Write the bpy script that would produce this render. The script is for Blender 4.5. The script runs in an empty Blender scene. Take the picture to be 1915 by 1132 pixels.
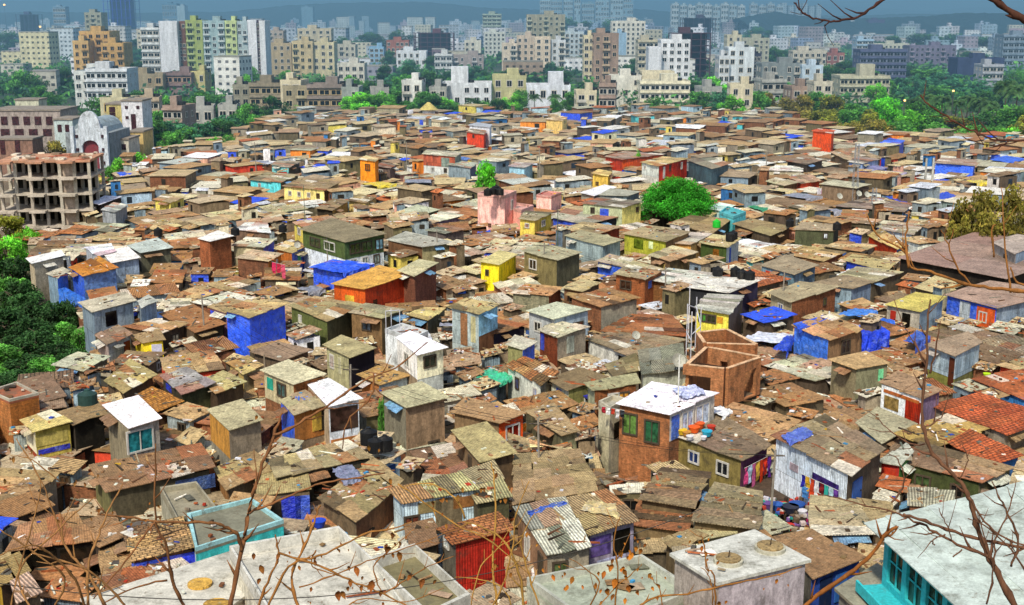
import bpy, math, random
from mathutils import Vector
R = random.Random(7)
SC = bpy.context.scene
COL = SC.collection
# ------------------------------------------------------------------ camera frame
CH, FPX, PITCH = 34.0, 2370.0, math.atan(541.0/2370.0)
CX, CY = 957.5, 566.0
cp, sp = math.cos(PITCH), math.sin(PITCH)
def ray(x, y):
    u = (x-CX)/FPX; v = (CY-y)/FPX
    return Vector((u, cp+v*sp, -sp+v*cp))
def P(x, y, z=0.0):                     # point of the photo -> place on the level z
    d = ray(x, y); t = (z-CH)/d.z
    return Vector((d.x*t, d.y*t, z))
def PD(x, y, dist):                     # point of the photo -> place at a given distance ahead
    d = ray(x, y); t = dist/d.y
    return Vector((d.x*t, dist, CH+d.z*t))
def px(p):
    f = p[1]*cp-(p[2]-CH)*sp; u = p[1]*sp+(p[2]-CH)*cp
    return (CX+FPX*p[0]/f, CY-FPX*u/f)
def C(h, k=1.0):
    h = h.lstrip('#'); o = []
    for i in (0, 2, 4):
        c = int(h[i:i+2], 16)/255
        o.append((c/12.92 if c < .04045 else ((c+.055)/1.055)**2.4)*k)
    return tuple(o)
def mul(c, k): return (min(c[0]*k, .95), min(c[1]*k, .95), min(c[2]*k, .95))
def mix(a, b, t): return tuple(a[i]*(1-t)+b[i]*t for i in range(3))
def jit(c, a=.12, r=R):
    k = 1+r.uniform(-a, a)
    return tuple(max(.004, min(.95, v*k*(1+r.uniform(-a*.25, a*.25)))) for v in c)
# ------------------------------------------------------------------ materials
MAT = {}
ORG = {}
class NT:
    def __init__(s, name):
        m = bpy.data.materials.new(name); m.use_nodes = True
        s.m = m; s.t = m.node_tree; s.b = s.t.nodes['Principled BSDF']; MAT[name] = m
    def n(s, typ, **kw):
        nd = s.t.nodes.new(typ)
        for k, v in kw.items():
            if k.startswith('i_'):
                key = k[2:].replace('_', ' ')
                nd.inputs[int(key) if key.isdigit() else key].default_value = v
            else: setattr(nd, k, v)
        return nd
    def l(s, a, b): s.t.links.new(a, b)
    def attr(s): return s.n('ShaderNodeAttribute', attribute_name='Col').outputs['Color']
    def uv(s, sx=1, sy=1):
        a = s.n('ShaderNodeUVMap'); m = s.n('ShaderNodeMapping'); m.inputs['Scale'].default_value = (sx, sy, 1)
        s.l(a.outputs[0], m.inputs[0]); return m.outputs[0]
    def pos(s, sc=(1, 1, 1)):
        g = s.n('ShaderNodeNewGeometry'); m = s.n('ShaderNodeMapping'); m.inputs['Scale'].default_value = sc
        s.l(g.outputs['Position'], m.inputs[0]); return m.outputs[0]
    def noise(s, vec, scale, detail=3, rough=.6):
        nd = s.n('ShaderNodeTexNoise', i_Scale=scale, i_Detail=detail, i_Roughness=rough)
        s.l(vec, nd.inputs['Vector']); return nd.outputs['Fac']
    def rng(s, v, a, b, c, d):
        nd = s.n('ShaderNodeMapRange'); 
        for i, q in enumerate((a, b, c, d)): nd.inputs[i+1].default_value = q
        s.l(v, nd.inputs[0]); return nd.outputs[0]
    def math(s, op, a, b):
        nd = s.n('ShaderNodeMath', operation=op)
        for i, q in enumerate((a, b)):
            if isinstance(q, (int, float)): nd.inputs[i].default_value = q
            else: s.l(q, nd.inputs[i])
        return nd.outputs[0]
    def scale(s, col, f):               # colour times factor
        nd = s.n('ShaderNodeVectorMath', operation='SCALE'); s.l(col, nd.inputs[0])
        if isinstance(f, (int, float)): nd.inputs['Scale'].default_value = f
        else: s.l(f, nd.inputs['Scale'])
        return nd.outputs[0]
    def mix(s, f, a, b):
        nd = s.n('ShaderNodeMix', data_type='RGBA')
        for i, q in ((0, f), (6, a), (7, b)):
            if isinstance(q, (int, float)): nd.inputs[i].default_value = q
            elif isinstance(q, tuple): nd.inputs[i].default_value = (*q, 1)
            else: s.l(q, nd.inputs[i])
        return nd.outputs[2]
    def out(s, col, rough=.85, bump=None, bs=.5, bd=.05, metal=0, spec=.25):
        if isinstance(col, tuple): s.b.inputs['Base Color'].default_value = (*col, 1)
        else: s.l(col, s.b.inputs['Base Color'])
        s.b.inputs['Roughness'].default_value = rough; s.b.inputs['Metallic'].default_value = metal
        s.b.inputs['Specular IOR Level'].default_value = spec
        if bump is not None:
            nd = s.n('ShaderNodeBump', i_Strength=bs, i_Distance=bd); s.l(bump, nd.inputs['Height']); s.l(nd.outputs[0], s.b.inputs['Normal'])
def build_materials():
    # sheet roofing: stained, patchy, lichen and rust
    def roof(name, corr, pitch=8.0, tile=False):
        t = NT(name); a = t.attr(); uv = t.uv(); p = t.pos()
        big = t.rng(t.noise(p, .55, 4, .65), .3, .7, .88, 1.7)
        fine = t.rng(t.noise(p, 4.5, 6, .85), .33, .67, .35, 1.75)
        c = t.scale(t.scale(a, big), fine)
        pat = t.rng(t.noise(p, 1.6, 5, .7), .56, .66, 0, .55)
        c = t.mix(pat, c, (.075, .052, .03))
        lich = t.rng(t.noise(p, 2.7, 4, .7), .62, .72, 0, .5)
        c = t.mix(lich, c, (.33, .33, .24))
        w = t.n('ShaderNodeTexWave', wave_type='BANDS', bands_direction='X', i_Scale=pitch/ (2*math.pi)*1.0, i_Distortion=.15)
        t.l(uv, w.inputs['Vector']); h = w.outputs['Fac']
        c = t.mix(t.rng(t.noise(t.uv(.5, 2.5), 1.4, 5, .75), .57, .74, 0, .55), c, (.28, .13, .06))
        if tile:
            bt = t.n('ShaderNodeTexBrick', i_Scale=1.0, i_Mortar_Size=.04, i_Brick_Width=.42, i_Row_Height=.30)
            t.l(t.uv(), bt.inputs['Vector']); bt.inputs['Color1'].default_value = (1.2, 1.2, 1.2, 1); bt.inputs['Color2'].default_value = (.7, .7, .7, 1); bt.inputs['Mortar'].default_value = (.25, .25, .25, 1)
            vm = t.n('ShaderNodeVectorMath', operation='MULTIPLY'); t.l(c, vm.inputs[0]); t.l(bt.outputs['Color'], vm.inputs[1]); c = vm.outputs[0]
        c = t.scale(c, t.rng(h, 0, 1, 1-corr*.55, 1+corr*.25))
        hh = t.math('ADD', t.math('MULTIPLY', h, corr), t.math('MULTIPLY', t.noise(p, 9, 4, .7), .5))
        t.out(c, .8, hh, .8, .06)
    roof('roof_sheet', .35, 14); roof('roof_corrugated', 1.0, 11); roof('roof_tiles', .2, 9, True)
    t = NT('concrete_slab'); p = t.pos(); c = t.scale(t.scale(t.attr(), t.rng(t.noise(p, .7, 5, .7), .3, .7, .65, 1.2)), t.rng(t.noise(p, 7, 4, .8), .3, .7, .75, 1.2))
    c = t.mix(t.rng(t.noise(p, .6, 7, .8), .5, .68, 0, .75), c, (.10, .095, .065)); c = t.mix(t.rng(t.noise(p, 1.7, 4, .8), .6, .68, 0, .6), c, (.14, .10, .06)); t.out(c, .85, t.noise(p, 12, 3), .4, .03)
    # plaster walls: rain streaks, damp patches
    def wall(name, kind):
        t = NT(name); a = t.attr(); p = t.pos(); st = t.noise(t.pos((2.2, 2.2, .7)), 1.0, 5, .75)
        c = t.scale(t.scale(a, t.rng(st, .35, .68, 1.45, .6)), t.rng(t.noise(p, 6, 5, .8), .3, .7, .62, 1.3))
        c = t.mix(t.rng(t.noise(p, .8, 5, .7), .55, .7, 0, .6), c, (.055, .045, .03))
        h = t.noise(p, 9, 4, .7)
        if kind == 'brick':
            bt = t.n('ShaderNodeTexBrick', i_Scale=1.0, i_Mortar_Size=.015, i_Brick_Width=.24, i_Row_Height=.09)
            t.l(t.uv(), bt.inputs['Vector']); bt.inputs['Color1'].default_value = (1.25, 1.15, 1.1, 1); bt.inputs['Color2'].default_value = (.65, .65, .65, 1); bt.inputs['Mortar'].default_value = (.75, .9, 1, 1)
            vm = t.n('ShaderNodeVectorMath', operation='MULTIPLY'); t.l(c, vm.inputs[0]); t.l(bt.outputs['Color'], vm.inputs[1]); c = vm.outputs[0]; h = bt.outputs['Fac']
        if kind == 'sheet':
            w = t.n('ShaderNodeTexWave', wave_type='BANDS', bands_direction='X', i_Scale=1.9, i_Distortion=.3); t.l(t.uv(), w.inputs['Vector']); h = w.outputs['Fac']
            c = t.scale(c, t.rng(h, 0, 1, .72, 1.12))
            seam = t.n('ShaderNodeTexBrick', i_Scale=1.0, i_Mortar_Size=.02, i_Brick_Width=.9, i_Row_Height=2.2); seam.offset = .3
            t.l(t.uv(), seam.inputs['Vector']); seam.inputs['Color1'].default_value = (1.15, 1.15, 1.15, 1); seam.inputs['Color2'].default_value = (.75, .8, .85, 1); seam.inputs['Mortar'].default_value = (.4, .4, .4, 1)
            vm = t.n('ShaderNodeVectorMath', operation='MULTIPLY'); t.l(c, vm.inputs[0]); t.l(seam.outputs['Color'], vm.inputs[1]); c = vm.outputs[0]
        t.out(c, .6 if kind == 'sheet' else .9, h, .6, .03)
    wall('wall_plaster', 'plaster'); wall('wall_brick', 'brick'); wall('wall_sheet', 'sheet')
    t = NT('tarpaulin'); p = t.pos(); n1 = t.noise(p, 2.2, 4, .6); c = t.scale(t.attr(), t.rng(n1, .3, .7, .65, 1.7)); c = t.mix(t.rng(t.noise(p, 1.3, 5, .75), .5, .72, 0, .5), c, (.30, .42, .62)); t.out(c, .42, t.noise(p, 3.5, 5, .65), 1.0, .22, spec=.5)
    t = NT('painted'); p = t.pos(); c = t.scale(t.attr(), t.rng(t.noise(p, 5, 4, .7), .3, .7, .7, 1.2)); c = t.mix(t.rng(t.noise(t.pos((1, 1, .4)), 1.6, 6, .8), .54, .72, 0, .55), c, (.10, .09, .07)); t.out(c, .6)
    t = NT('cloth'); p = t.pos(); c = t.scale(t.attr(), t.rng(t.noise(p, 6, 3, .6), .3, .7, .6, 1.2)); t.out(c, .95, t.noise(p, 8, 3), .7, .08)
    t = NT('window_glass'); p = t.pos(); c = t.scale(t.attr(), t.rng(t.noise(p, 2.5, 2), .35, .65, .5, 1.6)); t.out(c, .15, spec=.5)
    # tower facades
    t = NT('facade'); p = t.pos(); st = t.noise(t.pos((.5, .5, .06)), 1.0, 5, .75)
    c = t.scale(t.scale(t.attr(), t.rng(st, .35, .7, 1.15, .6)), t.rng(t.noise(p, .9, 5, .8), .3, .7, .72, 1.2)); t.out(c, .85)
    t = NT('facade_small'); p = t.uv()
    bt = t.n('ShaderNodeTexBrick', i_Scale=1.0, i_Mortar_Size=.95, i_Mortar_Smooth=0.0, i_Brick_Width=3.4, i_Row_Height=3.1); bt.offset = 0
    t.l(p, bt.inputs['Vector']); bt.inputs['Color1'].default_value = (.10, .11, .14, 1); bt.inputs['Color2'].default_value = (.22, .22, .24, 1); bt.inputs['Mortar'].default_value = (1, 1, 1, 1)
    vm = t.n('ShaderNodeVectorMath', operation='MULTIPLY'); t.l(t.scale(t.attr(), t.rng(t.noise(t.pos(), .25, 4, .8), .3, .7, .65, 1.25)), vm.inputs[0]); t.l(bt.outputs['Color'], vm.inputs[1]); t.out(vm.outputs[0], .85)
    # plants
    t = NT('foliage'); oi = t.n('ShaderNodeObjectInfo'); p = t.pos()
    c = t.scale(t.scale(t.attr(), t.rng(t.noise(p, .35, 3), .3, .7, .6, 1.35)), t.rng(oi.outputs['Random'], 0, 1, .75, 1.25))
    c = t.scale(c, t.rng(t.noise(p, 3.5, 3), .3, .7, .6, 1.4)); t.out(c, .7)
    t.b.inputs['Transmission Weight'].default_value = 0
    tr = t.n('ShaderNodeBsdfTranslucent'); t.l(c, tr.inputs['Color']); ms = t.n('ShaderNodeMixShader'); ms.inputs[0].default_value = .25
    t.l(t.b.outputs[0], ms.inputs[1]); t.l(tr.outputs[0], ms.inputs[2]); t.l(ms.outputs[0], t.t.nodes['Material Output'].inputs['Surface'])
    t = NT('bark'); p = t.pos((1, 1, .3)); t.out(t.scale(t.attr(), t.rng(t.noise(p, 30, 4, .7), .3, .7, .5, 1.4)), .9, t.noise(p, 40, 4), .5, .01)
    t = NT('dry_leaf'); p = t.pos(); t.out(t.scale(t.attr(), t.rng(t.noise(p, 25, 3, .7), .3, .7, .4, 1.4)), .8)
    # ground
    t = NT('ground_earth'); p = t.pos(); c = t.mix(t.rng(t.noise(p, .08, 5, .7), .35, .65, 0, 1), (.12, .085, .055), (.19, .15, .10))
    c = t.scale(c, t.rng(t.noise(p, 3, 5, .8), .3, .7, .35, 1.5))
    g = t.n('ShaderNodeNewGeometry'); s = t.n('ShaderNodeSeparateXYZ'); t.l(g.outputs['Position'], s.inputs[0])
    far = t.rng(s.outputs['Y'], 370, 480, 0, 1); gr = t.mix(t.rng(t.noise(p, .02, 6, .7), .4, .6, 0, 1), (.02, .05, .025), (.07, .08, .05))
    c = t.mix(far, c, gr); t.out(c, .95, t.noise(p, 2, 5), .6, .2)
    t = NT('hill_woods'); p = t.pos(); c = t.mix(t.rng(t.noise(p, .01, 6, .7), .4, .6, 0, 1), (.012, .045, .06), (.025, .06, .07)); t.out(c, .95, t.noise(p, .05, 6, .8), 1, 14)  # blue of the distant haze mixed into the woods' base colours
# ------------------------------------------------------------------ mesh builder
class MB:
    def __init__(s): s.v = []; s.f = []; s.c = []; s.m = []; s.u = []
    def face(s, pts, col, m=0, uvs=None):
        i = len(s.v); s.v += [tuple(p) for p in pts]; s.f.append(tuple(range(i, i+len(pts)))); s.c.append(col); s.m.append(m)
        if uvs is None:
            p0 = Vector(pts[0]); e1 = Vector(pts[1])-p0; e2 = Vector(pts[-1])-p0; n = e1.cross(e2)
            if e1.length < 1e-6 or n.length < 1e-9: uvs = [(0, 0)]*len(pts)
            else:
                e1.normalize(); n.normalize(); e2 = n.cross(e1); ou = p0.x*.731+p0.y*.417; ov = p0.z
                uvs = [((Vector(p)-p0).dot(e1)+ou, (Vector(p)-p0).dot(e2)+ov) for p in pts]
        s.u.append(uvs)
    def hexa(s, b, t, col, m=0, bottom=True):      # b, t: four points each, counter-clockwise from above
        n = len(b)
        for i in range(n):
            j = (i+1) % n; s.face([b[i], b[j], t[j], t[i]], col, m)
        s.face(list(t), col, m)
        if bottom: s.face(list(reversed(b)), col, m)
    def box(s, c, sx, sy, sz, rz=0, col=(.5,)*3, m=0):   # c: centre of the underside
        ca, sa = math.cos(rz), math.sin(rz); q = []
        for dx, dy in ((-1, -1), (1, -1), (1, 1), (-1, 1)):
            x, y = dx*sx/2, dy*sy/2; q.append(Vector((c[0]+x*ca-y*sa, c[1]+x*sa+y*ca, c[2])))
        s.hexa(q, [p+Vector((0, 0, sz)) for p in q], col, m)
    def rbox(s, c, ax, ay, az, col, m=0):          # centre and three half axes
        c = Vector(c); b = [c-az+a*ax+d*ay for a, d in ((-1, -1), (1, -1), (1, 1), (-1, 1))]
        s.hexa(b, [p+2*az for p in b], col, m)
    def bar(s, a, b, r, col, m=0, n=4):
        s.tube([a, b], [r, r], col, m, n)
    def tube(s, pts, rad, col, m=0, n=6, cap=True):
        pts = [Vector(p) for p in pts]; rings = []; up = Vector((0.13, 0.21, 1)).normalized()
        for i, p in enumerate(pts):
            d = (pts[min(i+1, len(pts)-1)]-pts[max(i-1, 0)]).normalized(); x = d.cross(up)
            if x.length < .1: x = d.cross(Vector((1, 0, 0)))
            x.normalize(); y = d.cross(x)
            rings.append([p+(x*math.cos(2*math.pi*k/n)+y*math.sin(2*math.pi*k/n))*rad[i] for k in range(n)])
        base = len(s.v)
        for r in rings: s.v += [tuple(q) for q in r]
        for i in range(len(rings)-1):
            for k in range(n):
                k2 = (k+1) % n
                s.f.append((base+i*n+k, base+i*n+k2, base+(i+1)*n+k2, base+(i+1)*n+k)); s.c.append(col); s.m.append(m); s.u.append([(k/n, i), ((k+1)/n, i), ((k+1)/n, i+1), (k/n, i+1)])
        if cap:
            s.f.append(tuple(base+k for k in reversed(range(n)))); s.f.append(tuple(base+(len(rings)-1)*n+k for k in range(n)))
            for _ in (0, 1): s.c.append(col); s.m.append(m); s.u.append([(0, 0)]*n)
    def cyl(s, c, r, h, col, m=0, n=14, r2=None):
        r2 = r if r2 is None else r2; c = Vector(c)
        b = [c+Vector((r*math.cos(2*math.pi*k/n), r*math.sin(2*math.pi*k/n), 0)) for k in range(n)]
        t = [c+Vector((r2*math.cos(2*math.pi*k/n), r2*math.sin(2*math.pi*k/n), h)) for k in range(n)]
        s.hexa(b, t, col, m)
    def mesh(s, name, mats, org=(0, 0, 0), smooth=False):
        me = bpy.data.meshes.new(name); o = Vector(org)
        me.from_pydata([(v[0]-o.x, v[1]-o.y, v[2]-o.z) for v in s.v], [], s.f)
        ca = me.color_attributes.new('Col', 'FLOAT_COLOR', 'CORNER'); uv = me.uv_layers.new(name='UVMap'); cc = []; uu = []
        for f, c, u in zip(s.f, s.c, s.u):
            for k in range(len(f)): cc += [c[0], c[1], c[2], 1.0]; uu += [u[k][0], u[k][1]]
        ca.data.foreach_set('color', cc); uv.data.foreach_set('uv', uu); me.polygons.foreach_set('material_index', s.m)
        if smooth: me.polygons.foreach_set('use_smooth', [True]*len(s.f))
        for m in ([mats] if isinstance(mats, str) else mats): me.materials.append(MAT[m])
        me.update(); return me
    def obj(s, name, mats, parent=None, org=None, smooth=False):
        if org is None: org = ORG.get(parent.name, (0, 0, 0)) if parent is not None else (0, 0, 0)
        o = bpy.data.objects.new(name, s.mesh(name, mats, org, smooth)); COL.objects.link(o)
        if parent is not None:
            o.parent = parent; ORG[o.name] = org
        else: o.location = org; ORG[o.name] = tuple(org)
        return o
def empty(name, loc):
    o = bpy.data.objects.new(name, None); COL.objects.link(o); o.location = loc; ORG[o.name] = tuple(loc); o.empty_display_size = .5; return o
THINGS = []          # (object, place, description, kind word) waiting for a label
LAND = []            # (place, short name, family)
def tag(o, label, cat, group=None):
    o['label'] = label; o['category'] = cat
    if group: o['group'] = group
    return o
def later(o, p, desc, noun, cat, fam, group=None):
    o['category'] = cat
    if group: o['group'] = group
    THINGS.append((o, Vector(p), desc, noun, fam))
def land(p, name, fam): LAND.append((Vector(p), name, fam))
def struct(o): o['kind'] = 'structure'; return o
def copy_tree(o, name=None):
    c = o.copy(); COL.objects.link(c)
    for ch in o.children:
        d = ch.copy(); COL.objects.link(d); d.parent = c
        for g in ch.children:
            e = g.copy(); COL.objects.link(e); e.parent = d
    return c
# ------------------------------------------------------------------ shacks
WM = ['wall_plaster', 'wall_brick', 'wall_sheet', 'tarpaulin', 'concrete_slab']
WK = {'p': 0, 'b': 1, 's': 2, 't': 3, 'c': 4}
RM = {'s': 'roof_sheet', 'c': 'roof_corrugated', 't': 'roof_tiles', 'f': 'concrete_slab'}
RUB = MB()                     # loose scrap lying on the roofs
FOOT = []                      # footprints taken: (centre, radius, corners)
def wspec(w): return [(WK[q[0]], C(q[1:]) if isinstance(q, str) else q[1]) for q in (w.split('|') if isinstance(w, str) else w)]
def inset(Q, d):
    c = sum(Q, Vector())/len(Q); return [p+(c-p).normalized()*d for p in Q]
def lerp(a, b, t): return a+(b-a)*t
def sat(A, B, tol=0):
    for X, Y in ((A, B), (B, A)):
        for i in range(len(X)):
            e = X[(i+1) % len(X)]-X[i]; n = Vector((e.y, -e.x, 0))
            if n.length < 1e-6: continue
            n.normalize(); a = [p.dot(n) for p in X]; b = [p.dot(n) for p in Y]
            if max(a) <= min(b)+tol or max(b) <= min(a)+tol: return False
    return True
GRID = {}
def taken(Q, tol=.3):
    c = sum(Q, Vector())/4; k = (int(c.x//12), int(c.y//12))
    for i in (-2, -1, 0, 1, 2):
        for j in (-2, -1, 0, 1, 2):
            for F in GRID.get((k[0]+i, k[1]+j), ()):
                if sat(Q, F, tol): return True
    return False
def occupy(Q):
    Q = [Vector((p.x, p.y, 0)) for p in Q]; FOOT.append(Q)
    cells = set()
    for i in range(5):
        for j in range(5):
            p = lerp(lerp(Q[0], Q[1], i/4), lerp(Q[3], Q[2], i/4), j/4); cells.add((int(p.x//12), int(p.y//12)))
    for k in cells: GRID.setdefault(k, []).append(Q)
def roof_mb(mb, Q, col, r, cell=(1.3, 2.3), th=.05, jitter=.13, cvar=.24, simple=False, tint=True):
    L, B, Rr, F = Q
    nu = max(1, round((Rr-F).length/cell[0])); nv = max(1, round((L-F).length/cell[1]))
    if simple: nu = min(nu, 2); nv = min(nv, 1)
    for j in range(nv):
        for i in range(nu):
            lo = .0; z = r.uniform(0, .055)+(nv-j)*.012
            u0 = i/nu; u1 = (i+1)/nu; v0 = j/nv; v1 = (j+1)/nv
            def pt(u, v): return lerp(lerp(F, Rr, u), lerp(L, B, u), v)
            jj = lambda: Vector((r.uniform(-jitter, jitter), r.uniform(-jitter, jitter), r.uniform(0, .09)+z))
            b = [pt(u0-.01, v0-.02)+jj(), pt(u1+.01, v0-.02)+jj(), pt(u1+.01, v1+.02)+jj(), pt(u0-.01, v1+.02)+jj()]
            c = jit(col, cvar, r); q = r.random()
            if nu*nv <= 3 or not tint: c = jit(col, .05, r)
            elif not simple:
                if q < .055: c = mix(c, C('#ccc8ba'), .55)
                elif q < .17: c = mix(c, C('#8a4a26'), .55)
                elif q < .25: c = mul(c, .5)
            up = Vector((0, 0, th)); mb.hexa(b, [p+up for p in b], c, 0, False)
def rubble(Q, n, r):
    L, B, Rr, F = Q
    for _ in range(int(n*1.45)):
        p = lerp(lerp(F, Rr, r.uniform(.04, .96)), lerp(L, B, r.uniform(.04, .96)), r.uniform(.04, .96))+Vector((0, 0, .09))
        q = r.random(); a = r.uniform(0, 3.14)
        cols = ['#8a6a48', '#6b4a30', '#a09078', '#d8d2c2', '#3a2e22', '#9a5430', '#5a5a50']
        c = jit(C(r.choice(cols), 1.0), .35, r)
        if q < .06: c = C(r.choice(['#2b49a8', '#d8d8e0', '#b03a26', '#3f8fc0', '#c8a030']), .8)
        if q < .55: RUB.box(p, r.uniform(.12, .38), r.uniform(.1, .28), r.uniform(.06, .16), a, c)
        elif q < .85: RUB.box(p, r.uniform(.7, 2.0), r.uniform(.06, .14), r.uniform(.05, .1), a, c)
        else: RUB.box(p, r.uniform(.5, 1.3), r.uniform(.4, .8), .035, a, c, 0)
def tarp_mb(pts_top, drop, col, n=10, sag=.25, seed=1):
    """cloth lying over a quad and hanging a little at its front edges"""
    r = random.Random(seed); mb = MB(); L, B, Rr, F = pts_top; g = []
    for j in range(n+3):
        row = []
        for i in range(n+1):
            u = i/n; v = min(j/n, 1.0)
            p = lerp(lerp(L, B, u), lerp(F, Rr, u), v)+Vector((r.uniform(-.08, .08), r.uniform(-.08, .08), .12+r.uniform(-.07, .09)))
            if j > n: p += Vector((r.uniform(-.05, .05), -.1-.08*(j-n), -drop*(j-n)/2*r.uniform(.6, 1.25)))
            row.append(p)
        g.append(row)
    for j in range(n+2):
        for i in range(n): mb.face([g[j+1][i], g[j+1][i+1], g[j][i+1], g[j][i]], jit(col, .12, r))
    return mb
def opening(root, side, u, v, w, h, col, typ, wallq, z, r):
    a, b = wallq[side]; e = (b-a); ln = e.length; e.normalize(); n = Vector((e.y, -e.x, 0))
    cen = sum((q[0] for q in wallq.values()), Vector())/len(wallq)
    if n.dot((a+b)/2-cen) < 0: n = -n
    w = min(w, ln*.92); c = lerp(a, b, u); c = Vector((c.x, c.y, z-v-h/2)); up = Vector((0, 0, 1))
    col = C(col, .85) if isinstance(col, str) else col
    def slab(mb, cc, hw, hh, d0, d1, cl, m=0): mb.rbox(cc+n*(d0+d1)/2, e*hw, n*(d1-d0)/2, up*hh, cl, m)
    if typ == 'w':
        f = MB(); fc = C('#d8d5cc', .8) if r.random() < .45 else C('#4a4034'); t = .06
        for q, hw, hh in ((up*(h/2), w/2+t, t), (-up*(h/2), w/2+t, t), (e*(w/2), t, h/2-t), (-e*(w/2), t, h/2-t), (e*0, .03, h/2-t)): slab(f, c+q, hw, hh, -.02, .09, fc)
        fo = f.obj('window', 'painted', root); g = MB(); slab(g, c, w/2-t, h/2-t, -.03, .025, col); g.obj('pane', 'window_glass', fo)
    elif typ == 'd':
        f = MB(); slab(f, c, w/2, h/2, -.02, .07, col); do = f.obj('door', 'painted', root)
        k = MB(); slab(k, c+e*(w*.36), .05, .05, .07, .12, C('#222222')); k.obj('handle', 'painted', do)
    elif typ == 'o':  # open void as a flat slab, the inner shade put into its colour
        f = MB(); slab(f, c, w/2, h/2, -.03, .03, col); f.obj('doorway', 'window_glass', root)
    elif typ == 'a':       # awning
        f = MB(); f.face([c-e*w/2+n*.02, c+e*w/2+n*.02, c+e*w/2+n*.9-up*.35, c-e*w/2+n*.9-up*.35], col); f.face([c-e*w/2+n*.9-up*.35, c+e*w/2+n*.9-up*.35, c+e*w/2+n*.88-up*(.35+h), c-e*w/2+n*.92-up*(.3+h)], mul(col, .8)); f.obj('awning', 'tarpaulin', root)
    else:
        f = MB(); slab(f, c, w/2, h/2, -.02, .04, col); f.obj('wall_panel', {'p': 'wall_plaster', 's': 'wall_sheet', 't': 'tarpaulin', 'b': 'wall_brick'}[typ], root)
def make_hut(Q, z, wl, wr, rc, rk='s', ops=(), r=None, name='shack', debris=10, parapet=None, tilt=.18, cell=None, zb=0.0, over=.28):
    """Q: roof corners left, back, right, front at height z"""
    r = r or R; Q = [Vector((p.x, p.y, z)) for p in Q]; cen = sum(Q, Vector())/4
    root = empty(name, (cen.x, cen.y, zb)); occupy(Q)
    I = inset(Q, over if parapet is None else .02); L, B, Rr, F = I
    wallq = {'l': (L, F), 'r': (F, Rr), 'b': (Rr, B), 'k': (B, L)}
    mb = MB()
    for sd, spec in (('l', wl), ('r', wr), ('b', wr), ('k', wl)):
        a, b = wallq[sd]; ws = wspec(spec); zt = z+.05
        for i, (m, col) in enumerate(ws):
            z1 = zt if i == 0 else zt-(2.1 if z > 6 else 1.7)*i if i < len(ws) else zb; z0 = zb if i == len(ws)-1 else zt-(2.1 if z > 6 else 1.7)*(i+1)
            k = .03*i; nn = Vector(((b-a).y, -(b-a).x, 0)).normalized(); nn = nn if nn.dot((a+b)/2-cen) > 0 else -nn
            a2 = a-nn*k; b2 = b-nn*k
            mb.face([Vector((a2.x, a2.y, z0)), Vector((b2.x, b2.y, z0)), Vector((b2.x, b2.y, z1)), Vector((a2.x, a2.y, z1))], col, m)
    mb.obj('wall', WM, root)
    rb = MB(); col = C(rc, .8) if isinstance(rc, str) else rc
    if rk == 'f':
        T = [p+Vector((0, 0, .16)) for p in Q]; O = [Q[0], Q[3], Q[2], Q[1]]; rb.hexa(O, [T[0], T[3], T[2], T[1]], col)
        rb.obj('roof_slab', 'concrete_slab', root); top = T
        if parapet:
            pb = MB(); pc, ph = parapet; J = inset(Q, .25)
            for i in range(4):
                a, b, c, d = Q[i], Q[(i+1) % 4], J[(i+1) % 4], J[i]
                pb.hexa([a+Vector((0, 0, .163)), d+Vector((0, 0, .163)), c+Vector((0, 0, .163)), b+Vector((0, 0, .163))], [a+Vector((0, 0, ph)), d+Vector((0, 0, ph)), c+Vector((0, 0, ph)), b+Vector((0, 0, ph))], C(pc, .8))
            pb.obj('parapet', 'concrete_slab', root)
    else:
        T = [Q[0], Q[1]+Vector((0, 0, tilt)), Q[2]+Vector((0, 0, tilt*.6)), Q[3]-Vector((0, 0, tilt*.5))]
        roof_mb(rb, [p+Vector((0, 0, .02)) for p in T], col, r, cell or {'s': (1.25, 2.2), 'c': (1.0, 3.2), 't': (2.2, 1.5)}[rk]); top = T
        rb.obj('roof', RM[rk], root)
    for o in ops: opening(root, *o, wallq, z, r)
    for sd in 'lr':                     # rain sheets nailed above the openings
        a, b = wallq[sd]; e = b-a; ln = e.length
        if rk == 'f' or ln < 2.2 or r.random() > .42 or (any(q[0] == sd for q in ops) and len(ops) > 1): continue
        e.normalize(); nn = Vector((e.y, -e.x, 0)); nn = nn if nn.dot((a+b)/2-cen) > 0 else -nn
        u0 = r.uniform(.05, .45)*ln; u1 = min(ln*.97, u0+r.uniform(.9, 2.4)); d = r.uniform(.5, 1.0); zt = z-r.uniform(.12, .3); cc = jit(C(r.choice(['#8f7854', '#a89c80', '#7c5a40', '#b4b0a4', '#6c94b4', '#84664c']), .85), .15, r)
        A = a+e*u0; B = a+e*u1; A.z = B.z = zt; sm = MB(); k = MB(); n_ = max(1, round((u1-u0)/.8))
        for i in range(n_):
            p = lerp(A, B, i/n_); q = lerp(A, B, (i+1)/n_+.02); dz = Vector((0, 0, -r.uniform(.18, .34))); c2 = jit(cc, .2, r); o_ = [p+nn*d*r.uniform(.85, 1.1)+dz, q+nn*d*r.uniform(.85, 1.1)+dz, q, p]
            sm.hexa(o_, [v+Vector((0, 0, .035)) for v in o_], c2)
        sm.obj('rain_sheet', 'roof_sheet', root)
    if debris: rubble(top, debris, r)
    return root, cen
DARK = '#16140f'
def hexof(c): return c
HN = [0]
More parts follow.
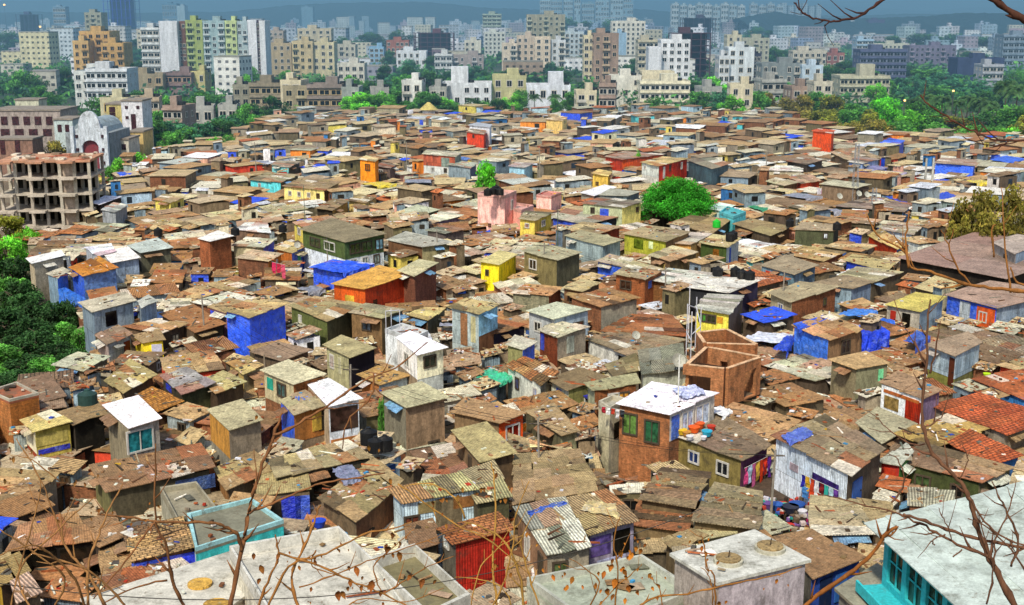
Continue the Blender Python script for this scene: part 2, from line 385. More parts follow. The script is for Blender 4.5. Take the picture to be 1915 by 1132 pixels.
def H(q, z, wl, wr, rc, rk='s', ops=(), desc=None, noun='shack', lm=None, fam=None, debris=None, label=None, **kw):
    """hut given by its roof corners in the photo"""
    if z <= 4.75: z += .6
    HN[0] += 1; r = random.Random(1000+HN[0]); Q = [P(x, y, z) for x, y in q]
    cen = sum(Q, Vector())/4; area = ((Q[2]-Q[0]).length*(Q[1]-Q[3]).length)/2
    fam = fam or ('near' if cen.y < 150 else 'mid')
    if debris is None: debris = int(area*.5) if cen.y < 190 else int(area*.2)
    root, cen = make_hut(Q, z, wl, wr, rc, rk, ops, r, debris=debris if rk != 'f' else min(debris, 4), **kw)
    g = 'shacks of the settlement'
    if label: tag(root, label, noun, g)
    else: later(root, cen, desc or describe(wl, wr, rc, rk, ops), noun, noun, fam, g)
    if lm: land(cen, lm, fam)
    return root
NAMES = [('#1f3fb8', 'blue'), ('#3f8fc8', 'sky blue'), ('#43c4c8', 'turquoise'), ('#e08020', 'orange'), ('#c03a20', 'red'), ('#d8c020', 'yellow'), ('#e8dca0', 'cream'), ('#e8a8a0', 'pink'), ('#f0f0f0', 'white'), ('#b8b8b0', 'pale grey'), ('#7c90a0', 'blue grey'), ('#6a6a66', 'dark grey'), ('#8a8a80', 'grey'), ('#8a5a38', 'brown'), ('#b08a5c', 'tan'), ('#9a4a2c', 'rust red'), ('#5a4a38', 'dark brown'), ('#2a2620', 'black'), ('#5c6040', 'olive'), ('#b0a888', 'beige grey'), ('#4a8048', 'green'), ('#38403c', 'dark slate')]
def cname(c):
    c = C(c) if isinstance(c, str) else c
    return min(NAMES, key=lambda n: sum((a**.45-b**.45)**2 for a, b in zip(C(n[0]), c)))[1]
KN = {'p': 'plaster', 'b': 'brick', 's': 'sheet metal', 't': 'tarpaulin', 'c': 'concrete'}
RN = {'s': 'patched', 'c': 'corrugated', 't': 'tiled', 'f': 'flat concrete'}
def zlow(z): return z+.6 if 3.3 < z < 5.25 else z
def describe(wl, wr, rc, rk, ops):
    f = wr if isinstance(wr, str) else wr; k = f.split('|')[0]
    d = cname(k[1:])+' '+KN[k[0]]+' shack'
    return d+' with '+RN[rk]+' '+cname(rc)+' roof'
# ------------------------------------------------------------------ the shacks one can make out in the photograph
def huts():
    W = '#e6e3da'; G = '#8f8d80'; OL = '#6e6a50'; BR = '#8a6a4a'; TN = '#b49a72'; DK = '#2a241e'; MT = '#8fa0a8'; BL = '#1d3fc4'
    # --- nearest row
    H([(1252,1040),(1411,995),(1517,1052),(1341,1096)], 7.5, 'p#9a9088', 'p#a89fa6', '#dcdcd2', 'f', label='large stained white concrete block with two round hatches on its flat roof', noun='building', name='concrete_building', lm='the white block with round hatches', fam='near')
    H([(430,1046),(634,1008),(790,1160),(540,1230)], 6.5, 'p#c8c2b0', 'p#b8b09c', '#d8d4c6', 'f', parapet=('#e4e2d8', .75), label='white flat roof terrace with raised parapet behind the dry twigs, bottom left', noun='building', name='concrete_building', lm='the white parapet terrace', fam='near')
    H([(690,1070),(776,1043),(880,1140),(775,1190)], 6.2, 'p#b8b2a0', 'p#a89c88', '#8a8260', 'f', parapet=('#dedcd0', .8), label='narrow terrace with dirty floor inside a white parapet right of the larger white terrace', noun='building', name='concrete_building')
    H([(150,1125),(480,1020),(520,1075),(330,1215)], 5.6, 'p#c0b8a8', 'p#b0a898', '#dcd8ca', 'f', label='cream flat slab roof with round tan hatch in the bottom left corner', noun='building', name='concrete_building')
    H([(985,1100),(1200,1056),(1300,1122),(1120,1200)], 4.6, 'p#b0b0a0', 'p#a09c8c', '#b4bca8', 'f', parapet=('#c8cabc', .6), label='pale green grey terrace with low walls left of the block with hatches', noun='building', name='concrete_building')
    H([(1560,1105),(1640,1058),(1790,1150),(1700,1230)], 4.2, 'p#8a8a80', 'p#8a8a80', '#a09c88', 'f', label='plain grey concrete slab roof under the turquoise hall', noun='building', name='concrete_building')
    H([(1450,1010),(1514,1000),(1617,1051),(1517,1086)], 4.6, 'p#6a6458', 'p#2a4a9c', '#8a6c4c', 's', [('r', .3, .3, .9, 1.6, '#1a2c50', 'd'), ('r', .62, .3, .9, 1.6, '#3a72c0', 'd')], cell=(3, 3))
    H([(1517,1003),(1513,937),(1605,942),(1632,1000)], 3.9, 'p#7a6850', 'p#7a6850', '#a89878', 'c', lm='the ribbed grey sheet roof', fam='near')
    H([(1632,1000),(1605,942),(1665,946),(1690,985)], 3.7, 'p#7a6850', 'p#5a4c3c', '#a8946c', 'c')
    H([(1195,939),(1238,882),(1332,890),(1296,950)], 4.2, 'p#6a5a40', 'p#6a5a40', '#8a7454', 'c')
    H([(1293,978),(1336,909),(1428,926),(1420,990)], 4.2, 'p#6a5a40', 'p#6a5a40', '#9a8868', 'c', debris=12)
    H([(1178,986),(1196,944),(1297,952),(1290,994)], 3.4, 'p#6a5a40', 'p#7c5a44', '#84694c', 'c')
    H([(1238,1014),(1290,996),(1326,1006),(1262,1036)], 3.6, 'p#6a5a40', 'p#6a5a40', '#8f7c58', 's')
    H([(1296,978),(1380,982),(1378,1004),(1300,1012)], 3.6, 'p#8a8460', 'p#8a8460', '#a8a078', 's')
    H([(963,954),(1054,938),(1107,1028),(1023,1039)], 5.6, 'p#8a6a4e', 'p#8f8674', '#b8b4a0', 'c', [('l', .35, .6, .9, 1.3, '#3a3a30', 'w'), ('l', .8, .6, .8, 1.3, '#4a5040', 'w'), ('r', .3, .6, .8, 1.1, '#5a6a40', 'w')], lm='the ribbed pale roof with clothes beside it', fam='near')
    H([(1056,937),(1138,926),(1193,979),(1101,1002)], 5.4, 'p#6a5a48', 'p#8a8496', '#a08a60', 'c', [('r', .72, .25, 1.2, 1.5, DARK, 'o'), ('r', .25, .3, 1.4, 1.2, '#5a4a8a', 'o'), ('r', .5, 1.8, 2.0, .4, '#a8b0d0', 'p')])
    H([(963,856),(1083,847),(1120,924),(958,943)], 5.0, 'p#6a5a44', 'p#5a4c3a', '#8f7a58', 's', cell=(1.3, 1.5), lm='the big brown sheet roof', fam='near')
    H([(727,918),(860,892),(895,920),(750,944)], 5.5, 's#c8dce4', 's#c4d8e0', '#a89c70', 'c', [('r', .36, .15, 1.5, .7, '#8a7a50', 'p'), ('r', .63, .1, 1.7, 2.2, '#7c6e54', 'p'), ('r', .86, .2, 1.5, .7, '#9a6838', 'p'), ('r', .1, .9, .9, .6, '#6a3a2a', 'w')], lm='the pale blue panelled shack', fam='near')
    H([(859,887),(923,871),(957,934),(893,943)], 5.3, 'p#5a523c', 'p#4c4a34', '#a49a70', 'c')
    H([(818,991),(930,967),(962,996),(847,1019)], 4.8, 's#6a6458', 's#a8281c', '#a0683e', 't', [('l', .35, .2, .6, .6, '#9cc4dc', 'w')], label='shack with deep red front wall and rusty tiled roof behind the white terraces', lm='the shack with deep red front', fam='near')
    H([(754,988),(812,978),(822,1023),(771,1032)], 3.6, 'p#4a4234', 'p#4a4234', '#7c6046', 's')
    H([(507,861),(648,832),(700,860),(513,895)], 4.5, 'p#5a4c3c', 'p#4a4436', '#a09068', 's', [('r', .5, .2, 1.6, 1.6, DARK, 'o')])
    H([(480,893),(572,884),(585,922),(480,930)], 4.1, 'p#5c5040', 'p#6a5a44', '#a08f62', 's', [('r', .62, .2, 1.2, 1.8, '#2638c8', 't'), ('r', .85, .2, .9, 1.8, '#3a5ad0', 't')], cell=(2.5, 3))
    H([(597,935),(700,866),(756,906),(665,978)], 4.3, 'p#6a5a44', 'p#7c5236', '#94805a', 's', debris=34, lm='the wide tan roof littered with slates', fam='near')
    H([(768,848),(842,838),(885,892),(815,905)], 3.3, 'p#5a4a3a', 'p#5a4a3a', '#80604a', 's')
    H([(847,808),(912,797),(965,851),(897,864)], 5.6, 'p#7a6448', 'p#5c4a36', '#a89a6c', 's', [('l', .62, .5, .6, .9, '#1c1c1c', 'w')], cell=(5, 5), debris=3, lm='the plain tan roof', fam='near')
    H([(711,737),(788,722),(838,747),(757,764)], 6.6, 'p#7a7462', 'p#8a7258', '#aca684', 's', [('r', .7, 3.0, .9, .8, '#1a1a1a', 'w')], cell=(6, 6), debris=2, lm='the tall brown block with a bare wall', fam='near')
    H([(572,722),(616,714),(676,750),(614,761)], 6.8, 'p#b0a088', 'p#d4dce4', '#e8e6ea', 's', [('r', .5, .3, 2.4, 1.7, '#3c2a24', 'o'), ('r', .5, 2.6, 2.6, .25, '#b87840', 'p')], cell=(1.4, 6), debris=0, lm='the shack with shining white roof panels', fam='near')
    H([(519,752),(572,737),(614,762),(548,779)], 6.3, 't#2a5ad8', 'p#9a6430|p#7a6c58', '#a89a78', 's', [('r', .72, .2, .8, 1.4, '#b89a40', 'p'), ('r', .9, .2, .6, 1.5, DARK, 'o')])
    H([(488,695),(540,682),(611,707),(549,721)], 7.2, 'p#b4a884|b#8a5a3a', 'b#9a6034', '#bcb494', 's', [('l', .2, .3, .9, .9, '#2aa088', 'p'), ('l', .6, .35, 1.2, 1.0, '#46605c', 'w')], cell=(5, 5), debris=2, lm='the flat cream roof above a brick wall', fam='near')
    H([(386,771),(455,755),(493,791),(427,808)], 6.5, 'p#b8843a|p#8a8474', 'p#8a7c68', '#a8a07c', 's', [('r', .6, 2.4, 1.6, 1.2, '#2a2a38', 'o')], cell=(6, 6), debris=2, lm='the grey roofed shack with an orange wall patch', fam='near')
    H([(195,762),(261,747),(302,787),(239,802)], 6.7, 'p#8a8068', 'p#9a948a', '#f2eaea', 's', [('r', .35, .35, 1.9, 1.5, '#2a7c84', 'w'), ('r', .55, 2.6, 1.4, .8, '#34406c', 'w')], cell=(6, 6), debris=0, label='tall grey shack with gleaming white roof and a teal window', lm='the tall shack with gleaming white roof', fam='near')
    H([(40,788),(100,774),(137,795),(63,811)], 5.6, 'p#e0d8b8|b#a04020', 'p#b8a850', '#b8a468', 's', [('r', .45, .3, 2.6, .8, '#c0b060', 'p'), ('r', .5, 1.35, 3.4, .35, '#2430b0', 't'), ('r', .5, 2.0, 3.4, 1.2, '#14121c', 'o')], lm='the shack with cream balcony wall', fam='near')
    H([(103,776),(180,757),(200,779),(137,796)], 5.6, 'p#3a342c', 'p#1a1812', '#86704e', 's')  # front wall painted near black, its shadow put into the colour
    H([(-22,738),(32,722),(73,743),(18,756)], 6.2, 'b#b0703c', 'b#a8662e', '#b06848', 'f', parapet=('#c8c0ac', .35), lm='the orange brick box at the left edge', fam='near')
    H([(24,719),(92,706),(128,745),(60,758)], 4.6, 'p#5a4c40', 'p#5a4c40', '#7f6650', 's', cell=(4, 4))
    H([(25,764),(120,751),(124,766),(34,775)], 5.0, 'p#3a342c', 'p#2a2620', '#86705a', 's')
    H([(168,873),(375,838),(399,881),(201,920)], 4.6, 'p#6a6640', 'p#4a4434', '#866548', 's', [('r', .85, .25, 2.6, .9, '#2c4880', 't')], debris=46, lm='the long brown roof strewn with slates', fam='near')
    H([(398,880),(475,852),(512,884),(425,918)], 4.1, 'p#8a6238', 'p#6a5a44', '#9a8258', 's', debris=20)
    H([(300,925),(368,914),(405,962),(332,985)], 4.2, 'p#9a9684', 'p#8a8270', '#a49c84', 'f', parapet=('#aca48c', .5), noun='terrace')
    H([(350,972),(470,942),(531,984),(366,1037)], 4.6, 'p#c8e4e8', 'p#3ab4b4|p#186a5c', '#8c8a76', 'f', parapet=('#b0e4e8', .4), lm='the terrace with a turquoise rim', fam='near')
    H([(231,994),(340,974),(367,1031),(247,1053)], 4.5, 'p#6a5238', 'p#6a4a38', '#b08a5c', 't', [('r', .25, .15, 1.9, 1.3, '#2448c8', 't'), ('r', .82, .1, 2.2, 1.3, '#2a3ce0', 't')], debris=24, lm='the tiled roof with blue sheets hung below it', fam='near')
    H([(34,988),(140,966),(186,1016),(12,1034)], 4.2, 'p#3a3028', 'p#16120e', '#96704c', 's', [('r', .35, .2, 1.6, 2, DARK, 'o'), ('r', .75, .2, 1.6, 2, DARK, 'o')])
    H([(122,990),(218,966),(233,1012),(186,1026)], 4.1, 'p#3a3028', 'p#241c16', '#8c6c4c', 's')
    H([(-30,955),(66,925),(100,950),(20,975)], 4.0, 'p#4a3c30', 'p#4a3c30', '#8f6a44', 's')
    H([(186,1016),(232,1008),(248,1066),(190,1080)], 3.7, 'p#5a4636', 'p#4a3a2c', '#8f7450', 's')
    H([(18,1092),(58,1078),(82,1114),(32,1129)], 4.4, 'p#5a4636', 'p#7a6a54', '#b89c88', 'c')
    H([(-20,1060),(40,1040),(56,1074),(0,1100)], 4.2, 'p#b09030', 'p#5a4636', '#8a7448', 's')
    H([(195,1080),(330,1045),(360,1070),(200,1118)], 3.9, 'p#5a4636', 'p#5a3a2c', '#84583c', 's', debris=20)
    H([(300,880),(360,868),(375,905),(310,925)], 3.6, 'p#4a4a40', 'p#3a3830', '#8a7658', 's')
    # --- second row
    H([(1152,757),(1220,723),(1343,740),(1254,776)], 7.1, 'b#a46840', 'p#c4bcb0|b#8a5c40', '#efe9ef', 's', [('l', .22, .55, 1.1, 1.5, '#5a7c3c', 'w'), ('l', .66, .75, 1.1, 1.6, '#2a5a3c', 'w'), ('r', .12, .3, .9, 1.7, '#2c60c8', 't'), ('r', .38, .3, 1.4, 1.7, '#b8cce8', 'w'), ('r', .72, .25, 1.7, 1.5, '#c4d4ea', 'w')], cell=(2.5, 8), debris=5, label='two storey brick house with large white roof and two green curtained windows', noun='house', name='brick_house', lm='the brick house with large white roof', fam='near')
    H([(1119,762),(1146,750),(1172,757),(1140,775)], 6.2, 'p#c4bc9c', 'p#d0c8ac', '#b8b4a4', 'f', [('r', .5, .9, 1.2, 1.2, '#24241c', 'o')], parapet=('#d4ccb4', .5), noun='balcony tower')
    H([(1256,817),(1340,778),(1442,836),(1388,863)], 5.0, 'p#7a6c3c', 'p#6a3c5c', '#7a6854', 's', [('l', .3, .6, .9, .8, '#2c3c6a', 'w'), ('l', .74, .6, 1.0, .9, '#23262a', 'w')], debris=18, lm='the olive house with terrace of bright bowls', fam='near')
    H([(1444,819),(1545,785),(1655,846),(1587,890)], 6.5, 's#dde6ee', 'p#54483c', '#86745a', 's', [('l', .28, 1.1, .9, .5, '#b0a0a8', 'p'), ('l', .72, 1.0, 2.6, 1.6, '#3a2a6a', 'o'), ('l', .5, 3.4, 1.0, 1.8, '#d02080', 'd'), ('l', .72, 3.5, .9, 1.7, '#c83c80', 'd'), ('r', .3, .8, 1.4, 1.7, '#2c62b8', 'd')], debris=26, label='white washed two storey house with clothes on its balcony and pink doors below', noun='house', name='washed_house', lm='the white house with pink doors', fam='near')
    H([(1686,869),(1722,836),(1897,880),(1836,903)], 4.8, 'p#3c4424', 'p#6a6448', '#94785a', 's', [('l', .25, .5, 1.0, .8, '#3a5230', 'w'), ('l', .72, .6, .8, .8, '#1a1a18', 'w')], lm='the moss blackened house', fam='near')
    H([(1643,866),(1692,836),(1712,852),(1682,874)], 4.6, 'p#9a2c24|p#4aa0c4', 'p#4a7c3c', '#a8a898', 's', [('l', .5, .3, .8, 1.4, '#c83c20', 'd')])
    H([(1740,762),(1832,741),(1975,790),(1880,815)], 4.3, 'p#8a8070', 'p#8a8070', '#b85c34', 't', cell=(2.5, 1.2), debris=6, lm='the larger red tiled roof', fam='near')
    H([(1772,830),(1818,812),(1912,856),(1852,874)], 4.2, 'p#5a4434', 'p#3c6aa0', '#bc6034', 't', cell=(2.5, 1.2), debris=6)
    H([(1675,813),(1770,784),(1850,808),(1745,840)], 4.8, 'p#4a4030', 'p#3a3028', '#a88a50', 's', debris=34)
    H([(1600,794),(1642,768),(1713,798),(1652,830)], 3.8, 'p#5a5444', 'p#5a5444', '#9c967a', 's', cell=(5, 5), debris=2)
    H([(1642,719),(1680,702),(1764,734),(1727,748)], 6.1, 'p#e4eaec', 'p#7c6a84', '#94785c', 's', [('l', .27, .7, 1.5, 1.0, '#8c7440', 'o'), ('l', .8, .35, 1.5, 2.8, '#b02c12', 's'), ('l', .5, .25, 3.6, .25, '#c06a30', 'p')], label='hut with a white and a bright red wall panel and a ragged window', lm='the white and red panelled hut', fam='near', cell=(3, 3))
    H([(1549,675),(1617,662),(1666,683),(1601,692)], 6.0, 'p#7c745a', 'p#7c7a5e', '#b49468', 's', [('r', .8, .3, .5, 1.0, '#7cd89c', 'p')], cell=(5, 5), debris=1, lm='the plain olive grey block', fam='near')
    H([(1480,611),(1552,594),(1615,622),(1549,638)], 6.2, 't#3c74dc', 'p#86684a', '#b08a60', 's', [('r', .55, .4, 1.2, 1.2, '#24262c', 'w')], label='hut with torn blue tarpaulin side and brown wall with a white framed window', lm='the hut with torn blue tarpaulin side', fam='near')
    H([(1731,647),(1808,626),(1838,645),(1788,667)], 6.1, 's#b4c4cc|p#7c7c3c', 's#a8bcc8|p#6a6a40', '#94806a', 's', [('l', .88, .3, .6, 2.4, '#5c2c18', 'd')], cell=(5, 5), debris=2, lm='the small pavilion with a creased grey roof', fam='near')
    H([(1437,550),(1498,532),(1567,541),(1480,567)], 6.3, 'p#a89c7c', 'b#8a5434', '#9c8f70', 's', [('l', .5, .6, .9, .7, '#2a4c94', 'w'), ('r', .75, .6, .5, .7, '#5c7c24', 'w')], cell=(5, 5), debris=4, lm='the box with cream and brick sides', fam='near')
    H([(1517,532),(1583,520),(1634,532),(1594,541)], 6.0, 's#8296a2', 's#6c7c90', '#8c7c60', 's', [('l', .3, 1.6, .5, .4, '#a8a86c', 'w')], cell=(4, 4), debris=4)
    H([(1579,489),(1596,480),(1675,494),(1656,508)], 5.0, 's#2c48c0', 'p#5a5040', '#ac9c6c', 's', cell=(4, 4))
    H([(1562,521),(1602,504),(1688,512),(1631,530)], 4.6, 'p#5a5040', 'p#5a5040', '#9c9274', 's')
    H([(1655,572),(1712,553),(1767,560),(1721,585)], 5.9, 'p#a8a090', 's#8ca4b4', '#bcae5c', 's', [('l', .2, .4, .6, 1.6, '#b03020', 'd'), ('l', .6, .4, .9, 1.5, DARK, 'o')], cell=(2.2, 5), debris=3, lm='the mustard roofed shack', fam='near')
    H([(1708,540),(1749,521),(1807,535),(1762,551)], 5.3, 'p#6a5c44', 'p#6a5c44', '#b4a478', 's', cell=(3, 3), debris=3)
    H([(1767,553),(1850,530),(1990,548),(1864,576)], 5.9, 't#2450c8', 's#94a4b4', '#9a8272', 's', [('l', .38, .2, 1.3, 2.2, '#c4ccd0', 's'), ('l', .8, .3, 2.2, 2.2, '#d85c24', 'p'), ('l', .75, .8, .9, 1.0, '#20301c', 'w')], cell=(5, 5), debris=3, label='long shack with blue, white and orange front panels at the right edge', lm='the long shack with an orange front panel', fam='near')
    H([(1680,484),(1826,439),(2030,470),(1880,522)], 6.3, 'p#241e18', 'p#241e18', '#8a7468', 's', cell=(9, 9), debris=10, label='huge hall under one wide grey brown sheet roof at the right edge', noun='hall', name='hall', lm='the huge grey brown hall roof', fam='near')
    H([(1855,456),(1900,443),(1965,452),(1900,476)], 7.6, 'p#9c948c', 's#94a8bc', '#a4968a', 's', [('l', .55, .6, 1.2, 1.2, DARK, 'o')], cell=(5, 5), debris=0)
    H([(1622,443),(1648,431),(1693,461),(1678,467)], 5.2, 's#c03c18', 's#2c62a8', '#b49c64', 's', [], label='low orange red shack behind the huge grey brown hall roof', lm='the orange red shack by the huge hall', fam='near')
    H([(1645,431),(1662,420),(1733,422),(1706,440)], 4.6, 'p#c4ccd0', 'p#6a6454', '#9a8f7c', 's')
    H([(1484,431),(1500,420),(1572,424),(1562,433)], 6.2, 'p#4c5038', 'p#3c3c2c', '#9c8c70', 's', [('l', .8, .3, .5, .7, '#d8e4f0', 'w')], cell=(4, 4), lm='the olive black block', fam='mid')
    H([(1420,499),(1468,482),(1529,499),(1486,515)], 5.6, 's#7c98a4', 's#6c8494', '#94866c', 's', [('l', .22, .3, .9, .7, '#c84024', 'p')], cell=(4, 4), debris=3)
    H([(1468,478),(1502,464),(1580,475),(1540,489)], 4.2, 'p#6a4c34', 'p#8a5434', '#b49868', 's')
    H([(1747,306),(1762,298),(1826,302),(1822,311)], 6.2, 't#2c64f4', 't#2858e0', '#9a8474', 's', [], debris=0, label='broad shack wrapped in bright blue sheeting near the right edge', lm='the broad shack in blue sheeting', fam='mid')
    H([(1586,304),(1604,295),(1645,300),(1612,307)], 6.2, 's#88a4cc', 's#94a4c4', '#8c7c70', 's', [('l', .3, .3, 1.0, 1.3, '#1c50e0', 'p')], debris=0)
    H([(1613,314),(1625,309),(1661,317),(1631,321)], 5.2, 't#1d48d8', 't#1d40c0', '#7c7ca0', 's', debris=0)
    H([(1642,329),(1656,323),(1696,325),(1688,330)], 5.0, 's#a8b4d0', 's#94a4c8', '#a49cb0', 's', [('l', .5, .3, 1.8, 1.9, '#7c2014', 'd')], debris=0)
    H([(1470,302),(1501,295),(1540,301),(1508,309)], 6.1, 'p#3c342c', 'p#5a4c40', '#84705c', 's', debris=2)
    H([(1552,286),(1600,279),(1648,298),(1592,304)], 6.1, 'p#7a6044', 'p#6a5440', '#a08a6c', 's', debris=2)
    H([(1475,333),(1515,328),(1534,341),(1498,345)], 5.2, 'p#d04c24', 'p#c04424', '#a4866c', 's', lm='the coral red box', fam='mid')
    H([(1433,319),(1450,313),(1502,314),(1500,322)], 5.2, 'p#b0a488', 'p#c04424', '#d8d4c8', 's')
    H([(1432,341),(1452,335),(1494,344),(1466,348)], 5.2, 'p#5c5838', 'p#6a4c34', '#a49878', 's')
    H([(1560,387),(1620,374),(1703,384),(1690,398)], 5.2, 'p#3a3c34', 'p#6a94c8', '#867668', 's', [('l', .4, .3, 1.6, 1.0, '#c08a1c', 'p'), ('l', .55, 1.5, 1.0, 1.1, '#c8bc74', 'p'), ('l', .8, .3, 1.4, 2.2, '#24488c', 'p')], debris=4)
    H([(1198,305),(1240,296),(1287,299),(1232,312)], 7.4, 'p#c8ccc4|p#d4d0c4', 's#d03820', '#b8a070', 's', [('r', .18, .25, .9, 2.1, '#d8d8d0', 'p'), ('r', .38, .25, .5, 1.0, DARK, 'w'), ('r', .8, .25, .6, 1.2, DARK, 'w'), ('l', .2, .4, .6, .7, DARK, 'w')], debris=0, label='two storey house with red and white striped upper front behind the round tree', noun='house', name='striped_house', lm='the red and white striped house', fam='mid')
    H([(1286,301),(1331,297),(1364,309),(1331,317)], 7.2, 's#4c6870', 's#546c74', '#8c8470', 's', cell=(4, 4), debris=2, lm='the slate coloured metal house', fam='mid')
    H([(1130,294),(1166,286),(1242,291),(1163,299)], 6.3, 's#c04028', 's#d85420|p#2c4ce0', '#9c8474', 's', debris=2)
    H([(1096,303),(1112,297),(1143,301),(1138,308)], 5.4, 'p#d8d8cc', 'p#c82c20', '#a89c80', 's', [('l', .3, .2, .5, 1.5, '#b82c20', 's'), ('l', .65, .2, .5, 1.5, '#b82c20', 's')])
    H([(1106,326),(1118,320),(1144,324),(1138,330)], 6.6, 'p#d8b450', 'p#c8a040', '#c8b070', 's', [('l', .3, 1.3, .6, .5, '#7c5a20', 'w')], debris=0, label='narrow mustard yellow hut left of the round tree', lm='the narrow mustard yellow hut', fam='mid')
    H([(1085,362),(1130,349),(1154,353),(1111,367)], 5.2, 'p#9c9484', 'p#8a8a84', '#dcdce0', 's', cell=(5, 5), debris=0)
    H([(1120,366),(1142,356),(1198,361),(1174,367)], 5.6, 's#7c8c90', 's#4c5c68', '#9c9c8c', 's', cell=(4, 4), debris=0)
    H([(1087,382),(1125,372),(1202,381),(1165,389)], 6.8, 'p#a8b08c', 'p#e8d87c', '#70685c', 's', [('l', .55, .4, 1.4, 1.6, '#2048c8', 't'), ('r', .8, .4, .6, .7, '#6a3c24', 'w'), ('l', .25, .4, .6, .8, '#302c28', 'w')], debris=0, label='long grey roofed house with pale yellow end wall left of the round tree', lm='the house with pale yellow end wall', fam='mid')
    H([(1031,408),(1060,394),(1158,409),(1094,421)], 5.1, 't#2048c4', 'p#1c2028', '#9a9684', 's', cell=(5, 3), debris=6)
    H([(970,410),(984,398),(1034,401),(1000,414)], 6.1, 'p#e4cc5c', 'p#c8b048', '#8c8468', 's', [('l', .5, .5, .7, .6, '#7c3c20', 'w'), ('r', .5, .4, 1.2, .8, '#504428', 'w')], label='pale yellow house with brown windows right of the pink house', lm='the pale yellow house', fam='mid')
    H([(893,368),(915,359),(966,363),(944,372)], 8.2, 'p#efb8ac', 'p#e8a498', '#e4b4a8', 'f', [('r', .6, .6, .8, 1.4, '#8c2c28', 'w'), ('l', .2, 3.8, .4, .4, '#a85c50', 'w'), ('l', .45, 3.8, .4, .4, '#a85c50', 'w'), ('l', .7, 3.8, .4, .4, '#a85c50', 'w')], parapet=('#f0bcb0', .5), label='pink three storey house with black water tanks on its roof', noun='house', name='pink_house', lm='the pink house', fam='mid')
    H([(946,392),(965,385),(998,390),(975,399)], 5.9, 'p#f0b0a0', 'p#eeb4a4', '#f0b8ac', 'f', parapet=('#f0b8ac', .5))
    H([(1003,369),(1020,361),(1050,364),(1031,372)], 6.2, 'p#efbcae', 'p#eab0a4', '#d88c80', 'f', parapet=('#f0b4a8', .4), lm='the small pink box', fam='mid')
    H([(950,312),(966,306),(998,308),(981,315)], 6.2, 'p#9cc8dc', 'p#a4ccdc', '#a89c94', 's')
    H([(1055,443),(1088,435),(1164,452),(1128,461)], 6.2, 's#98a8a8', 's#8ca0a4', '#9a9474', 's', [('l', .06, .4, .5, .7, DARK, 'w')], cell=(4, 5), debris=3, lm='the long pale metal shack', fam='mid')
    H([(1050,431),(1092,419),(1162,428),(1120,438)], 6.1, 'b#c0402c', 'b#8a3c24', '#a4906c', 's')
    H([(1164,439),(1214,425),(1292,436),(1246,453)], 6.6, 'p#a8a838|p#b4ac5c', 'p#8a6c48', '#9a8a6a', 's', [('l', .35, .3, 1.6, 1.2, '#5c6c1c', 'o'), ('l', .65, .3, .7, .9, '#d8e8b0', 'p')], cell=(4, 4), lm='the tan shack with a lit yellow green front', fam='mid')
    H([(1251,456),(1287,439),(1332,441),(1292,459)], 5.9, 'p#c8944c', 'p#c8a468', '#c4beac', 's', cell=(2, 5), debris=2)
    H([(1307,456),(1333,443),(1385,450),(1360,464)], 6.3, 'p#3c4c20', 's#a8b4bc', '#b0a478', 's', [('l', .6, .4, .9, .9, '#7c5020', 'o'), ('r', .3, .3, .6, 1.8, '#2c50b8', 'p')])
    H([(976,472),(1010,459),(1088,476),(1042,488)], 7.0, 'p#7c7048', 'p#4c4c3c', '#a09a7c', 's', [('l', .28, .6, 1.3, 1.1, '#3a3028', 'w')], cell=(4, 4), debris=5, lm='the tall olive brown shack', fam='mid')
    H([(1114,490),(1140,481),(1186,489),(1165,501)], 5.4, 't#2058d8', 'p#7a6c58', '#a89a80', 's')
    H([(1213,480),(1258,464),(1306,475),(1252,490)], 6.0, 'p#6a543c', 'p#6a5c3c', '#b4a884', 's', [('l', .6, .5, 1.2, .6, '#a08c50', 'p')])
    H([(1148,514),(1186,493),(1242,508),(1207,524)], 6.6, 'b#a05c34', 'b#9a5c38', '#ac9e7a', 's', [('l', .35, .5, 1.4, .9, '#402c20', 'w'), ('r', .3, .4, .9, .8, '#2858b8', 't')], debris=24, lm='the brick shack with slate strewn roof', fam='near')
    H([(1209,524),(1252,506),(1332,516),(1278,537)], 6.0, 'b#8a5c34', 'p#7c6440', '#c0beb0', 's', debris=10)
    H([(1273,538),(1330,519),(1422,529),(1364,548)], 6.5, 'p#26282c', 'p#343048', '#c4c2b8', 's', cell=(2, 6), debris=9, lm='the wide roof of whitish sheets', fam='near')
    H([(1299,580),(1323,555),(1392,556),(1364,590)], 7.0, 'p#dccf50', 'p#6a5a4c', '#b4b4a4', 'c', [('l', .2, .3, .8, .7, '#3c7c2c', 'w'), ('l', .48, .3, .9, .7, '#2c3420', 'w'), ('l', .74, .35, .6, .6, '#c88c2c', 'p')], debris=1, label='two storey yellow house with pale ribbed roof behind the roofless brick rooms', noun='house', name='yellow_house', lm='the two storey yellow house', fam='near')
    H([(1051,541),(1087,527),(1124,532),(1091,546)], 5.9, 'p#6a4c34', 'p#4c4034', '#b4a478', 's', [('l', .5, .4, .9, .9, '#1c1c1c', 'w')])
    H([(955,550),(985,536),(1053,541),(1029,554)], 5.6, 'b#8a8468', 'b#8a4c2c', '#aa8458', 's', debris=20)
    H([(984,584),(1040,571),(1105,583),(1037,598)], 7.0, 'p#a8acac', 'p#9cacb8', '#b4b69c', 's', [('l', .35, .7, .9, .9, DARK, 'w'), ('l', .7, 1.0, .7, .8, '#2a2c2c', 'w'), ('r', .7, .8, 1.2, 1.2, '#702c24', 'w')], cell=(6, 6), debris=1, lm='the pale grey two storey box', fam='near')
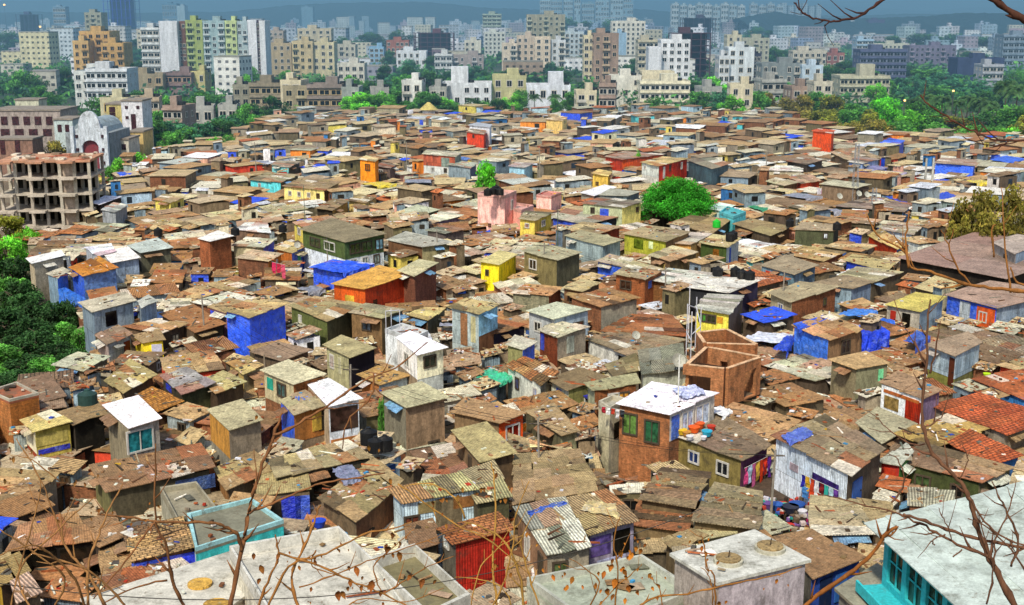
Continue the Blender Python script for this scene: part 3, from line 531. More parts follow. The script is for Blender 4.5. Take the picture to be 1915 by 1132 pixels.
    H([(1004,618),(1047,606),(1101,617),(1042,633)], 6.3, 'b#7c3c20', 'p#8a8070|b#6a4c34', '#b0a88c', 's', [('l', .15, .2, .6, 1.5, '#2c3cb0', 't'), ('r', .45, .2, 1.0, 1.5, '#b4b8a8', 's')], debris=8)
    H([(944,646),(966,633),(1006,644),(978,656)], 6.1, 'p#8c8858', 't#2c58c8', '#b4b09c', 's', debris=2)
    H([(945,686),(982,673),(1047,700),(1012,722)], 4.6, 'p#c8ccc0', 'p#8a8470', '#ac8450', 't', [('l', .3, .5, .6, .9, '#3c5ca8', 'w'), ('l', .85, .5, .6, 1.4, '#3c64b4', 'w')], lm='the white walled row with blue windows', fam='near')
    H([(1025,713),(1085,693),(1136,709),(1062,731)], 5.1, 'p#c4c4b0', 'p#8c8850', '#7c6a4c', 's', [('l', .45, .3, .8, 1.1, '#2c4cb8', 't'), ('r', .6, .5, 1.7, .7, '#2a2c98', 'a'), ('r', .6, 1.1, 1.3, 1.0, '#4c2c20', 'w')], debris=3, cell=(5, 5), lm='the shack with a dark blue awning', fam='near')
    H([(1132,684),(1190,667),(1200,696),(1146,706)], 5.0, 'p#c4c4b8', 'p#8a7c6c', '#8a7c58', 's')
    H([(1191,659),(1276,650),(1286,695),(1200,702)], 5.5, 'p#8a8474', 'p#a4a898', '#8c8c78', 'c', debris=5, lm='the grey ribbed roof beside the roofless rooms', fam='near')
    H([(1093,719),(1190,705),(1196,722),(1108,733)], 5.5, 'p#a8a888', 'b#8a5430', '#94906c', 's', [('r', .45, .4, .9, 1.0, '#c8b45c', 'w'), ('r', .7, .4, .9, 1.2, '#c88c30', 'w')])
    H([(1095,636),(1165,622),(1285,640),(1180,668)], 4.4, 'p#c8c8c0', 'p#5a4c3c', '#86745a', 's', [('l', .8, .3, 1.1, 1.7, DARK, 'o')], debris=20)
    H([(1124,621),(1180,593),(1256,595),(1286,630)], 4.6, 'p#4a3828', 'p#4a3828', '#8c5a38', 's', debris=30, lm='the rust brown patched roof', fam='near')
    H([(979,773),(1036,763),(1083,812),(1050,815)], 4.2, 'p#5c5840', 'p#7c7c60', '#9a8460', 's', debris=26, lm='the tan roof covered in scrap', fam='near')
    H([(843,772),(872,750),(985,777),(936,792)], 5.4, 'p#7a6448', 'p#e0521c|p#c84418', '#9a7c58', 's', [('r', .55, .5, 1.3, 1.0, '#7c1c10', 'w'), ('r', .25, .8, .9, 1.6, '#f07830', 'p')], cell=(2.5, 2.5), debris=8, label='brown roofed shop with glowing orange front facing the alley', noun='shop', name='shop', lm='the shop with glowing orange front', fam='near')
    H([(738,635),(770,626),(834,654),(780,666)], 7.6, 'p#efece4|p#9a8468', 'p#ece6c4|p#b8bcb4', '#ece8f0', 's', [('l', .5, .5, 1.1, 1.1, '#3a4430', 'w'), ('r', .47, .3, 1.2, .9, '#2a3024', 'w')], cell=(7, 7), debris=0, label='small bright white two storey house with a dark window on each side', noun='house', name='white_house', lm='the small bright white house', fam='near')
    H([(720,623),(752,612),(801,627),(772,640)], 6.8, 'p#e0e4e4', 'p#c8c4b8', '#dcdcdc', 'f', parapet=('#dce0e0', .4))
    H([(605,648),(640,634),(706,655),(652,670)], 6.6, 'p#a4a078', 'p#15101c', '#9a9068', 's', [('l', .25, .5, .6, 1.1, '#7c3c20', 'w'), ('l', .6, .4, .5, 1.4, '#c8c4a0', 'p')], cell=(4, 5), debris=3, lm='the tan gabled shack with a shaded black end', fam='near')  # right wall's shade is painted in as near black
    H([(670,703),(708,692),(768,707),(708,720)], 5.1, 'p#a86c38', 'p#a4b8c0', '#ac8a54', 's', debris=14)
    H([(470,660),(520,645),(582,659),(527,676)], 5.1, 'p#5a4c3c', 'p#5a4434', '#86705a', 's', cell=(5, 5), debris=2)
    H([(418,583),(462,567),(538,572),(466,596)], 7.1, 't#2a5cf0', 't#2856f0', '#b09a6c', 's', [], debris=14, label='tall shack wrapped in vivid blue sheeting on both sides', lm='the tall shack in vivid blue sheeting', fam='near')
    H([(388,577),(428,563),(460,569),(424,586)], 5.8, 'p#9c7484', 't#2040c8', '#a48c64', 's', [('l', .12, .2, .6, 1.4, '#2040e0', 't')])
    H([(540,574),(590,560),(682,574),(612,602)], 6.1, 'p#5c6434', 'p#4c4c34', '#94845c', 's', [('l', .25, .5, .5, .6, '#c8c8b8', 'w')], debris=14)
    H([(652,587),(684,573),(758,583),(715,596)], 6.3, 'p#7a6040', 'p#5c5038', '#9a9070', 's', [('l', .5, .6, 1.0, .8, '#64707c', 'w')])
    H([(758,590),(795,580),(836,581),(800,599)], 5.1, 'p#5c4834', 'p#5c5a48', '#b8a86c', 's')
    H([(840,577),(872,563),(936,574),(896,590)], 7.6, 's#b0bcb8', 'p#94c8e0|p#7c5438', '#b8a674', 's', [('l', .45, .2, .9, 3, '#a8744c', 'b'), ('l', .8, .3, .6, 2.4, '#c8c090', 'p')], debris=14, label='tall narrow shack of mixed metal, brick and sky blue boards', lm='the tall narrow patchwork shack', fam='near')
    H([(890,618),(930,603),(986,612),(912,630)], 5.1, 'b#8a5434', 'p#1c1a2c', '#86603f', 's', [('l', .4, .5, .6, .7, '#d8d8d0', 'w')])
    # --- third band
    H([(620,533),(712,502),(773,515),(682,542)], 6.5, 's#dc5c1c', 's#b83c1c', '#c89848', 's', [('l', .5, .9, 1.2, .6, '#c8a438', 'p'), ('r', .2, 1.4, .7, .9, '#201410', 'o')], cell=(2.5, 9), debris=6, label='long orange painted sheet metal shed with a yellow tan roof', noun='shed', name='metal_shed', lm='the long orange shed', fam='near')
    H([(745,508),(784,490),(819,496),(776,517)], 7.1, 'b#7a4c38', 'b#7c4a3c', '#b4ac88', 's', cell=(4, 4), debris=1, lm='the brick block beside the orange shed', fam='near')
    H([(581,502),(625,490),(698,498),(641,515)], 6.2, 't#2050e0', 't#2050e0|p#d8a8b4', '#3464e4', 's', debris=2, label='shack under a bright blue tarpaulin canopy behind the long orange shed', lm='the blue tarpaulin canopy', fam='near')
    H([(562,431),(624,412),(721,440),(645,454)], 8.3, 'p#4c5c30|p#d8e0e8', 'p#4a6038|p#d4dcdc', '#7c7258', 's', [('l', .3, .5, 2.4, 1.0, '#203418', 'w'), ('l', .65, .5, 2.4, 1.0, '#2c441c', 'w'), ('r', .25, .4, 1.6, 1.1, '#28401c', 'w'), ('r', .55, .4, 1.6, 1.1, '#2c4c20', 'w'), ('r', .88, .4, 1.2, 1.2, '#9cd4e0', 'w'), ('r', .2, 2.2, .9, 1.0, '#94a49c', 'w'), ('r', .5, 2.2, .9, 1.0, '#94a49c', 'w'), ('r', .8, 2.2, .9, 1.0, '#94a49c', 'w')], cell=(8, 9), debris=0, label='large hall with wide grey brown roof, green upper windows and white lower walls', noun='hall', name='hall', lm='the green and white hall', fam='mid')
    H([(722,451),(762,438),(852,457),(790,463)], 6.6, 'p#6a4c34', 'p#8c8460', '#a09e90', 's', cell=(3, 3), debris=6)
    H([(896,491),(935,473),(968,479),(933,497)], 6.3, 'p#f2dc28', 'p#ecd41c', '#bcb078', 's', [('l', .35, .8, .4, .6, '#201c14', 'w')], cell=(5, 5), debris=0, label='bright yellow box shaped hut with a flat tan roof', lm='the bright yellow box hut', fam='mid')
    H([(671,300),(684,294),(710,297),(702,303)], 8.3, 'p#ef9020', 'p#e08418', '#c8b484', 's', [('l', .5, .6, 1.2, 1.1, '#9c5a18', 'w')], debris=0, label='narrow orange tower house rising over the brown roofs', noun='house', name='tower_house', lm='the narrow orange tower house', fam='mid')
    H([(702,312),(716,306),(742,311),(730,315)], 6.3, 'p#6a5a54', 'p#6a5a54', '#8a7464', 's', [('l', .3, .5, 1.1, .9, '#3c3c3c', 'w')])
    H([(789,289),(800,283),(865,287),(852,294)], 8.0, 's#b45a40|p#c8ccc8', 's#98a090', '#b0aa94', 's', [('l', .7, .3, 1.9, 1.7, '#8c9c90', 's'), ('l', .3, 2.3, .6, .7, '#3c3c3c', 'w'), ('l', .7, 2.3, .6, .7, '#3c3c3c', 'w')], debris=0, lm='the two storey red and grey metal house', fam='mid')
    H([(836,309),(852,302),(893,308),(880,315)], 6.6, 's#8c9ca4', 's#4c5478', '#9ca090', 's')
    H([(528,350),(562,337),(636,343),(607,357)], 6.1, 'p#e8d484', 'p#8a7454', '#8f7c5c', 's', [('l', .15, .6, .6, .7, '#503c20', 'w'), ('l', .38, .6, .6, .7, '#503c20', 'w'), ('l', .62, .6, .6, .7, '#503c20', 'w'), ('l', .85, .6, .6, .7, '#503c20', 'w')], label='long pale yellow row house with four small brown windows', noun='house', name='row_house', lm='the long pale yellow row house', fam='mid')
    H([(466,338),(500,325),(560,330),(525,342)], 5.7, 'p#5cc8d0', 'p#6a6450', '#94866a', 's', [('l', .3, .4, .5, 1.3, '#1c4c50', 'w')], lm='the turquoise fronted house', fam='mid')
    H([(506,310),(520,303),(562,305),(540,314)], 5.4, 'p#84d4d4', 'p#5c5444', '#9c8c78', 's')
    H([(591,391),(624,375),(652,379),(622,395)], 5.2, 'p#342c20', 'p#a07c3c', '#867254', 's')
    H([(650,376),(672,366),(706,370),(684,381)], 4.8, 'p#d8bc74', 'p#c8b070', '#94805c', 's')
    H([(744,398),(781,386),(823,395),(778,406)], 5.1, 'p#8c8c74', 'p#5c5a44', '#b0b498', 's', cell=(4, 4), debris=2)
    H([(779,416),(824,400),(872,405),(802,420)], 5.0, 'p#c4c4bc', 'p#5c5064', '#c8c4ac', 's', debris=1)
    H([(796,433),(826,425),(871,432),(834,438)], 5.6, 'p#5a504c', 'p#5a504c', '#8c8c7c', 's')
    H([(240,461),(296,449),(322,467),(262,474)], 6.1, 'p#6a6860', 'p#5c5c4c', '#a8b0a8', 's', cell=(4, 5), debris=3, lm='the broad pale grey roof at the left', fam='mid')
    H([(190,474),(239,466),(262,486),(209,493)], 6.0, 's#b0b4bc', 's#90a0b4', '#d8d6d0', 's', cell=(4, 5), debris=0)
    H([(158,465),(208,461),(218,474),(183,481)], 6.1, 'p#a4a8b0', 'p#a4a8b0', '#dce0ec', 's', debris=0)
    H([(50,486),(116,473),(123,482),(62,494)], 6.6, 'p#b4a488', 'p#b0a48c', '#e0e0dc', 's', cell=(4, 5), debris=0, lm='the long whitish roof at the left edge', fam='mid')
    H([(130,503),(186,484),(221,505),(155,517)], 6.1, 't#2c5ad0', 't#5a7cb4', '#b4742c', 's', debris=12, label='blue tarpaulin walled shack with an orange rust roof on the left slope', lm='the blue walled shack with orange rust roof', fam='mid')
    H([(85,514),(118,504),(131,510),(107,521)], 5.6, 'p#7c94a4', 't#3c78c0', '#b0a894', 's')
    H([(148,568),(235,552),(254,567),(173,585)], 6.6, 's#8494a0', 's#94a0a8|p#7c6c44', '#b4ac94', 's', [('r', .42, .3, 1.3, 1.4, '#100e12', 'o')], cell=(4, 4), debris=8, label='wide blue grey sheet metal shack with a black doorway on the left slope', lm='the wide blue grey shack on the left slope', fam='near')
    H([(254,567),(278,556),(298,567),(262,577)], 6.4, 's#98a8b4', 's#94a8b8|b#8a5434', '#a8aaa0', 's', debris=1)
    H([(369,449),(408,436),(436,445),(391,453)], 7.3, 'b#a05c38', 'b#8f5434', '#dedad4', 's', cell=(5, 5), debris=0, label='tall windowless brick block with a whitish roof', lm='the tall windowless brick block', fam='mid')
    H([(437,432),(460,421),(500,421),(506,437)], 6.1, 'p#6a5444', 'p#6a5444', '#d0cec8', 's', debris=2)
    H([(433,461),(462,448),(516,451),(494,464)], 6.1, 'p#8c8468', 't#2044e0', '#bcb49c', 's')
    H([(440,484),(472,472),(530,478),(503,489)], 6.0, 'b#7c5038', 'p#c8742c', '#b8a484', 's', [('r', .3, .2, .8, 1.8, '#341c10', 'o'), ('r', .65, .2, .5, 1.6, '#e8e0d4', 'p')])
    H([(514,467),(536,456),(572,464),(546,475)], 6.1, 'p#b4682c', 't#2440b0', '#c0ac7c', 's', [('r', .6, .3, .9, 1.3, '#30a06c', 't')])
    H([(247,630),(296,621),(308,640),(265,643)], 5.1, 'p#ecd434', 'p#e8cc2c', '#947c58', 's', [('r', .68, .2, .9, 1.7, '#cccce0', 'd')], label='small yellow hut with a pale lilac door above the left slope', lm='the small yellow hut with pale door', fam='near')
    H([(176,629),(222,613),(250,629),(202,646)], 5.3, 'p#9a8a84', 's#a0a4a4', '#8f7460', 's', [('r', .8, .3, .8, 1.5, '#7c2c18', 'd')])
    H([(228,613),(292,603),(350,610),(300,625)], 5.1, 'p#5c4a38', 'p#4c3c2c', '#a8845c', 's', [('r', .6, .5, .9, .8, '#c8c0a0', 'w')])
    H([(300,590),(362,576),(421,609),(363,623)], 4.9, 'p#5a4a38', 'p#5c5030', '#94683f', 's', cell=(3, 3))
    H([(195,715),(245,679),(292,705),(232,737)], 4.1, 'p#5a4a38', 'p#5a4a38', '#a08c5c', 's', debris=22)
    H([(254,743),(288,731),(342,756),(294,772)], 4.2, 'p#5a4028', 'p#4a3424', '#b07834', 't', lm='the ochre ribbed roof', fam='near')
    H([(300,706),(350,694),(402,722),(340,739)], 4.6, 'p#3a3424', 'p#4c4c30', '#94908c', 's', [('l', .3, .2, 1.4, .5, '#2838c0', 't')], debris=14)
    H([(372,716),(420,700),(461,718),(405,739)], 4.4, 'p#4c3c2c', 'p#4c3c2c', '#ac9c6c', 's', debris=22)
    H([(425,681),(462,672),(496,688),(455,701)], 5.1, 'p#b49c5c', 'p#8c8468', '#b09a64', 's', [('l', .5, .5, .6, .7, '#a8501c', 'w')], debris=12)
    H([(287,375),(306,366),(347,371),(319,380)], 5.5, 'p#e0d068', 'p#dccc64', '#a89470', 's', [('r', .6, .4, .6, .6, '#5c3020', 'w')], debris=0, lm='the small lemon yellow hut', fam='mid')
    H([(171,381),(197,370),(229,371),(188,383)], 5.4, 'p#2c2424', 'p#2c2424', '#e4e4f0', 's', debris=0, cell=(6, 6), lm='the flashing white tilted roof', fam='mid')
    H([(188,394),(212,383),(240,386),(216,398)], 6.2, 'p#8c9094', 'p#80848a', '#a8a8a0', 's', debris=0)
    H([(871,248),(885,241),(910,247),(905,252)], 7.4, 'p#d84424', 'p#d03c1c', '#a0907c', 's', [('l', .4, .4, .6, .6, '#201814', 'w')], debris=0, label='red orange hut in front of a white wall far up the settlement', lm='the far red orange hut', fam='far')
    H([(876,235),(892,230),(921,234),(916,240)], 8.3, 'p#e4e8f0', 'p#dce4f0', '#c4c8d0', 'f', debris=0)
    H([(1518,246),(1530,243),(1562,246),(1556,250)], 8.2, 'p#e0501c', 'p#e0501c', '#b8502c', 's', debris=0, label='square orange red tank like hut at the edge of the wood', lm='the orange red hut by the wood', fam='far')
    H([(1645,268),(1664,261),(1692,265),(1682,271)], 6.6, 't#2458e8', 't#2048d0', '#4c6cd8', 's', debris=0)
    H([(1020,224),(1040,218),(1062,221),(1052,227)], 7.0, 'p#ecc878', 'p#f0d488', '#c8b088', 's', [('r', .5, .4, .6, .6, '#5c3820', 'w')], debris=0, lm='the far cream yellow hut', fam='far')
    H([(1345,402),(1360,392),(1395,402),(1371,411)], 5.7, 'p#5cc4cc', 'p#64ccd4', '#5cb8c0', 'f', parapet=('#6cd0d8', .5), label='turquoise roof terrace right of the round tree', noun='terrace', lm='the turquoise terrace', fam='mid')
    H([(1320,391),(1345,383),(1376,388),(1350,396)], 5.6, 'p#b4d0c8', 'p#9ccccc', '#b8ccc4', 's', debris=0)
    H([(1302,401),(1315,396),(1342,400),(1330,406)], 5.0, 'p#e8dc9c', 'p#d8cc94', '#c0b080', 's', [('l', .5, .4, .6, .5, '#503c20', 'w')], debris=0)
    H([(1418,413),(1440,405),(1498,409),(1476,419)], 4.8, 'p#dcdcd4', 'p#d8d8d0', '#dcdcd4', 'f', debris=0)
    H([(1249,421),(1292,407),(1366,414),(1331,437)], 4.6, 'p#5a4c3a', 'p#5a4c3a', '#94805a', 's', cell=(5, 5), debris=4)
    H([(1371,421),(1405,413),(1480,427),(1440,442)], 4.5, 'p#5a4c3a', 'p#5a4c3a', '#94805c', 's', cell=(5, 5), debris=8)
# ------------------------------------------------------------------ the rest of the settlement
EDGE = [(-200,430),(0,440),(150,405),(172,345),(215,335),(300,292),(430,268),(520,228),(620,218),(760,210),(860,206),(1000,206),(1140,200),(1290,202),(1420,212),(1500,238),(1560,262),(1640,268),(1780,262),(1920,268),(2130,275)]
def inside(x, y):
    if x < -140 or x > 2060 or y > 1330: return False
    if 430 < y < 770:
        lim = 62 if y < 470 else (62+(y-470) if y < 570 else (165 if y < 690 else 165-(y-690)*2.1))
        if x < lim: return False
    for (a, b), (c, d) in zip(EDGE, EDGE[1:]):
        if a <= x <= c: return y > b+(d-b)*(x-a)/(c-a)
    return False
def excluded(x, y):                      # trees, towers and open ground inside the settlement
    for (cx, cy, rx, ry) in ((1266, 424, 74, 18), (1880, 412, 85, 34), (60, 430, 118, 26), (911, 366, 22, 9), (900, 1105, 98, 62), (1500, 965, 98, 48), (1320, 908, 62, 26), (975, 852, 40, 24), (1190, 886, 80, 40), (727, 832, 36, 26), (140, 935, 34, 20), (1170, 800, 30, 18), (1412, 915, 52, 40), (560, 985, 30, 20), (690, 700, 24, 14)):
        if ((x-cx)/rx)**2+((y-cy)/ry)**2 < 1: return True
    return False
FW = ['p#7a6a54', 'p#6a5a48', 'b#84563c', 'p#8a8474', 'p#5c5240', 'p#9a917c', 's#8496a0', 's#72828c', 'b#8c5a3c', 'p#6e6648', 'p#55493c', 's#9aa4a4']
FA = ['p#d8d4c8', 'p#cfc8ac', 't#2448d0', 's#3f80c0', 'p#58b8c0', 'p#dcc860', 'p#c8442c', 'p#e0a890', 'p#e4e4e4', 'p#d88030', 'p#a8c4d4']
FR = ['#a08058', '#a98c62', '#b09a70', '#8f6e48', '#bba87e', '#8c6e4e', '#a08468', '#beb69c', '#9c7046', '#94826a', '#9c6c44', '#c8c2ae', '#ac9874', '#7c664e', '#b09e80', '#a8a48c']
FRA = ['#cfccc4', '#e0e0e0', '#2c50d0', '#b0b4ac', '#a86038', '#c4b890', '#b8bcc4']
def filler():
    r = random.Random(41); cand = []
    seeds = []
    for _ in range(520):
        x = r.uniform(-150, 2070); 
        t = r.random(); d = 55+(400-55)*t**.62; y = 25+FPX*31/d; 
        if y < 190: continue
        p = P(x, y, 3); seeds.append((p.x, p.y, r.gauss(.55, .33) if x > 500 else r.gauss(.2, .35)))
    sg = {}
    for s in seeds: sg.setdefault((int(s[0]//30), int(s[1]//30)), []).append(s)
    def nearest(x, y):
        k = (int(x//30), int(y//30)); best = None; bd = 1e9
        for i in (-1, 0, 1):
            for j in (-1, 0, 1):
                for s in sg.get((k[0]+i, k[1]+j), ()):
                    d = (s[0]-x)**2+(s[1]-y)**2
                    if d < bd: bd = d; best = s
        return best
    def ok(c, Q):
        if c.y < 52 or c.y > 392: return False
        X, Y = px((c.x, c.y, 3.0)); return inside(X, Y) and not excluded(X, Y)
    def rect(cx, cy, w, d, a):
        ca, sa = math.cos(a), math.sin(a)
        return [Vector((cx+x*ca-y*sa, cy+x*sa+y*ca, 0)) for x, y in ((-w/2, -d/2), (-w/2, d/2), (w/2, d/2), (w/2, -d/2))]
    out = []
    for s in seeds:
        a = s[2]; ca, sa = math.cos(a), math.sin(a); far = s[1] > 200; x = -24
        while x < 24:
            w = r.uniform(3.6, 6.0)*(1.12 if far else 1); y = -24+r.uniform(0, 3)
            while y < 24:
                d = r.uniform(3.6, 7.0)*(1.1 if far else 1); lx, ly = x+w/2, y+d/2; c = Vector((s[0]+lx*ca-ly*sa, s[1]+lx*sa+ly*ca, 0))
                if nearest(c.x, c.y) is s:
                    Q = rect(c.x, c.y, w-.12, d-.12, a+r.gauss(0, .04))
                    if ok(c, Q):
                        t = taken(Q, .45)
                        if t: Q = rect(c.x+r.uniform(-.6, .6), c.y+r.uniform(-.6, .6), w*.72, d*.7, a); t = taken(Q, .45)
                        if not t: occupy(Q); out.append(Q)
                y += d+(.5 if r.random() < .25 else .05)
            x += w+(.9 if r.random() < .22 else .1)
    for _ in range(34000):
        t = r.random(); d = 55+(395-55)*t**.6; X = r.uniform(-130, 2050); p = P(X, 25+FPX*31/d, 3)
        k = r.choice([1.0, .75, .55, .42]); s = nearest(p.x, p.y); a = (s[2] if s else .5)+r.gauss(0, .1)
        Q = rect(p.x, p.y, r.uniform(3, 5)*k, r.uniform(3, 5)*k, a)
        if ok(p, Q) and not taken(Q, .25): occupy(Q); out.append(Q)
    SEEDS.extend(seeds); NEAR.append(nearest); OKF.append(ok)
    return out
SEEDS = []; NEAR = []; OKF = []
def fill_all():
    r = random.Random(99); F = filler()
    def yk(Q): return sum((p.y for p in Q))/4
    def size(Q):
        c = sum(Q, Vector())/4; X, Y = px((c.x, c.y, 3)); inn = -10 < X < 1925 and Y < 1135
        return (0 if inn else -1e6)+(Q[0]-Q[2]).length*(Q[1]-Q[3]).length/(c.y**3)
    F.sort(key=size, reverse=True); N = 140; far = MB()
    print('filler', len(F), 'hand', HN[0])
    for n, Q in enumerate(F):
        c = sum(Q, Vector())/4; z = r.uniform(4.0, 4.95)
        q = r.random()
        if q < (.12 if c.y < 140 else .30) and c.y > 110: z = r.uniform(5.1, 6.9)
        if any(-2 < l.y-c.y < 34 and abs(l.x/l.y-c.x/c.y) < .022 for l, _, _ in LAND): z = min(z, 4.3)
        dist = c.y; acc = .10 if dist < 150 else .24
        w1 = r.choice(FA) if r.random() < acc else r.choice(FW); w2 = w1 if r.random() < .6 else r.choice(FW)
        rc = r.choice(FRA) if r.random() < (.10 if dist < 180 else .17) else r.choice(FR)
        # order corners as seen: left, back, right, front
        P4 = sorted(Q, key=lambda p: p.x/p.y); Lq = P4[0]; Rq = P4[3]; m = sorted(P4[1:3], key=lambda p: p.y); Fq, Bq = m[0], m[1]
        Q4 = [Lq, Bq, Rq, Fq]
        if n < N:
            rk = 's' if r.random() < .8 else ('c' if r.random() < .7 else 't'); ops = []
            for sd in 'lr':
                if r.random() < .6: ops.append((sd, r.uniform(.25, .75), .35, r.uniform(.6, 1.2), r.uniform(.6, 1.0), r.choice(['#1c1c1c', '#2a2c34', '#34302a', '#2c3c50', '#4a3828']), 'w'))
                elif r.random() < .5: ops.append((sd, r.uniform(.25, .75), .3, .9, 1.9, r.choice(['#14120e', '#3c60a0', '#6a3a24', '#4a4a44', '#2c7c84']), 'd'))
            area = (Q[0]-Q[1]).length*(Q[1]-Q[2]).length
            if dist > 160: ops = ops[:1]
            root, cen = make_hut([p.copy() for p in Q4], z, w1, w2, rc, rk, ops, r, debris=int(area*(1.3 if dist < 110 else .6)), tilt=r.uniform(.1, .45))
            k = describe(w1, w2, rc, rk, ops)
            if area < 11: k = 'small '+k
            elif area > 30: k = 'broad '+k
            later(root, cen, k, 'shack', 'shack', 'near' if c.y < 150 else 'mid', 'shacks of the settlement')
        else:
            Q4 = [Vector((p.x, p.y, z)) for p in Q4]; I = inset(Q4, .25)
            for (a, b), w in (((I[0], I[3]), w1), ((I[3], I[2]), w2), ((I[2], I[1]), w2), ((I[1], I[0]), w1)):
                m, col = wspec(w)[0]; far.face([Vector((a.x, a.y, 0)), Vector((b.x, b.y, 0)), b, a], jit(col, .15, r), m)
                e = b-a
                if r.random() < .7 and e.length > 1.5:
                    nn = Vector((e.y, -e.x, 0)).normalized(); cc = sum(I, Vector())/4; nn = nn if nn.dot((a+b)/2-cc) > 0 else -nn
                    u = r.uniform(.2, .6); p = lerp(a, b, u)+nn*.03; w_ = min(r.uniform(.6, 1.3), e.length*.3); h = r.uniform(.6, 1.1); e.normalize(); dz = Vector((0, 0, -1))
                    far.face([p+dz*(.4+h), p+e*w_+dz*(.4+h), p+e*w_+dz*.4, p+dz*.4], C(r.choice(['#1a1814', '#2a2620', '#24303c', '#101010'])), 0)
            mb = MB(); tl = r.uniform(.1, .5); T = [Q4[0], Q4[1]+Vector((0, 0, tl)), Q4[2]+Vector((0, 0, tl)), Q4[3]]
            roof_mb(mb, T, C(rc, .8), r, simple=dist > 190, cvar=.22)
            far.v_off = len(far.v); o = len(far.v); far.v += mb.v; far.f += [tuple(i+o for i in f) for f in mb.f]; far.c += mb.c; far.u += mb.u; far.m += [5]*len(mb.f)
            if dist < 260: rubble(T, 12 if dist < 130 else (6 if dist < 180 else 2), r)
    # low lean-to roofs that close the gaps between the shacks
    for s in SEEDS:
        a = s[2]+.08; ca, sa = math.cos(a), math.sin(a); x = -20
        while x < 20:
            w = r.uniform(2.4, 4.6); y = -20+r.uniform(0, 3)
            while y < 20:
                d = r.uniform(2.2, 4.6); lx, ly = x+w/2, y+d/2; c = Vector((s[0]+lx*ca-ly*sa, s[1]+lx*sa+ly*ca, 0))
                if NEAR[0](c.x, c.y) is s and OKF[0](c, None) and r.random() > .13:
                    z = r.uniform(2.7, 3.5); Q = [Vector((c.x+u*ca-v*sa, c.y+u*sa+v*ca, z)) for u, v in ((-w/2, -d/2), (-w/2, d/2), (w/2, d/2), (w/2, -d/2))]
                    P4 = sorted(Q, key=lambda p: p.x/p.y); m = sorted(P4[1:3], key=lambda p: p.y); Q4 = [P4[0], m[1], P4[3], m[0]]; tl = r.uniform(0, .35)
                    mb = MB(); roof_mb(mb, [Q4[0], Q4[1]+Vector((0, 0, tl)), Q4[2]+Vector((0, 0, tl*.5)), Q4[3]], jit(C(r.choice(FR), .8), .1, r), r, simple=c.y > 150, cvar=.22)
                    o = len(far.v); far.v += mb.v; far.f += [tuple(i+o for i in f) for f in mb.f]; far.c += mb.c; far.u += mb.u; far.m += [5]*len(mb.f)
                    I = inset(Q4, .15); w1 = r.choice(FA if r.random() < .12 else FW)
                    for (p, q) in ((I[0], I[3]), (I[3], I[2])): mm, col = wspec(w1)[0]; far.face([p-Vector((0, 0, 3)), q-Vector((0, 0, 3)), q, p], jit(col, .15, r), mm)
                    if c.y < 170: rubble([p+Vector((0, 0, .1)) for p in Q4], 9 if c.y < 120 else 4, r)
                y += d
            x += w
    n = 0
    for Q in F[:700]:                  # sheets of plastic weighed down on roofs
        if r.random() > .075 or n > 28: continue
        c = sum(Q, Vector())/4
        if c.y < 105: continue
        n += 1; z = 4.98; k = r.uniform(.5, .95); P4 = sorted(Q, key=lambda p: p.x/p.y); m = sorted(P4[1:3], key=lambda p: p.y); T = [c+(p-c)*k+Vector((0, 0, z)) for p in (P4[0], m[1], P4[3], m[0])]
        nm, cl = r.choice([('blue', '#2250d8'), ('blue', '#2c64d0'), ('dusty blue', '#5070b0'), ('whitish', '#d8d8dc'), ('grey', '#8a8a94'), ('sand coloured', '#c8b47c'), ('yellow', '#d8c030'), ('green', '#2c8c58')])
        o = tarp_mb(T, r.uniform(.2, 1.0), C(cl, .85), n=6, seed=n+50).obj('tarpaulin', 'tarpaulin', org=tuple(T[0])); later(o, c, nm+' plastic sheet', 'sheet', 'tarpaulin', 'near' if c.y < 150 else 'mid', 'tarpaulins thrown over shacks')
    o = far.obj('distant_shacks', WM+['roof_sheet']); o['label'] = 'dense carpet of small brown roofed shacks running back to the trees'; o['category'] = 'shacks'; o['kind'] = 'stuff'
    o = RUB.obj('roof_scrap', 'wall_plaster'); o['label'] = 'loose slates, planks, stones and scrap lying on the shack roofs'; o['category'] = 'scrap'; o['kind'] = 'stuff'
# ------------------------------------------------------------------ the city behind
def unit_mesh(name, fn, mats):
    mb = MB(); fn(mb); return mb.mesh(name, mats)
def link(name, me, parent, loc, rz=0, sc=(1, 1, 1)):
    o = bpy.data.objects.new(name, me); COL.objects.link(o); o.parent = parent; o.location = loc; o.rotation_euler = (0, 0, rz); o.scale = sc; return o
UM = {}
RECTS = []
def window_mesh(fc):
    k = 'win'+fc
    if k not in UM:
        def f(mb):                      # 1 x 1 pane in the XZ plane facing -Y
            mb.rbox((0, 0, 0), Vector((.5, 0, 0)), Vector((0, .04, 0)), Vector((0, 0, .5)), C('#14171c'), 1)
            c = C(fc, .8)
            for q, a, b in (((0, -.03, .5), .56, .06), ((0, -.03, -.5), .56, .06), ((-.5, -.03, 0), .05, .5), ((.5, -.03, 0), .05, .5), ((0, -.03, 0), .03, .5)):
                mb.rbox(q, Vector((a, 0, 0)), Vector((0, .07, 0)), Vector((0, 0, b)), c, 0)
        UM[k] = unit_mesh('window', f, ['painted', 'window_glass'])
    return UM[k]
def balcony_mesh(fc):
    k = 'bal'+fc
    if k not in UM:
        def f(mb):                      # slab with parapet, unit width, facing -Y
            mb.box((0, -.5, 0), 1, 1.0, .14, 0, C(fc, .8)); mb.box((0, -.96, .14), 1, .1, .62, 0, C(fc, .75))
        UM[k] = unit_mesh('balcony', f, 'facade')
    return UM[k]
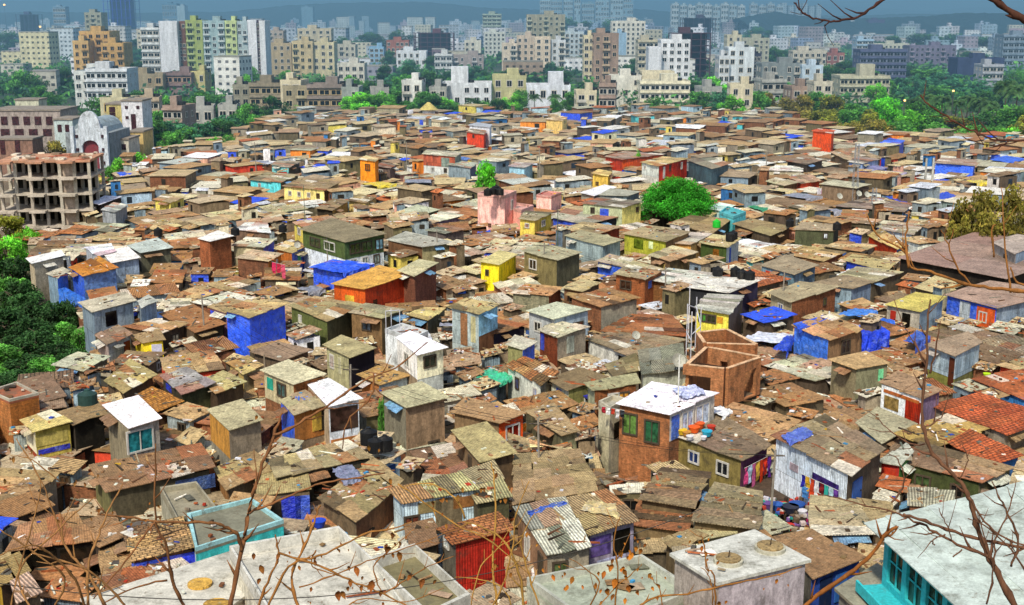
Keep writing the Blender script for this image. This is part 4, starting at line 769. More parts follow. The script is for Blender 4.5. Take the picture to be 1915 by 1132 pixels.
def tower(x0, x1, yt, d, col, style='w', depth=12, rz=0.0, sh=3.1, desc=None, label=None, lm=None, name='apartment_block', cat='apartment block', fc='#d8d4c8', top=True, side=True, nwin=96, base=None, winw=1.7, roofc='#8a847c', pent=None):
    if style != 'small': RECTS.append((x0, x1, yt, d))
    a = PD(x0, yt, d); b = PD(x1, yt, d); w = abs(b.x-a.x)*(.97 if rz == 0 else .86); h = a.z; cx = (a.x+b.x)/2
    root = empty(name, (cx, d, 0)); root.rotation_euler = (0, 0, rz); ORG[root.name] = (0, 0, 0)
    c = C(col, .85) if isinstance(col, str) else col; g_ = sum(c)/3; c = mix(c, (g_*.92, g_, g_*1.06), .10); fc = fc; z0 = 0
    fl = max(2, int(h/sh)); hh = h/fl
    if style == 'skeleton':
        mb = MB()
        for i in range(1, fl+1):
            s = MB(); s.box((0, depth/2, i*hh-.25), w, depth, .25, 0, jit(c, .1)); s.obj('floor_slab', 'facade', root)
        nx = max(2, int(w/4.5))
        for i in range(nx+1):
            for q in (0, 1):
                s = MB(); s.box((-w/2+.4+(w-.8)*i/nx, .4+q*(depth-.8), 0), .55, .55, h-.25, 0, mul(c, .85)); s.obj('column', 'facade', root)
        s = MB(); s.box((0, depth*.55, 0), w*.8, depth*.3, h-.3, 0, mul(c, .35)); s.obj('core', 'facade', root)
    elif style == 'small':
        mb = MB(); mb.box((0, depth/2, 0), w, depth, h, 0, c); mb.obj('wall', 'facade_small', root)
        mb = MB(); mb.box((0, depth/2, h+.01), w*1.01, depth*1.01, .5, 0, jit(C('#a8a49c', .8), .2)); mb.obj('roof_slab', 'facade', root)
    else:
        mb = MB(); mb.box((0, depth/2, 0), w, depth, h, 0, c); mb.obj('wall', 'facade', root)
        p = MB()
        for bx, by, sx, sy in ((0, .12, w+.2, .24), (0, depth-.12, w+.2, .24), (-w/2, depth/2, .24, depth-.5), (w/2, depth/2, .24, depth-.5)): p.box((bx, by, h+.005), sx, sy, .9, 0, mul(c, 1.05))
        p.obj('parapet', 'facade', root)
        p = MB(); p.box((0, depth/2, h+.003), w-.4, depth-.4, .12, 0, C(roofc, .7)); p.obj('roof', 'facade', root)
        if style in 'wbh':
            nx = max(2, min(10, int(w/3.0))); ny = fl
            while nx*ny > nwin*.8: nx -= 1
            cw = w/nx; me = window_mesh(fc)
            rr = random.Random(int(x0*3+yt*7)); wf = rr.uniform(.8, 1.15); bo = rr.randrange(3); be = rr.choice([2, 3])
            for i in range(nx):
                bal = style == 'b' and i % be == bo % be
                for j in range(1, ny):
                    if style != 'h' and rr.random() < .07: continue
                    z = j*hh+hh*.5; x = -w/2+cw*(i+.5)
                    if style == 'h': link('window', me, root, (x, -.03, z), 0, (cw*.86, 1, hh*.45))
                    elif bal:
                        link('balcony', balcony_mesh(fc), root, (x, 0, j*hh), 0, (cw*.9, 1.1, 1.25)); link('window', me, root, (x, -.03, z), 0, (cw*.6, 1, hh*.6))
                    else: link('window', me, root, (x, -.03, z), 0, (min(winw*wf, cw*.7), 1, hh*.58))
            if style == 'h':
                for j in range(1, ny+1): 
                    s = MB(); s.box((0, -.35, j*hh-.35), w+.3, .6, .5, 0, mul(c, 1.08)); s.obj('ledge', 'facade', root)
            if side and ny*2 <= nwin:
                s_ = 1 if cx < 0 else -1
                for j in range(1, ny):
                    for q in (.3, .7): link('window', me, root, (s_*(w/2+.03), depth*q, j*hh+hh*.5), s_*math.pi/2, (1.1, 1, hh*.45))
    if top and style != 'small':
        q = MB(); tx = random.Random(int(x0*7+yt)).uniform(-.2, .2)*w; q.box((tx, depth*.5, h+.13), min(w*.35, 6), depth*.4, 3.0 if pent is None else pent, 0, mul(c, 1.02)); q.obj('stair_head', 'facade', root)
        q = MB(); q.cyl((tx+min(w*.3, 4), depth*.5, h+.13), 1.0, 1.5, C('#26282a')); q.obj('water_tank', 'painted', root)
    if label: tag(root, label, cat, 'tall buildings beyond the settlement')
    else: later(root, (cx, d, 0), desc or (('' if style != 'small' else ('tall ' if h > 17 else 'low ' if h < 8 else '')+('narrow ' if w < 13 else 'wide ' if w > 20 else ''))+cname(c)+' '+{'skeleton': 'unfinished concrete frame building', 'small': 'block', 'b': 'apartment block with balconies', 'w': 'apartment block', 'h': 'block with long window bands', 'p': 'blank walled block'}[style]), 'building', cat, 'city', 'buildings of the city behind')
    if lm: land((cx, d, 0), lm, 'city')
    return root
def city():
    T = tower
    # left group
    T(262, 297, 55, 668, '#d8dcdc', 'h', 14, sh=3.3, desc='white and glass wing of the long pale tower row')
    T(296, 331, 43, 660, '#e8eaf0', 'p', 16, top=False, label='tall blank white end wall tower left of the green and yellow balconied block', lm='the tall blank white tower')
    T(331, 346, 43, 664, '#7c4c34', 'w', 12, top=False, desc='narrow brown strip of tower with small windows')
    T(346, 378, 41, 662, '#a8b860', 'b', 14, fc='#c0d08c', nwin=60, desc='olive yellow tower with green balconies')
    T(378, 420, 42, 662, '#a4c0c4', 'b', 14, fc='#dce8e8', nwin=70, label='tall pale blue green apartment tower with stacked white balconies', lm='the pale blue green balconied tower')
    T(420, 442, 42, 661, '#c8d890', 'b', 14, fc='#dce8b0', nwin=60, desc='pale lime tower with stacked balconies')
    T(442, 462, 43, 662, '#b8ccd0', 'b', 14, fc='#e0e8e8', nwin=60, desc='narrow pale grey tower with balconies')
    T(462, 479, 41, 640, '#f0f2f8', 'p', 14, top=False, label='slim blank white tower slab closing the right end of the long tower row', lm='the slim blank white slab')
    T(479, 484, 41, 641, '#4c2838', 'w', 14, top=False, desc='dark plum strip between two white slabs')
    T(484, 495, 42, 640, '#eef0f4', 'p', 14, top=False, desc='narrow blank white slab at the end of the tower row')
    T(147, 205, 62, 600, '#d8ac60', 'b', 16, fc='#d0a468', nwin=70, label='tall ochre brown apartment tower with stepped crown rising on the left', lm='the tall ochre tower')
    T(135, 165, 80, 592, '#dcb46c', 'b', 14, fc='#d8b074', nwin=40, desc='ochre tower wing with small balconies')
    T(188, 231, 84, 590, '#d0a458', 'b', 14, fc='#d0a870', nwin=50, desc='ochre lower tower wing with brown windows')
    T(157, 189, 26, 880, '#a8a890', 'b', 14, fc='#c8c8b0', nwin=60, label='grey beige tower with ringed balconies behind the ochre tower', lm='the grey beige ringed tower')
    T(137, 185, 137, 470, '#dce0dc', 'b', 14, fc='#e8e8e4', nwin=40, desc='white balconied apartment house')
    T(158, 238, 133, 462, '#d8dce0', 'h', 14, fc='#e8ecec', nwin=50, label='white apartment house with curved balconies and a red panel below the ochre tower', lm='the white house below the ochre tower')
    T(186, 240, 188, 380, '#d4cca4', 'b', 10, fc='#c8a868', nwin=24, desc='cream yellow house with narrow balconies')
    T(238, 305, 142, 540, '#a89878', 'b', 14, fc='#c8b08c', nwin=50, desc='long brown housing block with grimy balconies')
    T(305, 358, 140, 545, '#8c7470', 'h', 14, fc='#c0a088', nwin=50, desc='dusky brown block with long balcony bands')
    T(356, 383, 137, 550, '#d4c884', 'w', 12, desc='pale yellow block with three windows on its side')
    T(433, 468, 163, 430, '#a09c88', 'b', 12, fc='#b4b09c', nwin=30, rz=.1, desc='weathered grey block with balconies')
    T(465, 530, 160, 425, '#988c74', 'h', 12, fc='#c4b490', nwin=50, desc='stained tan housing block with long balconies', lm='the stained tan housing block')
    T(528, 575, 165, 422, '#a89c7c', 'b', 12, fc='#c8bc98', nwin=36, desc='grimy beige housing block with balconies')
    T(573, 640, 163, 420, '#94867c', 'h', 12, fc='#c4ac80', nwin=50, desc='mauve grey block with ochre balcony bands')
    T(638, 671, 168, 418, '#a8b0a8', 'b', 12, fc='#c8ccc0', nwin=30, desc='pale grey green block with weather stains')
    T(496, 545, 84, 700, '#c8b48c', 'w', 14, nwin=70, label='sandy tower block with small dark windows right of the white slabs', lm='the sandy tower block')
    T(545, 585, 80, 695, '#d4c090', 'b', 14, fc='#e0d0a0', nwin=70, desc='sandy apartment tower with balconies')
    T(583, 625, 82, 698, '#dcd0a4', 'w', 14, nwin=60, desc='cream sandy tower with deep window slots')
    T(500, 530, 60, 860, '#b8a898', 'b', 12, nwin=30, desc='faded pink beige block')
    T(555, 620, 56, 860, '#d0c4a4', 'w', 12, nwin=50, desc='cream block with an arched rooftop')
    T(622, 665, 86, 800, '#c8c4b0', 'b', 12, nwin=40, desc='light grey block with balconies')
    T(630, 682, 122, 600, '#dcd8c8', 'w', 12, nwin=30, desc='low cream house with flat roof')
    T(690, 718, 90, 820, '#88b8dc', 'w', 12, nwin=20, desc='sky blue block half hidden by trees')
    T(722, 765, 78, 900, '#b06850', 'b', 12, nwin=30, desc='brick red small block')
    T(740, 798, 98, 760, '#e4eaf0', 'w', 12, nwin=40, label='bright white small block among the trees in the middle distance', lm='the bright white small block')
    T(772, 850, 62, 950, '#6c3c48', 'skeleton', 14, label='dark maroon unfinished concrete frame building in the middle distance', lm='the dark maroon frame building')
    T(812, 846, 104, 730, '#d0d4d4', 'h', 12, fc='#e4e8e8', nwin=30, desc='white block with balcony bands')
    T(846, 905, 106, 735, '#a89c98', 'b', 12, fc='#d8d8d8', nwin=48, desc='grey block with white balconies')
    T(868, 900, 78, 900, '#e0dcc8', 'w', 12, nwin=24, desc='cream white low tower')
    T(902, 938, 28, 1150, '#a8b8a4', 'h', 14, fc='#d0d8c8', nwin=50, label='grey green tower with pale ringed storeys, tallest left of the cream tower', lm='the grey green ringed tower')
    T(905, 945, 62, 1000, '#d8dcd0', 'w', 12, nwin=40, desc='white stepped block')
    T(826, 920, 160, 440, '#e4e8ec', 'w', 14, nwin=60, fc='#f0f0f0', label='white four storey apartment house with a tall stair block and rounded balconies', lm='the white house with a tall stair block', pent=6)
    T(920, 985, 146, 455, '#cfca90', 'w', 14, nwin=50, label='pale yellow green apartment house right of the white house with a tall stair block', lm='the pale yellow green house')
    T(984, 1068, 164, 440, '#e8ecf4', 'w', 14, nwin=14, label='plain white apartment house behind two palm trees', pent=5, lm='the plain white house behind palms')
    T(938, 968, 84, 735, '#e0d0b8', 'b', 14, nwin=50, desc='cream pink tower wing')
    T(966, 1000, 70, 740, '#d8c4ac', 'w', 14, nwin=50, desc='pinkish cream tower wing with deep slots')
    T(984, 1058, 30, 790, '#a8a48c', 'b', 16, fc='#ccd0b8', nwin=90, label='tallest tower in the centre, raw concrete with open balcony floors', lm='the tall raw concrete tower')
    T(1000, 1030, 72, 725, '#e0ccb0', 'w', 12, top=False, nwin=40, desc='salmon cream tower front')
    T(1030, 1058, 78, 728, '#dce0e4', 'b', 12, nwin=30, desc='white balconied tower wing')
    T(1056, 1092, 62, 850, '#c4d4dc', 'b', 12, nwin=40, desc='pale blue white tower')
    T(1092, 1112, 70, 600, '#e0d4ac', 'w', 12, nwin=40, desc='cream slim tower wing')
    T(1110, 1158, 66, 590, '#a88c78', 'b', 14, fc='#d0b898', nwin=84, label='brown and cream tower with rows of dark balconies right of centre', lm='the brown and cream tower')
    T(1143, 1208, 42, 880, '#e4e0d0', 'w', 14, nwin=90, label='white tower with many small windows behind the brown and cream tower', lm='the white tower with small windows')
    T(1150, 1172, 64, 800, '#a0c4e0', 'p', 12, desc='pale blue blank tower slab')
    T(1193, 1238, 78, 640, '#c8c0a4', 'h', 14, nwin=60, desc='beige tower with dark open floors')
    T(1213, 1238, 92, 560, '#eceef4', 'p', 12, top=False, desc='blank white wing of the stepped white tower')
    T(1236, 1292, 78, 566, '#eef0f4', 'w', 14, nwin=84, fc='#f4f4f4', label='stepped bright white tower with dark windows, the whitest right of centre', lm='the stepped bright white tower')
    T(1255, 1332, 62, 700, '#5c343c', 'skeleton', 16, label='dark red brown unfinished tower behind the stepped bright white tower', lm='the dark red brown unfinished tower')
    T(1142, 1200, 146, 475, '#ece8d8', 'w', 12, nwin=30, desc='low white and cream house')
    T(1196, 1292, 156, 462, '#ece4c4', 'h', 14, nwin=60, fc='#f0ece0', label='low cream house with long dark window bands below the stepped white tower', lm='the low cream banded house')
    T(1200, 1262, 138, 478, '#e4d8b4', 'p', 10, top=False, desc='curved cream stair block')
    T(1345, 1365, 108, 570, '#e0e4e8', 'w', 12, nwin=40, desc='white wing with square dark windows')
    T(1362, 1412, 92, 575, '#e0e8ec', 'w', 12, nwin=60, label='white and navy tower with a green stripe and a dark glass strip', lm='the white and navy tower')
    T(1408, 1424, 104, 578, '#3c3c54', 'w', 12, nwin=24, desc='dark navy side wing')
    T(1360, 1388, 68, 760, '#d8d0b0', 'w', 12, nwin=40, desc='pale stone tower')
    T(1388, 1440, 74, 780, '#b8b8a0', 'b', 12, nwin=50, desc='grey beige long block')
    T(1424, 1500, 122, 560, '#8c9494', 'b', 14, nwin=50, desc='long weathered grey block')
    T(1500, 1540, 126, 555, '#c8dcec', 'w', 12, nwin=24, label='pale blue white block with a blank side right of the long grey block', lm='the pale blue white block')
    T(1545, 1580, 102, 700, '#a86860', 'b', 12, nwin=40, desc='rusty pink block with balconies')
    T(1482, 1548, 98, 700, '#d0c8b4', 'b', 12, nwin=60, desc='cream and brown long block')
    T(1570, 1666, 146, 500, '#c4c0a4', 'h', 14, nwin=60, fc='#d4d0b8', label='beige four storey block with a creeper in its middle beside the bright green trees', lm='the beige block by the bright green trees', pent=5)
    T(1602, 1635, 76, 900, '#a8c8e0', 'h', 12, nwin=30, desc='blue glass banded block')
    T(1608, 1698, 96, 640, '#5c6488', 'h', 14, fc='#8c94ac', nwin=60, label='dusky blue office block with dark glass bands on the right', lm='the dusky blue office block')
    T(1700, 1790, 88, 820, '#7c7490', 'b', 14, fc='#a49cb0', nwin=80, desc='mauve grey housing block')
    T(1790, 1880, 112, 640, '#3c4870', 'p', 14, fc='#5c6894', desc='dark blue glass office block', lm='the dark blue glass office block')
    T(1838, 1878, 124, 610, '#b0b4bc', 'h', 12, nwin=30, desc='grey block with two window bands')
    T(1876, 1960, 68, 760, '#8498ac', 'h', 14, fc='#a8b8c8', nwin=70, label='blue grey gridded office tower at the right edge', lm='the blue grey gridded office tower')
    T(1622, 1702, 84, 1000, '#d0d0b8', 'w', 12, nwin=60, desc='cream long roofed hall')
    T(1624, 1655, 38, 1700, '#4c3468', 'p', 14, desc='small purple tower')
    # hazy giants
    T(190, 242, -14, 1500, '#1c40e8', 'skeleton', 40, sh=9, label='giant deep blue tower wrapped in building nets, top left', lm='the giant deep blue tower', top=False)
    T(205, 236, -10, 1520, '#1c44f0', 'p', 30, top=False, desc='deep blue netted tower core')
    T(28, 68, 27, 1500, '#4c4c78', 'skeleton', 20, sh=5, desc='dark violet unfinished tower', lm='the dark violet unfinished tower')
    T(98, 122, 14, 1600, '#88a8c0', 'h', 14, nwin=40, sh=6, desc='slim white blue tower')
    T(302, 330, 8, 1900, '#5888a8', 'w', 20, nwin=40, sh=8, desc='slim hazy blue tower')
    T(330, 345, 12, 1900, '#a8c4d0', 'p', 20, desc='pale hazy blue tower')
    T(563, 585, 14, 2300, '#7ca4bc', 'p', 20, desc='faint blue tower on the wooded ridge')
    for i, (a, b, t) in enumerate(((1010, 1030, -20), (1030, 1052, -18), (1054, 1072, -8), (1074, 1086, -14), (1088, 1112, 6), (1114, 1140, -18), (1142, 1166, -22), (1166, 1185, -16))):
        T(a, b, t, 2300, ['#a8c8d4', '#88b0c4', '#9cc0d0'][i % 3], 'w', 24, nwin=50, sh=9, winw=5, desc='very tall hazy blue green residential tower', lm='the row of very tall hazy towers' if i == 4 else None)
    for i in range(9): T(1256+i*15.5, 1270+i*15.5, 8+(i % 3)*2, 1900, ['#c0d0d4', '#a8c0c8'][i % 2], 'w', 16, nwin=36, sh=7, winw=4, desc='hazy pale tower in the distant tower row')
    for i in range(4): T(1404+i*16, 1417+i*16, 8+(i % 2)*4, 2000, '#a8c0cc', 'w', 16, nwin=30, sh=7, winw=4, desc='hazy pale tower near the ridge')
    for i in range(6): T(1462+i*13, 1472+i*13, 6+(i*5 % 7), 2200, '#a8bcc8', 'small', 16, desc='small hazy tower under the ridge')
    T(1275, 1340, 34, 1150, '#4c3c58', 'skeleton', 16, sh=4, desc='dark violet unfinished frame block', lm='the dark violet frame block')
    # the mass of smaller blocks between the trees
    r = random.Random(5)
    cols = ['#e4e4e0', '#c8c4b4', '#ecebe4', '#a8a8a0', '#b8a088', '#9898a8', '#e4e8f0', '#a08c78', '#84888c', '#dcd4a8', '#84707c', '#f0f2f4', '#9cb0c8', '#d8dce4']
    n = 0
    for _ in range(6000):
        if n >= 200: break
        d = 520*(2600/520)**(r.random()**.8); yb = 25+34*FPX/d; x = r.uniform(-40, 1960); w = r.uniform(9, 26)/d*FPX; h = r.choice([6, 6, 9, 9, 12, 12, 15, 20, 28])
        if d < 640 and (x > 1300 or x < 130): h = min(h, 12)
        if x < 460 and d > 650: h *= .8
        yt = yb-h/d*FPX
        if yt < 30 and x < 1550: yt = 30+r.uniform(0, 12)
        if x > 1550 and yt < 62: yt = 62+r.uniform(0, 10)
        if yt > yb-3: continue
        if 660 < x < 830 and d < 800: continue
        xe = x+w
        if any(d < D and xe > a-3 and x < b+3 and yb > t and (yt < t+(25+34*FPX/D-t)*.62) for a, b, t, D in RECTS): continue
        if any(d >= D and x > a and xe < b and yt > t for a, b, t, D in RECTS): continue
        if d < 620 and not (1300 < x or x < 130 or 240 < x < 420): continue
        T(x, x+w, yt, d, r.choice(cols) if d < 900 else r.choice(['#c8d4dc', '#d8dcdc', '#b0bcc8', '#d4ccb4', '#98a8b4', '#c8c8c4']) if d < 1600 else r.choice(['#b8ccd4', '#98b4c4', '#c8d4d4']), 'small', r.uniform(9, 14), rz=r.uniform(-.25, .25), desc=None); n += 1  # farther blocks get cooler palettes, haze put into their colour

    # past those, the city reads as one mass
    m = MB(); k = 0
    for _ in range(9000):
        if k > 750: break
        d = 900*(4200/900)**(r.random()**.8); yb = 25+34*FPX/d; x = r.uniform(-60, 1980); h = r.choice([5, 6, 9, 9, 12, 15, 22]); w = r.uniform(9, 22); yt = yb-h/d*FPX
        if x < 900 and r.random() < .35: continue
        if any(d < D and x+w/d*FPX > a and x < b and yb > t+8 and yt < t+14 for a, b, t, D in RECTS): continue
        p = PD(x, yb, d); c = jit(C(r.choice(['#c0d0dc', '#d8dce0', '#a8b8c8', '#d0ccb8', '#90a4b8', '#c4c8d0', '#b0a8b4']), .85), .2, r); m.box((p.x, d, 0), w, r.uniform(9, 16), h, r.uniform(-.4, .4), c); k += 1  # cool palette with the haze tint painted in
        if r.random() < .5: m.box((p.x+r.uniform(-.2, .2)*w, d+4, h+.01), w*.3, 4, 3, 0, c)
    o = m.obj('distant_city', 'facade_small'); o['label'] = 'countless small pale blocks of the city fading into the haze'; o['category'] = 'city'; o['kind'] = 'stuff'
    # a few low houses that come down to the settlement
    r = random.Random(77)
    for i, (x, w) in enumerate(((470, 40), (520, 46), (690, 40), (748, 44), (800, 38), (1075, 44), (1118, 36), (1310, 44), (1362, 50), (1420, 56), (1478, 44), (1520, 40), (250, 50), (300, 44), (352, 50), (405, 40))):
        d = r.uniform(412, 450) if x > 440 else r.uniform(330, 380); yb = 25+34*FPX/d; h = r.uniform(7, 11)
        T(x, x+w, yb-h/d*FPX, d, r.choice(['#d8d0b8', '#e4e4dc', '#c0ac90', '#b0b0a8', '#e0d4b0', '#a89080']), r.choice('wbh'), 9, nwin=16, sh=2.9, rz=r.uniform(-.2, .2), desc=r.choice(['shabby', 'plain', 'flat roofed', 'weathered'])+' low rise house', name='low_house', cat='house')
# ------------------------------------------------------------------ trees
def leaf_blob(mb, c, rx, rz, n, s, col, r, var=.35):
    for _ in range(n):
        a = r.uniform(0, 6.283); u = r.uniform(-1, 1); k = r.random()**.4; q = math.sqrt(1-u*u)
        p = Vector((c[0]+rx*k*q*math.cos(a), c[1]+rx*k*q*math.sin(a), c[2]+rz*k*u))
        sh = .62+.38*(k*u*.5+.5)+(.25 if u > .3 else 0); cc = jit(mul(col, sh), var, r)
        d1 = Vector((r.gauss(0, 1), r.gauss(0, 1), r.gauss(0, .6))).normalized(); d2 = d1.cross(Vector((r.gauss(0, 1), r.gauss(0, 1), r.gauss(0, 1)))).normalized()
        a_, b_ = d1*s*r.uniform(.6, 1.3), d2*s*r.uniform(.35, .7)
        mb.face([p-a_, p+b_, p+a_*1.1, p-b_], cc, 0, [(0, 0)]*4)
def crown_mesh(seed, R_=4.0, H_=5.0, col=(.05, .12, .03), n=3200, s=.26, clumps=22, flat=False):
    r = random.Random(seed); mb = MB(); base = H_*.30
    for i in range(clumps):
        a = r.uniform(0, 6.283); k = r.random()**.55; zz = r.uniform(-.85, 1); w = math.sqrt(max(.05, 1-abs(zz)**2*.8))
        c = (R_*.8*k*w*math.cos(a), R_*.8*k*w*math.sin(a), base+H_*.2+zz*H_*.4*(1-.45*k if flat else 1-.2*k))
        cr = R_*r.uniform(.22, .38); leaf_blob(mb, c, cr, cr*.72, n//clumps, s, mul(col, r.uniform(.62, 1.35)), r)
    return mb.mesh('crown', 'foliage')
def trunk_mesh(seed, R_=4.0, H_=5.0, col=(.09, .07, .05)):
    r = random.Random(seed); mb = MB(); t = H_*.5
    mb.tube([(0, 0, -.3), (r.uniform(-.1, .1), 0, t*.5), (r.uniform(-.2, .2), r.uniform(-.2, .2), t), (0, 0, H_*.8)], [H_*.05, H_*.04, H_*.03, H_*.012], col)
    for i in range(7):
        a = i*.9+r.uniform(-.3, .3); k = R_*r.uniform(.45, .75); z = t*r.uniform(.6, 1)
        mb.tube([(0, 0, z), (k*.5*math.cos(a), k*.5*math.sin(a), z+H_*.14), (k*math.cos(a), k*math.sin(a), z+H_*r.uniform(.22, .34))], [H_*.024, H_*.015, H_*.006], col, n=5)
    return mb.mesh('trunk', 'bark', smooth=True)
PRO = {}
def palm_meshes():
    r = random.Random(3); mb = MB()
    for i in range(22):
        a = i*2.399; el = r.uniform(-.1, 1.0); L_ = 3.2; pts = []
        for k in range(6):
            t = k/5; pts.append(Vector((L_*t*math.cos(el)*math.cos(a), L_*t*math.cos(el)*math.sin(a), 9+L_*t*math.sin(el)-1.9*t*t)))
        for k in range(5):
            d = (pts[k+1]-pts[k]); sd = d.cross(Vector((0, 0, 1))).normalized(); c = jit((.06, .13, .035), .3, r)
            for q in (-1, 1):
                for m in (0, .33, .66):
                    p = pts[k]+d*m; l = .95*(1-.5*abs(k/5-.4)); mb.face([p, p+d*.3, p+d*.45+sd*q*l+Vector((0, 0, -.35)), p+d*.3+sd*q*l*.9+Vector((0, 0, -.38))], c, 0, [(0, 0)]*4)
    t = MB(); t.tube([(0, 0, -.3), (.15, 0, 3), (.05, 0, 6), (0, 0, 9)], [.24, .19, .16, .14], (.14, .11, .08))
    return mb.mesh('crown', 'foliage'), t.mesh('trunk', 'bark')
def tree(x, y, d, hpx, wpx=None, kind='dark', desc=None, label=None, lm=None, fam='city', zb=0, palm=False, pz=None):
    """x, y: photo position of the crown's top; d: distance; hpx, wpx: crown size in photo pixels"""
    top = PD(x, y, d); 
    if palm:
        if 'palm' not in PRO: PRO['palm'] = [palm_meshes()]
        cm, tm = PRO['palm'][0]; h0 = 10.6; s = max(.4, (top.z-zb)/h0); sx = sy = s if s < 1.3 else 1.3; sz = s; name = 'palm_tree'
    else:
        if kind not in PRO:
            k = {'dark': (.045, .14, .03), 'mid': (.09, .27, .04), 'bright': (.15, .48, .035), 'yellow': (.28, .30, .03), 'blue': (.06, .21, .09), 'olive': (.22, .19, .03), 'vivid': (.14, .62, .03), 'shade': (.035, .10, .025)}[kind]
            PRO[kind] = [(crown_mesh(hash_(kind)+i, 4.0, 6.0, k, 3400, .25, 24), trunk_mesh(i+5, 4.0, 6.0)) for i in range(3)]
        h0 = 5.9; w = (wpx or hpx*1.2)*1.12/FPX*d/8.0; hh = (top.z-zb)/h0; sx = sy = w; sz = max(.25, hh); name = 'leafy_tree'
        cm, tm = PRO[kind][int(x+y) % 3]
    root = empty(name, (top.x, d, zb)); root.rotation_euler = (0, 0, (x*1.7) % 6.28); root.scale = (sx, sy, sz)
    a = bpy.data.objects.new('trunk', tm); b = bpy.data.objects.new('crown', cm)
    for q in (a, b): COL.objects.link(q); q.parent = root
    if label: tag(root, label, 'tree', 'trees')
    else: later(root, (top.x, d, 0), desc or ('palm tree' if palm else {'dark': 'dark green bushy tree', 'mid': 'mid green tree', 'bright': 'bright green tree', 'yellow': 'yellowish green tree', 'blue': 'hazy blue green tree', 'olive': 'olive brown thin tree', 'vivid': 'vivid green tree', 'shade': 'shaded dark green bush'}[kind]), 'tree', 'tree', fam, 'trees')
    if lm: land((top.x, d, 0), lm, fam)
    return root
def hash_(s): return sum(ord(c)*(i+3) for i, c in enumerate(s))
